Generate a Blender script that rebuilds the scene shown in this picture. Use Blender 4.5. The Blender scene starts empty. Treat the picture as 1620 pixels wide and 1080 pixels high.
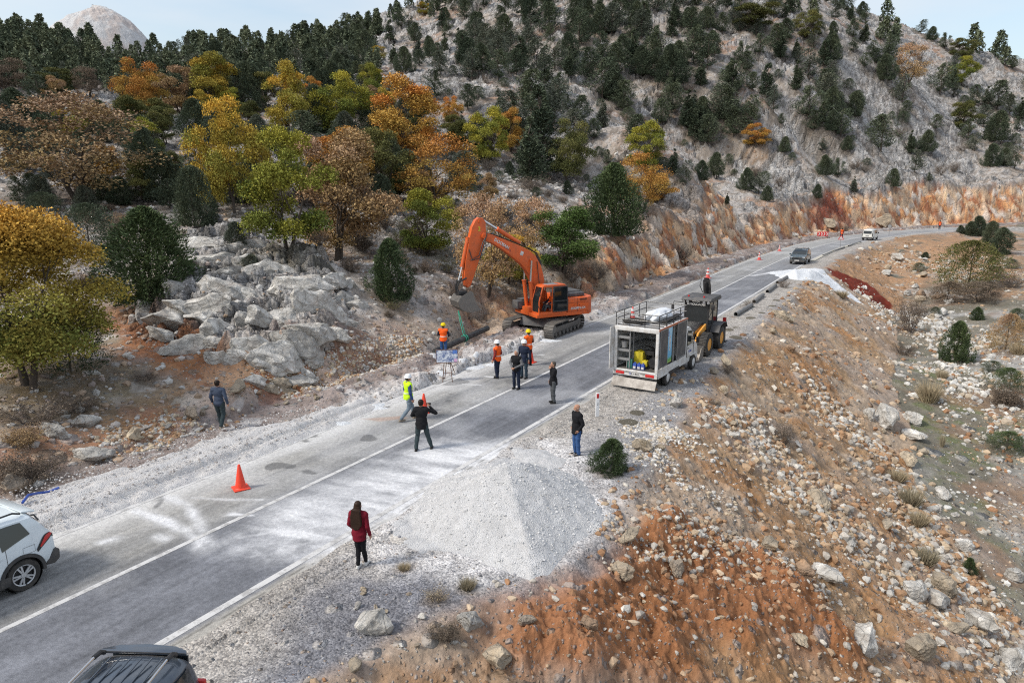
import bpy, bmesh, math, random
import numpy as np
from mathutils import Vector, Matrix, Euler
R = math.radians
scene = bpy.context.scene
# ---------------------------------------------------------------- camera, sky, sun, exposure
CAM_H, FPX = 8.75, 1120.0
PITCH = math.atan((540 - 295) / FPX)
camd = bpy.data.cameras.new('camera'); cam = bpy.data.objects.new('camera', camd)
scene.collection.objects.link(cam); scene.camera = cam
cam.location = (0, 0, CAM_H); cam.rotation_euler = (math.pi / 2 - PITCH, 0, 0)
camd.sensor_width = 36; camd.lens = FPX / 1620 * 36; camd.clip_start = 0.1; camd.clip_end = 5000

SUN_EL, SUN_AZ = R(46), R(248)          # azimuth measured clockwise from +Y
world = bpy.data.worlds.new('World'); scene.world = world; world.use_nodes = True
wn, wl = world.node_tree.nodes, world.node_tree.links
bgn = wn['Background']; bgn.inputs['Strength'].default_value = 0.088
sky = wn.new('ShaderNodeTexSky'); sky.sky_type = 'NISHITA'; sky.sun_disc = False
sky.sun_elevation = SUN_EL; sky.sun_rotation = SUN_AZ; sky.air_density = 1.3; sky.dust_density = 2.5; sky.ozone_density = 1.5
wtc = wn.new('ShaderNodeTexCoord'); wmp = wn.new('ShaderNodeMapping'); wmp.inputs['Scale'].default_value = (1, 1, 4.5)
wnz = wn.new('ShaderNodeTexNoise'); wnz.inputs['Scale'].default_value = 2.2; wnz.inputs['Detail'].default_value = 5; wnz.inputs['Roughness'].default_value = .5
wcr = wn.new('ShaderNodeValToRGB'); wcr.color_ramp.elements[0].position = .38; wcr.color_ramp.elements[0].color = (.25, .25, .25, 1)
wcr.color_ramp.elements[1].position = .66; wcr.color_ramp.elements[1].color = (.93, .93, .93, 1)
wmx = wn.new('ShaderNodeMix'); wmx.data_type = 'RGBA'; wmx.inputs[7].default_value = (4.05, 4.25, 4.5, 1)
wl.new(wtc.outputs['Generated'], wmp.inputs[0]); wl.new(wmp.outputs[0], wnz.inputs['Vector']); wl.new(wnz.outputs['Fac'], wcr.inputs[0])
wl.new(wcr.outputs[0], wmx.inputs[0]); wl.new(sky.outputs[0], wmx.inputs[6]); wl.new(wmx.outputs[2], bgn.inputs['Color'])
sund = bpy.data.lights.new('sun', 'SUN'); sund.energy = 1.35; sund.angle = R(11); sund.color = (1, .95, .86)
sun = bpy.data.objects.new('sun', sund); scene.collection.objects.link(sun)
sd = Vector((math.sin(SUN_AZ) * math.cos(SUN_EL), math.cos(SUN_AZ) * math.cos(SUN_EL), math.sin(SUN_EL)))
sun.rotation_euler = sd.to_track_quat('Z', 'Y').to_euler()
vs = scene.view_settings; vs.view_transform = 'Standard'; vs.look = 'None'; vs.gamma = 1; vs.exposure = 1.22
scene.cycles.use_denoising = False; scene.cycles.pixel_filter_type = 'BLACKMAN_HARRIS'; scene.cycles.filter_width = 1.15; scene.cycles.max_bounces = 6; scene.cycles.diffuse_bounces = 3; scene.cycles.glossy_bounces = 2; scene.cycles.transmission_bounces = 4

# ---------------------------------------------------------------- helpers
rng = np.random.default_rng(7); random.seed(7)
COL = scene.collection
def link(o, parent=None):
    COL.objects.link(o)
    if parent is not None: o.parent = parent
    return o
def tag(o, label=None, cat=None, group=None, kind=None):
    if label: o['label'] = label
    if cat: o['category'] = cat
    if group: o['group'] = group
    if kind: o['kind'] = kind
    return o
def empty(name, loc=(0, 0, 0), rz=0.0, **k):
    o = bpy.data.objects.new(name, None); o.empty_display_size = .2; o.location = loc; o.rotation_euler = (0, 0, rz); COL.objects.link(o)
    return tag(o, **k)
def fast_mesh(name, V, F, smooth=False):
    """V (n,3), F (m,k) int array, all faces with k corners"""
    me = bpy.data.meshes.new(name); V = np.asarray(V, np.float32); F = np.asarray(F, np.int32); m, k = F.shape
    me.vertices.add(len(V)); me.vertices.foreach_set('co', V.ravel())
    me.loops.add(m * k); me.loops.foreach_set('vertex_index', F.ravel())
    me.polygons.add(m); me.polygons.foreach_set('loop_start', np.arange(0, m * k, k, dtype=np.int32))
    me.polygons.foreach_set('use_smooth', np.full(m, smooth)); me.update(calc_edges=True)
    return me
def set_attr(me, name, C):
    a = me.color_attributes.new(name, 'FLOAT_COLOR', 'POINT'); C = np.asarray(C, np.float32)
    if C.shape[1] == 3: C = np.concatenate([C, np.ones((len(C), 1), np.float32)], 1)
    a.data.foreach_set('color', C.ravel())
def _h(ix, iy, iz=0, s=0):
    M = np.uint32
    n = (ix.astype(np.int64) * 374761393 + iy.astype(np.int64) * 668265263 + (iz.astype(np.int64) if hasattr(iz, 'astype') else iz) * 2147483647 + s * 974634777) & 0xffffffff
    n = ((n ^ (n >> 13)) * 1274126177) & 0xffffffff
    n = ((n ^ (n >> 16)) * 2246822519) & 0xffffffff
    return ((n ^ (n >> 15)) & 0xffffff).astype(np.float32) / 16777215.0
def vn(x, y, s=0):
    ix = np.floor(x); iy = np.floor(y); fx = (x - ix).astype(np.float32); fy = (y - iy).astype(np.float32)
    ux = fx * fx * fx * (fx * (fx * 6 - 15) + 10); uy = fy * fy * fy * (fy * (fy * 6 - 15) + 10)
    a = _h(ix, iy, 0, s); b = _h(ix + 1, iy, 0, s); c = _h(ix, iy + 1, 0, s); d = _h(ix + 1, iy + 1, 0, s)
    return (a + (b - a) * ux + (c - a) * uy + (a - b - c + d) * ux * uy) * 2 - 1
def fbm(x, y, o=4, s=0, g=.5):
    r = 0; a = 1; t = 0
    for i in range(o):
        r = r + a * vn(x * 2 ** i + 17.3 * i, y * 2 ** i - 9.1 * i, s + i); t += a; a *= g
    return r / t
def ridged(x, y, o=4, s=0):
    r = 0; a = 1; t = 0
    for i in range(o):
        r = r + a * (1 - np.abs(vn(x * 2 ** i + 7.7 * i, y * 2 ** i + 3.1 * i, s + i)) * 2); t += a; a *= .5
    return r / t
def cells(x, y, s=0):
    """F1, F2-F1 and a random value per cell"""
    ix = np.floor(x); iy = np.floor(y); f1 = np.full(x.shape, 9., np.float32); f2 = f1.copy(); idv = np.zeros(x.shape, np.float32)
    for dx in (-1, 0, 1):
        for dy in (-1, 0, 1):
            cx = ix + dx; cy = iy + dy
            px = cx + _h(cx, cy, 0, s); py = cy + _h(cx, cy, 0, s + 5)
            d = np.sqrt((px - x) ** 2 + (py - y) ** 2).astype(np.float32)
            nr = d < f1; f2 = np.where(nr, f1, np.minimum(f2, d)); idv = np.where(nr, _h(cx, cy, 0, s + 9), idv); f1 = np.where(nr, d, f1)
    return f1, f2 - f1, idv
def ss(a, b, x):
    t = np.clip((x - a) / (b - a), 0, 1); return t * t * (3 - 2 * t)
def lerp(a, b, t): return a + (b - a) * t

# node helpers
class NT:
    def __init__(s, name):
        s.m = bpy.data.materials.new(name); s.m.use_nodes = True; s.n = s.m.node_tree.nodes; s.l = s.m.node_tree.links; s.b = s.n['Principled BSDF']
    def add(s, t, **k):
        n = s.n.new('ShaderNode' + t)
        for a, v in k.items(): setattr(n, a, v)
        return n
    def put(s, v, sock):
        if isinstance(v, bpy.types.NodeSocket): s.l.new(v, sock)
        elif isinstance(v, (tuple, list)) and len(v) == 3 and sock.type == 'RGBA': sock.default_value = (*v, 1)
        else: sock.default_value = v
    def attr(s, name): return s.add('Attribute', attribute_name=name)
    def noise(s, scale, detail=4, rough=.55, vec=None, dist=0):
        n = s.add('TexNoise'); n.inputs['Scale'].default_value = scale; n.inputs['Detail'].default_value = detail; n.inputs['Roughness'].default_value = rough; n.inputs['Distortion'].default_value = dist
        if vec is not None: s.l.new(vec, n.inputs['Vector'])
        return n.outputs['Fac']
    def vor(s, scale, vec=None, feature='F1', rnd=1):
        n = s.add('TexVoronoi', feature=feature); n.inputs['Scale'].default_value = scale; n.inputs['Randomness'].default_value = rnd
        if vec is not None: s.l.new(vec, n.inputs['Vector'])
        return n
    def pos(s): return s.add('NewGeometry').outputs['Position']
    def obj(s): return s.add('TexCoord').outputs['Object']
    def mul(s, v, sc):
        n = s.add('VectorMath', operation='MULTIPLY'); s.put(v, n.inputs[0]); n.inputs[1].default_value = sc; return n.outputs[0]
    def mix(s, f, a, b, t='MIX'):
        n = s.add('Mix', data_type='RGBA', blend_type=t); s.put(f, n.inputs[0]); s.put(a, n.inputs[6]); s.put(b, n.inputs[7]); return n.outputs[2]
    def math(s, op, a, b=0., c=0., clamp=False):
        n = s.add('Math', operation=op, use_clamp=clamp); s.put(a, n.inputs[0]); s.put(b, n.inputs[1]); s.put(c, n.inputs[2]); return n.outputs[0]
    def rng(s, v, a, b, c=0., d=1.):
        n = s.add('MapRange'); s.put(v, n.inputs[0])
        for i, q in enumerate((a, b, c, d)): n.inputs[i + 1].default_value = q
        return n.outputs[0]
    def bump(s, h, strength=.5, dist=.05, nrm=None):
        n = s.add('Bump'); n.inputs['Strength'].default_value = strength; n.inputs['Distance'].default_value = dist; s.put(h, n.inputs['Height'])
        if nrm is not None: s.l.new(nrm, n.inputs['Normal'])
        return n.outputs[0]
    def out(s, col=None, rough=None, nrm=None, metal=None, spec=None, **k):
        if col is not None: s.put(col, s.b.inputs['Base Color'])
        if rough is not None: s.put(rough, s.b.inputs['Roughness'])
        if nrm is not None: s.put(nrm, s.b.inputs['Normal'])
        if metal is not None: s.put(metal, s.b.inputs['Metallic'])
        if spec is not None: s.put(spec, s.b.inputs['Specular IOR Level'])
        for a, v in k.items(): s.put(v, s.b.inputs[a.replace('_', ' ')])
        return s.m

# ---------------------------------------------------------------- the road's course
D0 = np.array([.51, .86]); D0 /= np.linalg.norm(D0)
def st2xy(s, t): return np.array([s * D0[0] + t * D0[1], s * D0[1] - t * D0[0]])
_ctrl = [(-120, -15.3), (-60, -15.3), (-20, -15.35), (0, -15.35), (30, -15.4), (60, -15.6), (85, -15.9), (100, -15.7), (115, -14.9), (130, -13.0), (145, -9.9), (160, -5.2), (175, 1.5), (190, 10.5), (205, 22), (222, 38), (245, 62), (300, 125), (380, 215)]
def _cat(P, n=12):
    P = np.array(P, float); out = []
    for i in range(len(P) - 1):
        p0 = P[max(i - 1, 0)]; p1 = P[i]; p2 = P[i + 1]; p3 = P[min(i + 2, len(P) - 1)]
        m1 = (p2 - p0) / 2 if i > 0 else p2 - p1; m2 = (p3 - p1) / 2 if i + 2 < len(P) else p2 - p1
        d = np.linalg.norm(p2 - p1)
        if i > 0: m1 = (p2 - p0) / (np.linalg.norm(p2 - p1) + np.linalg.norm(p1 - p0)) * d
        if i + 2 < len(P): m2 = (p3 - p1) / (np.linalg.norm(p3 - p2) + np.linalg.norm(p2 - p1)) * d
        for k in range(n):
            t = k / n
            out.append((2 * t**3 - 3 * t**2 + 1) * p1 + (t**3 - 2 * t**2 + t) * m1 + (-2 * t**3 + 3 * t**2) * p2 + (t**3 - t**2) * m2)
    out.append(P[-1]); return np.array(out)
RC = np.array([st2xy(s, t) for s, t in _cat(_ctrl, 10)])          # centre line in world xy
_seg = RC[1:] - RC[:-1]; _sl = np.linalg.norm(_seg, axis=1); RS = np.concatenate([[0], np.cumsum(_sl)])
_zero = None
def road_st(x, y):
    """arc length (0 at the camera's side, like s) and offset to the right of the centre line"""
    x = np.asarray(x, float); y = np.asarray(y, float); best = np.full(x.shape, 1e9); S = np.zeros(x.shape); T = np.zeros(x.shape)
    for i in range(len(_seg)):
        dx = x - RC[i, 0]; dy = y - RC[i, 1]; L = _sl[i]; ux, uy = _seg[i] / L
        a = dx * ux + dy * uy; c = np.clip(a, 0, L) if 0 < i < len(_seg) - 1 else (np.minimum(a, L) if i == 0 else np.maximum(a, 0))
        d = (dx - c * ux) ** 2 + (dy - c * uy) ** 2; m = d < best
        best = np.where(m, d, best); S = np.where(m, RS[i] + c, S); T = np.where(m, np.sign(dx * uy - dy * ux) * np.sqrt(d), T)
    return S - 120.0, T
def road_pt(s, t):
    s = np.asarray(s, float) + 120.0; i = np.clip(np.searchsorted(RS, s) - 1, 0, len(_seg) - 1)
    # smooth direction: average of neighbouring segments
    f = (s - RS[i]) / _sl[i]; p = RC[i] + _seg[i] * f[..., None]
    d = np.stack([np.gradient(RC[:, 0], RS), np.gradient(RC[:, 1], RS)], 1); d /= np.linalg.norm(d, axis=1)[:, None]
    j = np.minimum(i + 1, len(RC) - 1); dd = d[i] * (1 - f[..., None]) + d[j] * f[..., None]
    t = np.asarray(t, float)
    return p + np.stack([dd[..., 1], -dd[..., 0]], -1) * t[..., None]
HW = 3.15                                                       # edge line offset
# ---------------------------------------------------------------- the lie of the land
def ray(u, v):
    a = (u - 810) / FPX; b = (540 - v) / FPX
    return np.array([a, math.cos(PITCH) + b * math.sin(PITCH), -math.sin(PITCH) + b * math.cos(PITCH)])
def ray_z(u, v, z): d = ray(u, v); return np.array([0, 0, CAM_H]) + d * ((z - CAM_H) / d[2])
def ray_d(u, v, q): d = ray(u, v); return np.array([0, 0, CAM_H]) + d * (q / d[1])
_N = [ray_z(*p) for p in [(0, 780, .2), (150, 720, .2), (100, 650, .9), (240, 620, .9), (300, 670, .25), (430, 600, .8), (480, 592, .9), (200, 510, 2.2), (330, 560, 1.7), (240, 475, 3.0), (540, 450, 3.4), (540, 530, 1.5),
      (620, 470, 2.4), (700, 500, 1.2), (620, 540, .8), (700, 440, 3.0), (60, 590, 1.7), (0, 690, 1.0),
      (1620, 1000, -7.0), (1560, 980, -6.8), (1620, 800, -6.2), (1480, 830, -5.7), (1400, 730, -4.9), (1335, 650, -4.5), (1370, 560, -4.4), (1620, 650, -4.7), (1500, 600, -4.4), (1620, 550, -3.8), (1430, 540, -4.4), (1540, 480, -3.3), (1450, 450, -3.2), (1620, 450, -2.3), (1500, 420, -2.0), (1440, 405, -1.5), (1560, 395, -.8), (1620, 382, -.9), (1500, 374, -.5), (1360, 462, -3.8), (1400, 490, -4.3)]]
_N += [ray_d(*p) for p in [(300, 378, 47), (420, 372, 50), (770, 480, 46), (880, 430, 56), (960, 370, 65), (1010, 330, 80), (840, 290, 85), (680, 400, 55), (525, 410, 50), (460, 400, 50), (370, 337, 59), (310, 352, 56), (125, 320, 60), (0, 400, 45), (0, 310, 60), (450, 210, 95), (200, 205, 95), (770, 240, 100), (620, 215, 103), (30, 200, 95),
      (870, 150, 130), (500, 130, 140), (200, 115, 150), (0, 120, 150), (1000, 200, 110), (1100, 260, 105), (1300, 200, 178), (1500, 180, 235), (1400, 110, 215), (1300, 60, 215), (1620, 150, 280), (1560, 90, 305), (1100, 100, 185), (1200, 150, 165), (700, 80, 190), (900, 50, 200), (300, 100, 190), (1000, 0, 225), (100, 80, 195)]]
SKYL = [(-260, 80, 230), (-100, 62, 240), (0, 60, 240), (100, 68, 240), (230, 96, 235), (300, 84, 250), (450, 72, 245), (550, 44, 250), (640, 16, 262), (760, -40, 285), (900, -90, 300), (1100, -80, 320), (1250, -20, 320), (1380, 26, 318), (1450, 50, 330), (1540, 84, 335), (1620, 100, 335), (1750, 120, 340), (1900, 130, 340)]
for p in SKYL:
    q = ray_d(*p); _N.append(q)
    for k, dz in ((1.35, -6), (2.0, -25), (3.0, -60)):
        _N.append(np.array([q[0] * k, q[1] * k, max(q[2] + dz, 0)]))
_N += [np.array(p, float) for p in [(-25, 8, .3), (-45, 5, 3), (-60, 30, 12), (-110, 60, 40), (-90, -20, 20), (-30, -30, 4), (10, -20, -4), (40, -10, -6), (60, 20, -6), (75, 50, -5), (120, 60, -2), (150, 110, 6), (90, 90, -2), (250, 150, 30), (100, -60, -5), (250, -20, 10), (15, 8, -5.5), (8, 5, -4), (-200, -50, 60), (0, -150, 0), (105, 115, 0), (140, 140, 2)]]
for s_, z_ in ((44, 2.4), (60, 3.5), (75, 4.5), (90, 5.3), (110, 6.2), (130, 6.8), (150, 7.4), (175, 8.2), (200, 9.2), (225, 10.4), (260, 14)):
    for k_, dz_ in ((-13.5, 0), (-21, 2.4), (-31, 5.0)): q = road_pt(s_, k_); _N.append(np.array([q[0], q[1], z_ + dz_]))
_N = np.array(_N); _sc = 50.0
def _tps(r2): return .5 * r2 * np.log(r2 + 1e-9)
_K = _tps(((_N[:, None, :2] - _N[None, :, :2]) ** 2).sum(-1) / _sc**2); n_ = len(_N)
_A = np.zeros((n_ + 3, n_ + 3)); _A[:n_, :n_] = _K + np.eye(n_) * .0006; _A[:n_, n_] = 1; _A[:n_, n_ + 1:] = _N[:, :2] / _sc; _A[n_:, :n_] = _A[:n_, n_:].T
_W = np.linalg.solve(_A, np.concatenate([_N[:, 2], [0, 0, 0]]))
def natural(x, y):
    z = _W[n_] + _W[n_ + 1] * x / _sc + _W[n_ + 2] * y / _sc
    for i in range(n_): z = z + _W[i] * _tps(((x - _N[i, 0]) ** 2 + (y - _N[i, 1]) ** 2) / _sc**2)
    return z
def in_poly(x, y, poly):
    ins = np.zeros(x.shape, bool); n = len(poly)
    for i in range(n):
        x1, y1 = poly[i][:2]; x2, y2 = poly[(i + 1) % n][:2]
        c = ((y1 > y) != (y2 > y)); ins ^= c & (x < (x2 - x1) * (y - y1) / ((y2 - y1) if y2 != y1 else 1e-9) + x1)
    return ins
def poly_sd(x, y, poly):
    """signed distance, positive inside"""
    d = np.full(x.shape, 1e9); n = len(poly)
    for i in range(n):
        x1, y1 = poly[i][:2]; x2, y2 = poly[(i + 1) % n][:2]; dx, dy = x2 - x1, y2 - y1; L = dx * dx + dy * dy + 1e-12
        t = np.clip(((x - x1) * dx + (y - y1) * dy) / L, 0, 1); d = np.minimum(d, (x - x1 - t * dx) ** 2 + (y - y1 - t * dy) ** 2)
    d = np.sqrt(d); return np.where(in_poly(x, y, poly), d, -d)
_shs = [-60, 4, 8, 14, 21, 32, 37, 60, 90, 130, 180, 400]; _shw = [3.2, 3.4, 3.9, 5.6, 5.2, 4.2, 3.6, 3.0, 2.8, 3.2, 4.5, 4.5]
def base_height(x, y):
    N = natural(x, y); s, t = road_st(x, y)
    w = fbm(x * .35, y * .35, 3, 3) * .8; w2 = 2.2 * fbm(x * .09, y * .09, 3, 4)
    dr = t - HW; dl = -t - HW
    lowR = -.60 * np.maximum(0, dr - np.interp(s, _shs, _shw) - w * .5)
    upR = .25 * np.maximum(0, dr - 2.0)
    cutk = np.interp(s, [0, 30, 45, 200, 260], [.9, 1.0, 1.5, 1.6, 1.6])
    off = np.interp(s, [0, 30, 40, 60, 100, 170, 260], [4.0, 4.6, 6.0, 5.0, 4.5, 5.5, 6])
    upL = cutk * np.maximum(0, dl - off + w + w2 * (s > 35))
    lowL = -.5 * np.maximum(0, dl - 3)
    zR = np.minimum(lowR + .5 * ((N - lowR) + np.sqrt((N - lowR)**2 + .35)), upR); zL = np.minimum(np.maximum(N, lowL), upL)
    z = np.where(t > 0, zR, zL); z = np.where(np.abs(t) < HW + .6, 0.0, z)
    onb = (t > 0) & (N < lowR + .3)                       # fill slope
    cut = (t < 0) * ss(.1, 1.5, N - upL)                       # cut face
    return z, s, t, N, onb, cut, dl, dr
# polar tessellation about the spot below the camera
_azd = np.linspace(-45, 45, 1101); _azc1 = np.linspace(-180, -45.5, 90); _azc2 = np.linspace(45.5, 180, 91)[:-1]
AZ = np.radians(np.concatenate([_azc1, _azd, _azc2])); NA = len(AZ)
RR = np.concatenate([[0.5, 1.5, 3, 5, 6.5], np.geomspace(7.6, 130, 900), np.geomspace(131, 420, 330), np.geomspace(430, 2600, 40)]); NR = len(RR)
GA, GR = np.meshgrid(AZ, RR); GX = GR * np.sin(GA); GY = GR * np.cos(GA)
GZ, GS, GT, GN, GFILL, GCUT, GDL, GDR = base_height(GX, GY)
def grid_lookup(A, x, y):
    r = np.hypot(x, y); a = np.arctan2(x, y)
    i = np.clip(np.searchsorted(RR, r) - 1, 0, NR - 2); j = np.clip(np.searchsorted(AZ, a) - 1, 0, NA - 2)
    fr = np.clip((r - RR[i]) / (RR[i + 1] - RR[i]), 0, 1); fa = np.clip((a - AZ[j]) / (AZ[j + 1] - AZ[j]), 0, 1)
    return (A[i, j] * (1 - fr) + A[i + 1, j] * fr) * (1 - fa) + (A[i, j + 1] * (1 - fr) + A[i + 1, j + 1] * fr) * fa
def cast(u, v, A=None, mind=8.0):
    """where the sight line through photo pixel (u,v) first meets the land"""
    A = GZ if A is None else A; d = ray(u, v); hd = math.hypot(d[0], d[1])
    r = RR[RR > mind]; x = d[0] / hd * r; y = d[1] / hd * r; z = CAM_H + d[2] / hd * r; g = grid_lookup(A, x, y)
    k = np.nonzero(g >= z)[0]
    k = k[0] if len(k) else int(np.argmin(np.where(r < 330, np.abs(g - z), 1e9)))
    if k > 0:
        a0 = z[k - 1] - g[k - 1]; a1 = z[k] - g[k]; f = a0 / (a0 - a1) if a0 != a1 else 0; f = min(max(f, 0), 1); rr = r[k - 1] + (r[k] - r[k - 1]) * f
    else: rr = r[k]
    x = d[0] / hd * rr; y = d[1] / hd * rr
    return np.array([x, y, float(grid_lookup(A, np.array(x), np.array(y)))])
def gz(x, y): return float(grid_lookup(GZ, np.array(float(x)), np.array(float(y))))
def px2poly(P): return [tuple(cast(u, v)[:2]) for u, v in P]
# ---------------------------------------------------------------- ground zones (world-space polygons), micro relief and colours
Z_soil = px2poly([(165, 490), (200, 468), (262, 512), (350, 572), (470, 600), (530, 622), (430, 640), (372, 668), (300, 700), (230, 725), (165, 718), (180, 690), (250, 655), (318, 640), (285, 605), (215, 565), (168, 535)])
Z_outc = px2poly([(205, 500), (240, 478), (290, 372), (340, 362), (420, 372), (480, 408), (545, 470), (552, 520), (505, 560), (490, 596), (430, 572), (350, 568), (262, 548), (205, 515)])
Z_tan = px2poly([(925, 478), (950, 430), (985, 395), (1010, 345), (1060, 335), (1130, 318), (1220, 330), (1300, 318), (1300, 400), (1100, 450)])
Z_red = px2poly([(815, 900), (890, 868), (965, 842), (1090, 835), (1210, 880), (1290, 960), (1370, 1079), (820, 1079), (760, 1010), (745, 935)])
Z_dred = px2poly([(1305, 424), (1325, 427), (1372, 449), (1414, 487), (1404, 494), (1352, 463), (1318, 441)])
Z_far = px2poly([(1285, 432), (1330, 410), (1410, 384), (1500, 372), (1619, 368), (1619, 470), (1560, 470), (1500, 440), (1450, 455), (1420, 490), (1340, 450)])
Z_rockR = px2poly([(1375, 70), (1450, 60), (1500, 140), (1530, 270), (1440, 288), (1330, 280), (1250, 200), (1290, 120)])
Z_cutred = px2poly([(1275, 360), (1290, 300), (1312, 288), (1345, 352)])
Z_green = px2poly([(1470, 560), (1540, 590), (1600, 660), (1619, 800), (1560, 900), (1500, 830), (1420, 700), (1380, 620)])
Z_drit = px2poly([(600, 560), (680, 500), (780, 495), (860, 540), (800, 575), (700, 600)])
Z_near = px2poly([(560, 900), (700, 905), (820, 960), (850, 1079), (420, 1079), (480, 960)])
X, Y = GX, GY
wx = X + .8 * fbm(X * .6, Y * .6, 3, 11); wy = Y + .8 * fbm(X * .6, Y * .6, 3, 12)
def zone(P, soft): return ss(-soft, soft, poly_sd(wx, wy, P) + soft * .8 * fbm(X * .9, Y * .9, 3, 21)).astype(np.float32)
M_soil = zone(Z_soil, .7); M_outc = zone(Z_outc, .8); M_tan = zone(Z_tan, 2.0); M_red = zone(Z_red, .8); M_far = zone(Z_far, 2.5)
M_dred = ss(-.15, .35, poly_sd(X + .3 * fbm(X, Y, 2, 5), Y, Z_dred)).astype(np.float32)
M_rockR = zone(Z_rockR, 6.0); M_cutred = zone(Z_cutred, 1.5); M_green = zone(Z_green, 2.0); M_nearg = zone(Z_near, .8)
left = (GT < 0); right = ~left
cutm = GCUT.astype(np.float32); fillm = GFILL.astype(np.float32)
n1 = fbm(X * .12, Y * .12, 4, 31); n2 = fbm(X * .5, Y * .5, 4, 41); n3 = fbm(X * 1.7, Y * 1.7, 4, 51); n4 = fbm(X * 6, Y * 6, 3, 61)
# strata run diagonally down the hill
sx = X * .80 + Y * .60; sy = -X * .60 + Y * .80
rdg = ridged(sx * .09, sy * .42, 5, 71); rdg2 = ridged(sx * .35 + n3, sy * 1.5, 4, 77)
c1, e1, i1 = cells(sx * .42 + .5 * n2, sy * .85 + .5 * n2, 3); c2, e2, i2 = cells(sx * 1.3 + .4 * n3, sy * 2.3 + .4 * n3, 13)
_, e3_, i3_ = cells(sx * .16 + .4 * n2, sy * .30 + .4 * n2, 23)
heap = ss(.35, 1.0, GDL + .5 * n2) * (1 - ss(3.0, 4.6, GDL + .8 * n2)) * left
hillm = (left * ss(4.5, 7.5, GDL)).astype(np.float32) * (1 - M_soil)
rockm = np.clip(ss(.02, .36, rdg * .55 + n1 * .7 + .06) * hillm + M_rockR * .9 * hillm, 0, 1)
rockm = np.maximum(rockm * ss(30, 70, GR) , M_outc) * (1 - cutm)
dz = np.zeros_like(X)
amp = np.clip(GR / 90, .35, 2.2)
dz += hillm * (.22 * n2 * amp + .06 * n3 * amp + .015 * n4)
dz += rockm * (1 - M_outc) * (1 - .6 * M_rockR) * amp * (.26 * (rdg2 - .1) + .5 * (i1 - .5) + .25 * ss(0, .25, e1) - .1)
dz += M_outc * (1.0 * i1 + .55 * ss(0, .22, e1) + .30 * i2 + .25 * ss(0, .25, e2) - .75 + .07 * n4 + .25 * (rdg2 - .2))
farr = ss(90, 150, GR) * hillm
dz += farr * (1.6 * (ridged(sx * .05, sy * .13, 4, 121) - .2) + 1.0 * (i3_ - .5)) * (.35 + .65 * rockm)
_, e4_, i4_ = cells(GS * .55 + .4 * n3, GZ * .8 + .3 * n2, 29)
dz += cutm * (.45 * ridged(GS * .22, GDL * .5, 4, 91) + .6 * (i4_ - .5) + .2 * ss(0, .2, e4_) + .4 * n3 + .5 * n2 - .25) * ss(0, 2, GDL - 3)
rightrock = right * ss(HW, HW + 6, GDR) * (1 - fillm)
shz = ss(-.4, 1.4, GDR - np.interp(GS, _shs, _shw)); dz_fill = fillm * shz; dz += right * ss(1.0, 3.0, GDR) * (.25 + .75 * shz) * (.06 * n2 + .04 * n3 + .022 * n4) + dz_fill * (.20 * n2 + .13 * n3 + .055 * n4)
dz += M_red * shz * (.38 + .28 * n2 + .13 * n3 + .05 * n4) + dz_fill * .35 * fbm(X * .22, Y * .22, 3, 141)
gul = ridged(GS * .16, GDR * .05, 3, 97); dz += dz_fill * .22 * gul * ss(2, 8, GDR - 3)
trench = ss(-.3, .8, poly_sd(X, Y, px2poly([(640, 590), (690, 552), (770, 512), (800, 520), (735, 558), (680, 596)])))
heap = heap * (1 - .9 * ss(21.5, 18, GS))
dz += heap * (.30 + .34 * n2 + .16 * n3 + .08 * n4) - .35 * trench
dz += right * ss(.55, 1.0, GDR) * (.010 * n3 + .008 * n4) + left * ss(.4, .8, GDL) * .03 * (n3 + .4)
tirex = np.sin(GS * 2.4) * 0
inroad = np.abs(GT) < HW + .95
edge = HW + .45 + .25 * fbm(GS * .5, GT * .5 + 9, 3, 15)
GZ0 = GZ.copy()
GZ = GZ + dz
GZ = np.where(inroad & (np.abs(GT) < edge), -.05, np.where(inroad, np.maximum(GZ, -.0) + .035, GZ))
# ---- colours
def C(r, g, b): return np.array([r, g, b], np.float32)
def blend(c, k, m): return c * (1 - m[..., None]) + k * m[..., None]
shp = X.shape
col = np.broadcast_to(C(.345, .300, .255), shp + (3,)).copy()                     # pinkish scree
col = blend(col, C(.235, .160, .112), ss(.0, .3, n1 + .5 * n2 + .05) * .75)        # brown earth
col = blend(col, C(.33, .315, .30), ss(.05, .35, n2 - .3 * n1) * .7)
col = blend(col, C(.17, .155, .085), ss(.05, .35, fbm(X * .22, Y * .22, 4, 33)) * .45 * ss(60, 30, GR))
col = blend(col, C(.30, .145, .072), ss(.12, .38, fbm(X * .09 + 40, Y * .09, 4, 35)) * .6 * hillm)
rk = np.stack([lerp(.44, .66, i1), lerp(.435, .65, i1), lerp(.425, .63, i1)], -1) * (.78 + .3 * ss(0, .3, e1))[..., None]
rk = blend(rk, C(.13, .125, .12), ss(.05, .0, e1) * .6); rk = blend(rk, C(.33, .24, .17), ss(.15, .45, n3 - n2) * .35)
sp_ = fbm(X * .8, Y * .8, 4, 131); sp2 = fbm(sx * 1.1, sy * 2.4, 3, 133)
col = blend(col, C(.47, .455, .435), ss(.12, .28, sp2) * .6 * hillm); col = blend(col, C(.125, .105, .085), ss(.12, .30, -sp_) * .75 * hillm)
rk = blend(rk, C(.62, .61, .59), ss(.12, .32, sp2) * .45); rk = blend(rk, C(.15, .145, .135), ss(.10, .30, -sp2) * .7)
col = blend(col, rk, rockm)
col = blend(col, C(.35, .165, .075), M_soil * .9); col = blend(col, C(.20, .075, .035), M_soil * ss(0, .3, n2) * .6)
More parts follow.
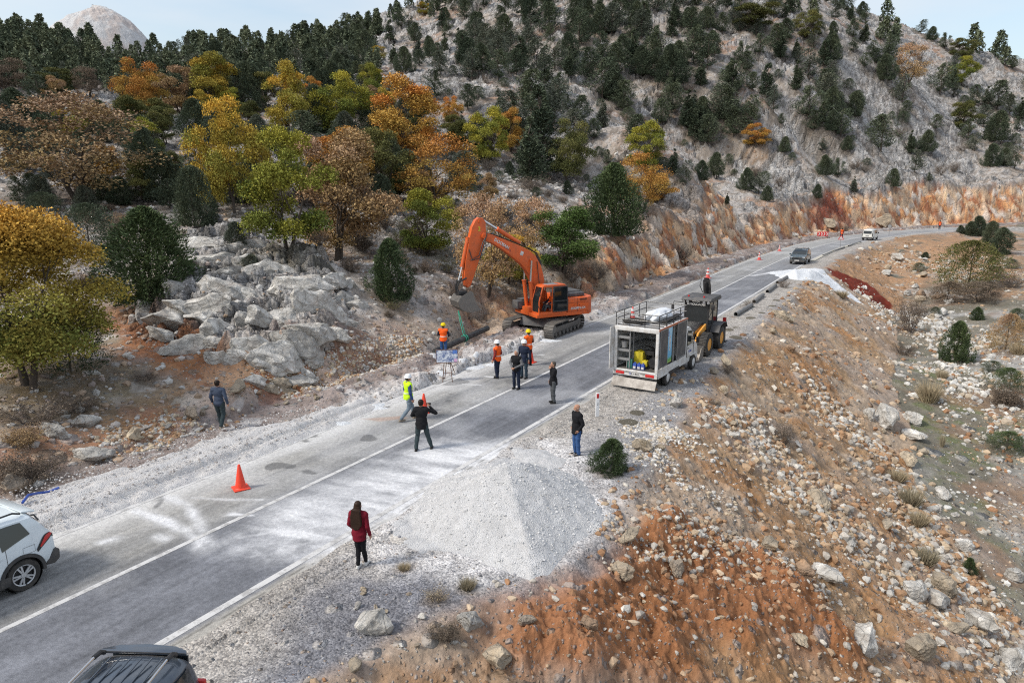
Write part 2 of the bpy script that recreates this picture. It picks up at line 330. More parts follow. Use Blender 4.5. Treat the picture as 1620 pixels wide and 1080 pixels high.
tan = np.stack([lerp(.40, .34, n2 * .5 + .5), lerp(.28, .19, n2 * .5 + .5), lerp(.18, .10, n2 * .5 + .5)], -1)
col = blend(col, tan, M_tan * (1 - rockm * .6) * .9)
st_ = fbm(GS * .22, GZ0 * .5, 4, 101); st2 = fbm(GS * .9 + GZ0 * .5, GZ0 * .9, 4, 105)
cc = np.broadcast_to(C(.42, .215, .095), shp + (3,)).copy()
cc = blend(cc, C(.42, .30, .195), ss(-.05, .25, st_)); cc = blend(cc, C(.24, .085, .04), ss(.05, .25, st2) * .8); cc = blend(cc, C(.43, .39, .34), ss(.62, .66, i4_) * .85); cc = blend(cc, C(.42, .27, .15), ss(.80, .84, i4_) * .8); cc = blend(cc, C(.25, .10, .05), ss(.14, .10, i4_) * .8); cc = np.clip(cc * 1.5, 0, .8); cc = cc * (.72 + .4 * ss(0, .15, e4_) + .25 * (i4_ - .5))[..., None]; cc = blend(cc, C(.44, .38, .31), ss(.15, .4, -st2) * .5)
cc = blend(cc, C(.22, .062, .035), M_cutred)
band = np.maximum(cutm, left * ss(3.4, 4.2, GDL) * (1 - ss(6.0, 8.5, GDL)) * ss(30, 42, GS) * .9)
col = blend(col, cc, band * ss(26, 40, GS))
col = blend(col, cc * .9, np.clip(cutm * 1.0 + left * ss(3.6, 4.4, GDL) * (1 - ss(5.5, 8, GDL)) * .55, 0, 1) * ss(36, 24, GS) * ss(-5, 5, GS))
# dug earth beside the road
hc = np.stack([lerp(.21, .33, n3 * .5 + .5), lerp(.165, .285, n3 * .5 + .5), lerp(.145, .265, n3 * .5 + .5)], -1)
hc = blend(hc, C(.52, .51, .50), ss(.22, .34, fbm(X * .9, Y * .9, 3, 107)) * .7)
col = blend(col, hc, left * ss(.2, .6, GDL) * (1 - ss(3.6, 5.2, GDL + n2)))
col = blend(col, C(.60, .585, .565), left * (1 - ss(.7, 2.0, GDL + n2)) * .9 * ss(60, 30, GS))
# right side
shw = np.interp(GS, _shs, _shw); shm = right * (1 - ss(-.6, .6, GDR - shw + 1.1 * n2))
fc = np.broadcast_to(C(.37, .245, .14), shp + (3,)).copy()
fc = blend(fc, C(.33, .175, .080), ss(-.15, .2, n1 + .5 * n2) * .8); fc = blend(fc, C(.24, .175, .12), ss(.0, .25, n3) * .5); fc = blend(fc, C(.38, .31, .24), ss(.06, .3, fbm(X * .3, Y * .3, 4, 111)) * .75); fc = blend(fc, C(.30, .255, .225), ss(.05, .3, -n1 + .3 * n2) * .5)
gc = np.stack([lerp(.13, .25, n2 * .5 + .5), lerp(.125, .225, n2 * .5 + .5), lerp(.095, .18, n2 * .5 + .5)], -1)
gc = blend(gc, C(.115, .13, .06), M_green * ss(-.15, .2, n2 + .4 * n3) * .85); gc = blend(gc, C(.28, .17, .11), ss(.1, .35, fbm(X * .25, Y * .25, 3, 115)) * .6)
gc = blend(gc, C(.37, .365, .35), ss(.05, .25, fbm(X * .15, Y * .15, 3, 117)) * (1 - M_green) * .7)
rc_ = blend(gc, fc, np.clip(fillm + right * (1 - ss(0, 3, GDR - shw)), 0, 1))
rc_ = blend(rc_, tan * C(1.05, 1.0, .95), M_far * .9 * ss(-.35, .0, n2 + .2)); rc_ = blend(rc_, C(.275, .118, .050), M_red * .92); rc_ = blend(rc_, C(.155, .028, .016), M_dred)
shc = np.broadcast_to(C(.365, .345, .315), shp + (3,)).copy()
shc = blend(shc, C(.24, .243, .255), ss(1.6, 3.2, GDR + 1.4 * n2 - .2) * .8); shc = blend(shc, C(.13, .125, .12), ss(.25, .4, n3) * .35 * ss(1.6, .9, GDR))
shc = blend(shc, C(.165, .17, .19), M_nearg * .85)
rc_ = blend(rc_, shc, shm)
pd_ = ss(-1.3, .6, poly_sd(wx, wy, [tuple(ray_z(u_, v_, 0)[:2]) for u_, v_ in [(600, 800), (690, 735), (780, 705), (880, 700), (940, 745), (960, 815), (930, 860), (870, 890), (780, 905), (680, 885), (590, 870)]])); rc_ = blend(rc_, C(.52, .515, .51), pd_ * (.75 + .5 * n3)); col = np.where(left[..., None], col, rc_)
col = blend(col, col * 1.04, hillm * (1 - rockm * .5)); col *= (1 + .24 * n4[..., None] + .22 * n3[..., None] + .16 * n2[..., None])
stone = np.clip(.42 + .3 * n2 + .0 * X, 0, 1) * np.ones_like(X)
stone = np.where(left, .50 + .35 * n2, stone); stone = np.where(right, .40 + .4 * n2 + .3 * n1, stone)
stone = stone * (1 - rockm * .9) * (1 - cutm * .35); stone = lerp(stone, .16, shm); stone = lerp(stone, .35 + .3 * n2, M_red); stone = lerp(stone, .03, M_dred)
stone = np.clip(stone, 0, 1)
msk = np.stack([np.clip(rockm + cutm * .35, 0, 1), stone, shm], -1)
ii, jj = np.meshgrid(np.arange(NR - 1), np.arange(NA - 1), indexing='ij')
F = np.stack([ii * NA + jj, (ii + 1) * NA + jj, (ii + 1) * NA + jj + 1, ii * NA + jj + 1], -1).reshape(-1, 4)
me = fast_mesh('terrain', np.stack([X, Y, GZ], -1).reshape(-1, 3), F, True)
set_attr(me, 'col', np.clip(col, .01, .9).reshape(-1, 3)); set_attr(me, 'msk', msk.reshape(-1, 3))
terr = link(bpy.data.objects.new('terrain', me)); tag(terr, kind='structure')
def mat_terrain():
    t = NT('ground'); p = t.pos(); c = t.attr('col').outputs['Color']; sep = t.add('SeparateColor'); t.l.new(t.attr('msk').outputs['Color'], sep.inputs[0]); rock, st, gr = sep.outputs
    ps = t.add('VectorMath', operation='ADD'); nz = t.add('TexNoise'); nz.inputs['Scale'].default_value = 3; t.l.new(p, nz.inputs['Vector']); t.l.new(p, ps.inputs[0])
    sc = t.mul(nz.outputs['Color'], (.18, .18, .18)); t.l.new(sc, ps.inputs[1]); p2 = ps.outputs[0]
    h = None; colr = c
    fine = t.noise(14, 6, .7, p); colr = t.mix(1, colr, t.mix(fine, (.52, .5, .5), (1.42, 1.42, 1.42)), 'MULTIPLY')
    med = t.noise(2.6, 5, .65, p); colr = t.mix(1, colr, t.mix(med, (.72, .7, .69), (1.26, 1.27, 1.28)), 'MULTIPLY')
    hs = []
    for scale, cut, amp in ((.75, .35, .22), (1.9, .55, .10), (4.6, .85, .05), (11.0, 1.15, .022)):
        v = t.vor(scale, p2); d = v.outputs['Distance']; vc = v.outputs['Color']; sp = t.add('SeparateColor'); t.l.new(vc, sp.inputs[0])
        thr = t.math('MULTIPLY', st, cut); on = t.math('LESS_THAN', sp.outputs[0], thr)
        sz = t.math('MULTIPLY_ADD', sp.outputs[1], .22, .22); ins = t.rng(t.math('SUBTRACT', sz, d), 0, .05); m = t.math('MULTIPLY', on, ins)
        ramp = t.add('ValToRGB'); ramp.color_ramp.interpolation = 'CONSTANT'; e = ramp.color_ramp.elements
        e[0].position = 0; e[0].color = (.46, .44, .42, 1); e[1].position = .35; e[1].color = (.38, .30, .23, 1)
        for q, k in ((.55, (.30, .29, .285, 1)), (.72, (.50, .48, .45, 1)), (.88, (.34, .20, .12, 1))): a = e.new(q); a.color = k
        t.l.new(sp.outputs[2], ramp.inputs[0])
        stc = t.mix(.35, ramp.outputs[0], c)
        colr = t.mix(t.math('MULTIPLY', m, .85), colr, stc)
        hh = t.math('MULTIPLY', t.math('MULTIPLY', m, t.math('SUBTRACT', sz, d)), amp * 9); hs.append(hh)
    h = t.math('ADD', t.math('ADD', hs[0], hs[1]), t.math('ADD', hs[2], hs[3]))
    g28 = t.vor(24, p); gv = t.add('SeparateColor'); t.l.new(g28.outputs['Color'], gv.inputs[0]); colr = t.mix(t.math('MULTIPLY', gr, .85), colr, t.mix(1, colr, t.mix(gv.outputs[0], (.50, .50, .52), (1.65, 1.63, 1.60)), 'MULTIPLY'))
    fr = t.vor(.42, p2, 'DISTANCE_TO_EDGE'); frk = t.rng(fr.outputs['Distance'], 0, .10); fb = t.vor(.42, p2); fbs = t.add('SeparateColor'); t.l.new(fb.outputs['Color'], fbs.inputs[0]); colr = t.mix(t.math('MULTIPLY', rock, .6), colr, t.mix(1, colr, t.mix(fbs.outputs[0], (.72, .72, .73), (1.28, 1.27, 1.26)), 'MULTIPLY')); hfar = t.math('MULTIPLY', t.math('MULTIPLY', rock, frk), .35)
    cr = t.vor(1.3, t.mul(p2, (1.0, 1.0, 1.6)), 'DISTANCE_TO_EDGE'); crk = t.rng(cr.outputs['Distance'], 0, .07)
    cr2 = t.vor(4.1, t.mul(p2, (1.0, 1.6, 1.8)), 'DISTANCE_TO_EDGE'); crk2 = t.rng(cr2.outputs['Distance'], 0, .09)
    ck = t.math('MULTIPLY', crk, t.math('MULTIPLY_ADD', crk2, .4, .6)); dk = t.math('MULTIPLY', t.math('SUBTRACT', 1, ck), rock)
    colr = t.mix(t.math('MULTIPLY', dk, .55), colr, (.14, .13, .12))
    rn = t.noise(5, 7, .72, p2, dist=.6); colr = t.mix(rock, colr, t.mix(1, colr, t.mix(t.rng(rn, .3, .7), (.55, .55, .56), (1.35, 1.35, 1.34)), 'MULTIPLY'))
    h = t.math('ADD', h, t.math('MULTIPLY', rock, t.math('ADD', t.math('MULTIPLY', ck, .10), t.math('MULTIPLY', rn, .35))))
    h = t.math('ADD', h, t.math('MULTIPLY', fine, .035)); h = t.math('ADD', h, t.math('MULTIPLY', med, .06))
    h = t.math('ADD', t.math('ADD', h, hfar), t.math('MULTIPLY', t.math('MULTIPLY', gr, t.math('SUBTRACT', 1, g28.outputs['Distance'])), .02)); b = t.bump(h, 1.0, 1.0)
    return t.out(colr, .95, b, spec=.15)
me.materials.append(mat_terrain())

# ---------------------------------------------------------------- road
def strip(name, s0, s1, ds, t0, t1, nt, z, mat, kind='structure', colfn=None):
    S = np.arange(s0, s1, ds) if not isinstance(ds, np.ndarray) else ds; T = np.linspace(t0, t1, nt + 1); SS, TT = np.meshgrid(S, T, indexing='ij')
    P = road_pt(SS, TT); V = np.concatenate([P, np.full(SS.shape + (1,), z)], -1).reshape(-1, 3); n = nt + 1
    i, j = np.meshgrid(np.arange(len(S) - 1), np.arange(nt), indexing='ij'); F = np.stack([i * n + j, i * n + j + 1, (i + 1) * n + j + 1, (i + 1) * n + j], -1).reshape(-1, 4)[:, ::-1]
    me = fast_mesh(name, V, F, True)
    if colfn: set_attr(me, 'col', colfn(V[:, 0], V[:, 1], SS.ravel(), TT.ravel()))
    me.materials.append(mat); o = link(bpy.data.objects.new(name, me)); tag(o, kind=kind); return o
def line_d(x, y, P):
    d = np.full(x.shape, 1e9); L = 0; u = np.zeros(x.shape); tot = sum(math.dist(P[i][:2], P[i + 1][:2]) for i in range(len(P) - 1))
    for i in range(len(P) - 1):
        (x1, y1), (x2, y2) = P[i][:2], P[i + 1][:2]; dx, dy = x2 - x1, y2 - y1; l2 = dx * dx + dy * dy
        t = np.clip(((x - x1) * dx + (y - y1) * dy) / l2, 0, 1); q = np.hypot(x - x1 - t * dx, y - y1 - t * dy); m = q < d
        d = np.where(m, q, d); u = np.where(m, (L + t * math.sqrt(l2)) / tot, u); L += math.sqrt(l2)
    return d, u
def g0(P): return [tuple(ray_z(u, v, 0)[:2]) for u, v in P]
Z_dust = g0([(650, 905), (520, 868), (430, 862), (400, 842), (440, 805), (540, 760), (640, 722), (700, 705), (790, 705), (930, 735), (950, 800), (900, 900)])
DTR = [(g0([(215, 808), (262, 824), (298, 842), (322, 862)]), .16, .95), (g0([(262, 785), (296, 798), (316, 826), (322, 856)]), .16, .8), (g0([(305, 787), (360, 790), (425, 790)]), .07, .5), (g0([(322, 862), (316, 850)]), .30, .9),
       (g0([(440, 872), (500, 855), (575, 846)]), .2, .6), (g0([(400, 880), (470, 850), (560, 830)]), .12, .5), (g0([(380, 850), (450, 838), (540, 828)]), .1, .7), (g0([(470, 790), (520, 778), (600, 770)]), .10, .6), (g0([(365, 813), (400, 815)]), .09, .8), (g0([(160, 858), (180, 852)]), .16, .7), (g0([(250, 848), (262, 852)]), .16, .8),
       (g0([(700, 606), (762, 609)]), .05, .9), (g0([(768, 595), (784, 597)]), .09, 1), (g0([(760, 700), (830, 685), (880, 655)]), .06, .35), (g0([(640, 716), (650, 712)]), .10, .9), (g0([(838, 562), (860, 561)]), .06, .9), (g0([(820, 530), (850, 520)]), .12, .5),
       (g0([(1190, 436), (1240, 428)]), .3, .7), (g0([(1130, 437), (1190, 437)]), .15, .5), (g0([(640, 690), (720, 700)]), .25, .25)]
Z_stain = g0([(560, 662), (640, 656), (650, 662), (600, 668)])
def road_col(x, y, s, t):
    a = fbm(s * .09, t * 1.3, 4, 201); b = fbm(s * .6, t * 2.2, 4, 203); c = fbm(x * 2.5, y * 2.5, 4, 205)
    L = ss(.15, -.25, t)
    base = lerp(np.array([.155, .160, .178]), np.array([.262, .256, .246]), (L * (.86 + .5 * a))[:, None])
    base = base * (1 + .24 * a + .18 * b + .16 * c)[:, None]; hf = fbm(x * 7, y * 7, 2, 221); sk = fbm(s * .35, t * 10, 3, 223); base = base * (1 + .14 * hf + .16 * sk)[:, None]; tw = ss(.1, .4, fbm(s * .05 + 7, t * 4.0, 4, 219)); base = lerp(base, base * .78, (tw * .6)[:, None])
    wt = np.exp(-((np.abs(np.abs(t) - 1.6) - .8) / .32)**2)                      # wheel paths
    base = base * (1 - .16 * wt * (.6 + .8 * a))[:, None]
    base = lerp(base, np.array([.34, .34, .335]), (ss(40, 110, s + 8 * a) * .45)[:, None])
    edge_ = ss(HW + .05, HW + .3, np.abs(t) + .12 * b); base = lerp(base, np.array([.36, .34, .305]), (edge_ * .9)[:, None])
    lft = ss(-HW + 1.5, -HW - .05, t + .45 * b) * ss(60, 8, s); base = lerp(base, np.array([.56, .55, .535]), (lft * .85)[:, None])
    stn = ss(.0, .2, poly_sd(x, y, Z_stain)); base = lerp(base, np.array([.30, .16, .09]), (stn * .6)[:, None])
    du = ss(-1.4, 1.0, poly_sd(x + .5 * b, y + .5 * c, Z_dust)) * np.clip(.62 + .55 * fbm(x * .5 - y * .25, y * 2.2 + x * .9, 4, 209) + .15 * c, 0, 1)
    for P, w, k in DTR:
        d, u = line_d(x, y, P); w2 = w * (1 + .5 * b); du = np.maximum(du, np.exp(-(d / w2)**2) * k * (.75 + .5 * c))
    pt = ss(.1, .6, fbm(x * .35, y * .35, 3, 211)) * .18; du = np.maximum(du, pt)
    base = lerp(base, np.array([.62, .62, .63]), np.clip(du * 1.25, 0, .96)[:, None])
    dk = ss(.34, .42, fbm(x * .8 + 5, y * .8, 3, 213)) * L * ss(40, 20, s); base = lerp(base, np.array([.09, .09, .092]), (dk * .7)[:, None])
    crk = np.minimum(np.abs(t - HW - .32 - .12 * fbm(s * .8, s * 0 + 3, 3, 215)), 9); base = base * (1 - .55 * np.exp(-(crk / .018)**2))[:, None]
    return np.clip(base, .02, .9)
def mat_road():
    t = NT('asphalt'); p = t.pos(); c = t.attr('col').outputs['Color']
    f = t.noise(45, 3, .8, p); g = t.noise(9, 5, .7, p); v = t.vor(70, p)
    cc = t.mix(1, c, t.mix(t.rng(f, .25, .75), (.50, .50, .50), (1.6, 1.6, 1.6)), 'MULTIPLY'); cc = t.mix(1, cc, t.mix(t.rng(g, .3, .7), (.74, .74, .75), (1.24, 1.24, 1.23)), 'MULTIPLY')
    b = t.bump(t.math('ADD', t.math('MULTIPLY', v.outputs['Distance'], .004), t.math('MULTIPLY', g, .012)), .7, 1.0)
    return t.out(cc, .88, b, spec=.25)
def mat_line():
    t = NT('road_paint'); p = t.pos(); n = t.noise(3, 6, .75, p); f = t.noise(50, 3, .8, p)
    c = t.mix(t.rng(n, .48, .60), (.62, .61, .60), (.40, .39, .38)); c = t.mix(t.rng(f, .3, .7), t.mix(1, c, (.8, .8, .8), 'MULTIPLY'), c)
    return t.out(c, .8, spec=.3)
RW = HW + .62
M_road = mat_road(); M_paint = mat_line()
Sr = np.concatenate([np.arange(-14, 44, .055), np.arange(44, 100, .16), np.arange(100, 340, .8)])
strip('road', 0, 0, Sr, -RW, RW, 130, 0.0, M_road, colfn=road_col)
Sl = np.concatenate([np.arange(-14, 100, .5), np.arange(100, 330, 1.5)])
for nm, a, b in (('road_centre_line', -.075, .075), ('road_edge_line', HW - .09, HW + .09), ('road_edge_line', -HW - .07, -HW + .07)):
    strip(nm, 0, 0, Sl, a, b, 1, .005, M_paint)
# ---------------------------------------------------------------- stones and boulders
def ico(sub):
    bm = bmesh.new(); bmesh.ops.create_icosphere(bm, subdivisions=sub, radius=1); bm.verts.ensure_lookup_table()
    V = np.array([v.co[:] for v in bm.verts]); F = np.array([[v.index for v in f.verts] for f in bm.faces]); bm.free(); return V, F
def rock_shape(sub, r, planes=9, flat=.8, rough=.06):
    """ball chopped by random planes, so the stone gets broken facets"""
    V, F = ico(sub); V = V.copy()
    for i in range(planes):
        n = r.normal(size=3); n /= np.linalg.norm(n); d = r.uniform(.42, .84)
        h = V @ n; m = h > d; V[m] -= np.outer(h[m] - d, n) * .92
    V *= np.array([r.uniform(.85, 1.35), r.uniform(.7, 1.05), r.uniform(.65, .95) * flat / .8])
    V += rough * np.stack([fbm(V[:, 1] * 3 + i, V[:, 2] * 3 + V[:, 0] * 2, 3, 300 + i) for i in range(3)], 1)
    if sub >= 4: q_ = ridged(V[:, 0] * 1.8 + 3, V[:, 2] * 2.2 + V[:, 1], 4, int(r.integers(400))); V *= (1 + .19 * (q_ - .3))[:, None]
    return V, F
def mat_rock():
    t = NT('limestone'); p = t.obj(); oi = t.add('ObjectInfo'); c = oi.outputs['Color']
    v = t.add('VectorMath', operation='ADD'); t.l.new(p, v.inputs[0]); t.l.new(oi.outputs['Random'], v.inputs[1]); q = t.mul(v.outputs[0], (3, 3, 3))
    pn = t.pos(); n = t.noise(2.2, 7, .68, pn, dist=.7); f = t.noise(11, 6, .75, pn); cr = t.vor(2.1, pn, 'DISTANCE_TO_EDGE'); ck = t.rng(cr.outputs['Distance'], 0, .03)
    cc = t.mix(1, c, t.mix(t.rng(n, .32, .66), (.60, .575, .54), (1.3, 1.28, 1.25)), 'MULTIPLY'); cc = t.mix(1, cc, t.mix(t.rng(f, .3, .7), (.72, .72, .72), (1.2, 1.2, 1.2)), 'MULTIPLY')
    st = t.noise(1.3, 4, .6, pn); cc = t.mix(t.rng(st, .55, .72, 0, .38), cc, (.36, .20, .11))
    cc = t.mix(t.math('MULTIPLY', t.math('SUBTRACT', 1, ck), .25), cc, (.12, .11, .10))
    rd = t.add('TexNoise', noise_type='RIDGED_MULTIFRACTAL') ; rd.inputs['Scale'].default_value = 1.6; rd.inputs['Detail'].default_value = 6; t.l.new(pn, rd.inputs['Vector']); rdv = t.rng(rd.outputs['Fac'], 0, 2.0); cc = t.mix(t.rng(rdv, .22, .0, 0, .5), cc, (.17, .16, .145)); h = t.math('ADD', t.math('ADD', t.math('MULTIPLY', n, .22), t.math('MULTIPLY', rdv, .25)), t.math('ADD', t.math('MULTIPLY', f, .06), t.math('MULTIPLY', ck, .03)))
    return t.out(cc, .92, t.bump(h, .9, 1.0), spec=.2)
M_rock = mat_rock()
r0 = np.random.default_rng(11); BOULD = []
for i in range(9):
    V, F = rock_shape(4, r0, planes=12 + i, rough=.07); me = fast_mesh('boulder', V, F, False); me.materials.append(M_rock); BOULD.append(me)
_seen_labels = {}
def uniq(label):
    return label
def boulder(u, v, w, colr, label, group, asp=None, A=None, sink=.25, rz=None, tilt=None, xyz=None):
    """w = width in photo pixels"""
    p = cast(u, v) if xyz is None else np.array(xyz); d = p[1]; size = w * (1.55 if group is None else 1.25) * d / FPX / 2; sink *= .7 if group is None else 1
    o = link(bpy.data.objects.new('boulder', BOULD[r0.integers(len(BOULD))])); a = asp or (r0.uniform(.85, 1.2), r0.uniform(.8, 1.1), r0.uniform(.8, 1.15))
    o.scale = (size * a[0], size * a[1], size * a[2]); h = size * a[2] * .6
    o.location = (p[0], p[1] , p[2] + h * (1 - sink * 2)); o.rotation_euler = tilt or (r0.uniform(-.35, .35), r0.uniform(-.35, .35), r0.uniform(0, 6.28)); 
    if rz is not None: o.rotation_euler[2] = rz
    k = r0.uniform(.88, 1.12); o.color = (colr[0] * k, colr[1] * k, colr[2] * k, 1)
    return tag(o, label, 'rock', group)
PALE = (.84, .82, .78); GREY = (.68, .67, .645); CREAM = (.60, .50, .37); ORNG = (.47, .30, .18); WARM = (.54, .44, .34)
CN = {PALE: 'pale grey', GREY: 'grey', CREAM: 'cream', ORNG: 'rusty orange', WARM: 'buff'}
# hand-placed, each with its own words: (u, v, width px, colour, label)
for u, v, w, c, lb in [
    (747, 988, 38, GREY, 'angular grey boulder half buried in the orange slope below the gravel pile'),
    (833, 985, 24, WARM, 'tall narrow cream stone standing on the orange slope below the gravel pile'),
    (932, 990, 26, ORNG, 'upright pinkish boulder alone in the red earth right of the cream stone'),
    (590, 996, 52, PALE, 'flat white slab lying on the grey gravel below the woman'),
    (562, 1060, 30, CREAM, 'tan boulder cut by the bottom edge on the grey gravel'),
    (788, 1046, 50, CREAM, 'low yellowish boulder with broken top at the foot of the grey block'),
    (984, 908, 34, CREAM, 'cream boulder in the red earth right of the gravel toe'),
    (1070, 905, 34, WARM, 'pinkish cream boulder at the upper rim of the red mound'),
    (995, 853, 26, CREAM, 'tan stone on the crest between the gravel pile and red mound'),
    (1217, 868, 36, CREAM, 'rounded yellowish boulder, first of a chain of four on the slope'),
    (1246, 885, 24, ORNG, 'narrow brown boulder, second of a chain of four on the slope'),
    (1273, 907, 28, ORNG, 'rust brown boulder, third of a chain of four on the slope'),
    (1306, 914, 44, PALE, 'large pale boulder ending the chain of four on the slope'),
    (1262, 1015, 30, CREAM, 'ochre boulder standing among small stones at the bottom'),
    (1368, 1022, 54, PALE, 'long grey white boulder near the bottom among rubble'),
    (1455, 1035, 56, CREAM, 'large cream boulder leaning downhill near the bottom edge'),
    (1545, 992, 46, PALE, 'big white boulder at the slope foot by the dark grass'),
    (1512, 1000, 36, CREAM, 'cream boulder touching the big white one at the slope foot'),
    (1602, 1050, 52, PALE, 'white boulder in the bottom corner of the valley floor'),
    (1445, 945, 44, PALE, 'grey white boulder with long shape above the slope foot'),
    (1490, 935, 48, CREAM, 'wide cream boulder with brown underside on the slope foot'),
    (1484, 955, 36, PALE, 'pale boulder tucked under the wide cream boulder'),
    (1605, 915, 34, PALE, 'white boulder alone on the dark grass of the valley floor'),
    (1524, 868, 32, PALE, 'tilted white slab next to the small green sapling'),
    (1492, 785, 26, PALE, 'white stone alone on the valley grass above the dry tufts'),
    (1437, 730, 24, CREAM, 'yellowish round boulder at the edge of the valley grass'),
    (1443, 668, 34, PALE, 'blocky white boulder with flat top beside the valley grass'),
    (1375, 660, 22, PALE, 'upright white slab, first of the row above the grass'),
    (1402, 672, 50, PALE, 'long white boulder lying along the row above the grass'),
    (1445, 694, 28, PALE, 'white boulder below the blocky flat topped one'),
    (1070, 642, 26, PALE, 'white boulder on the grey gravel right of the truck'),
    (1015, 710, 30, CREAM, 'cream stones beside the green shoulder bush'),
    (1310, 360, 22, CREAM, 'large pale boulder at the foot of the red road cut'),
    (1395, 357, 26, CREAM, 'flat cream boulder under the far road cut'),
    (1240, 505, 22, CREAM, 'cream boulder near the top of the brown embankment'),
    (1222, 528, 14, CREAM, 'small cream boulder low on the upper embankment'),
    (1250, 553, 15, ORNG, 'small rusty boulder on the middle embankment'),
    (1148, 578, 22, CREAM, 'tan boulder at the shoulder edge by the dry shrub'),
    (1130, 590, 14, CREAM, 'small tan boulder below its larger neighbour by the shrub'),
    (1295, 798, 38, CREAM, 'flat ochre slab halfway down the brown slope'),
    (150, 725, 40, PALE, 'big cracked grey boulder at the left ditch edge'),
    (138, 672, 30, PALE, 'grey boulder below the dark thicket at left'),
    (90, 690, 28, GREY, 'flat grey boulder left of the cracked boulder'),
    (213, 692, 26, CREAM, 'split orange and white boulder in the red earth at left'),
    (302, 660, 24, WARM, 'pinkish boulder in the red earth near the walking man'),
    (378, 620, 28, CREAM, 'buff rock right of the walking man'),
    (26, 778, 38, WARM, 'low buff boulder at the left above the blue hose'),
    (72, 676, 16, PALE, 'small white boulder left of the ditch at far left')]:
    boulder(u, v, w, c, lb, None)
# the limestone outcrop above the ditch
OUTC = [(300, 545, 92, GREY), (345, 520, 60, PALE), (265, 500, 55, PALE), (232, 485, 44, GREY), (318, 480, 64, PALE), (395, 470, 62, PALE), (440, 560, 92, PALE), (470, 540, 62, GREY), (410, 545, 48, PALE), (510, 480, 66, PALE), (545, 470, 44, GREY), (470, 450, 56, PALE), (430, 425, 50, GREY), (375, 430, 54, PALE), (335, 410, 50, PALE), (310, 385, 58, PALE), (365, 390, 40, PALE), (405, 385, 34, GREY), (490, 520, 56, PALE), (520, 525, 40, PALE), (450, 500, 58, PALE), (350, 455, 50, GREY), (285, 455, 46, PALE), (400, 600, 40, PALE), (440, 605, 34, CREAM), (470, 600, 36, PALE), (425, 575, 44, PALE), (375, 560, 34, PALE), (500, 565, 34, PALE), (485, 590, 30, PALE), (530, 440, 44, PALE), (560, 480, 30, PALE), (255, 525, 34, PALE), (215, 505, 30, PALE), (455, 620, 24, CREAM), (420, 612, 26, CREAM), (390, 505, 56, GREY), (355, 565, 30, PALE), (325, 500, 44, PALE), (280, 480, 34, PALE), (505, 440, 36, GREY), (545, 510, 30, PALE), (415, 500, 50, PALE), (380, 350, 24, GREY), (425, 352, 30, GREY), (440, 345, 20, GREY), (340, 540, 40, PALE), (240, 505, 26, GREY), (555, 450, 30, PALE), (395, 410, 30, PALE)]
ADJ = ['flat topped', 'rounded', 'angular', 'fissured', 'leaning', 'blocky', 'ridged', 'low', 'slab like', 'humped']
def where_(u, v, cx, cy, th=25):
    a = 'upper' if v < cy - th else ('lower' if v > cy + th else 'middle'); b = 'left end' if u < cx - 60 else ('right end' if u > cx + 60 else 'centre'); return a, b
for i, (u, v, w, c) in enumerate(OUTC):
    a, b = where_(u, v, 390, 490)
    rel = ['under the round juniper', 'above the red earth', 'beside the small green tuft', 'over the dug ditch', 'below the oak trunks'][i % 5] if False else ''
    sz = 'huge' if w > 58 else ('large' if w > 42 else ('medium' if w > 32 else 'small'))
    boulder(u, v, w * (.95 + .35 * ((i * 37) % 10) / 10), c, f'{sz} {ADJ[(i * 7) % 10]} {CN[c]} block, {a} part of the limestone outcrop, {b}', 'limestone blocks of the left outcrop', sink=.62, asp=(1.25, .85, .95), tilt=(r0.uniform(-.35, .35), .3 + r0.uniform(-.35, .35), .6 + r0.uniform(-.5, .5)))
# embankment and valley boulders in bands
BANDS = [('embankment rubble belt', [(1130, 620), (1260, 740), (1400, 860), (1500, 960), (1560, 1040)], 26, 66, 9, 22), ('rubble at the embankment foot', [(1300, 640), (1380, 720), (1450, 830), (1530, 950)], 24, 38, 8, 20),
         ('stones on the red mound', [(900, 930), (1000, 980), (1100, 960), (1180, 1030)], 60, 24, 7, 16), ('valley outcrop blocks', [(1410, 415), (1440, 440), (1470, 460), (1500, 495)], 18, 26, 9, 20),
         ('stones below the woman', [(540, 950), (600, 1000), (660, 1030), (720, 1000)], 45, 18, 7, 18), ('rubble right of the shoulder bush', [(1030, 670), (1080, 720), (1140, 780), (1200, 830)], 26, 30, 7, 17),
         ('loose rocks along the ditch', [(170, 700), (300, 660), (420, 625), (540, 600), (640, 560)], 14, 34, 7, 15), ('valley floor stones', [(1420, 560), (1500, 640), (1580, 760)], 45, 18, 7, 14),
         ('rocks at the foot of the orange cut', [(960, 465), (1060, 430), (1160, 400), (1270, 372)], 7, 20, 5, 10)]
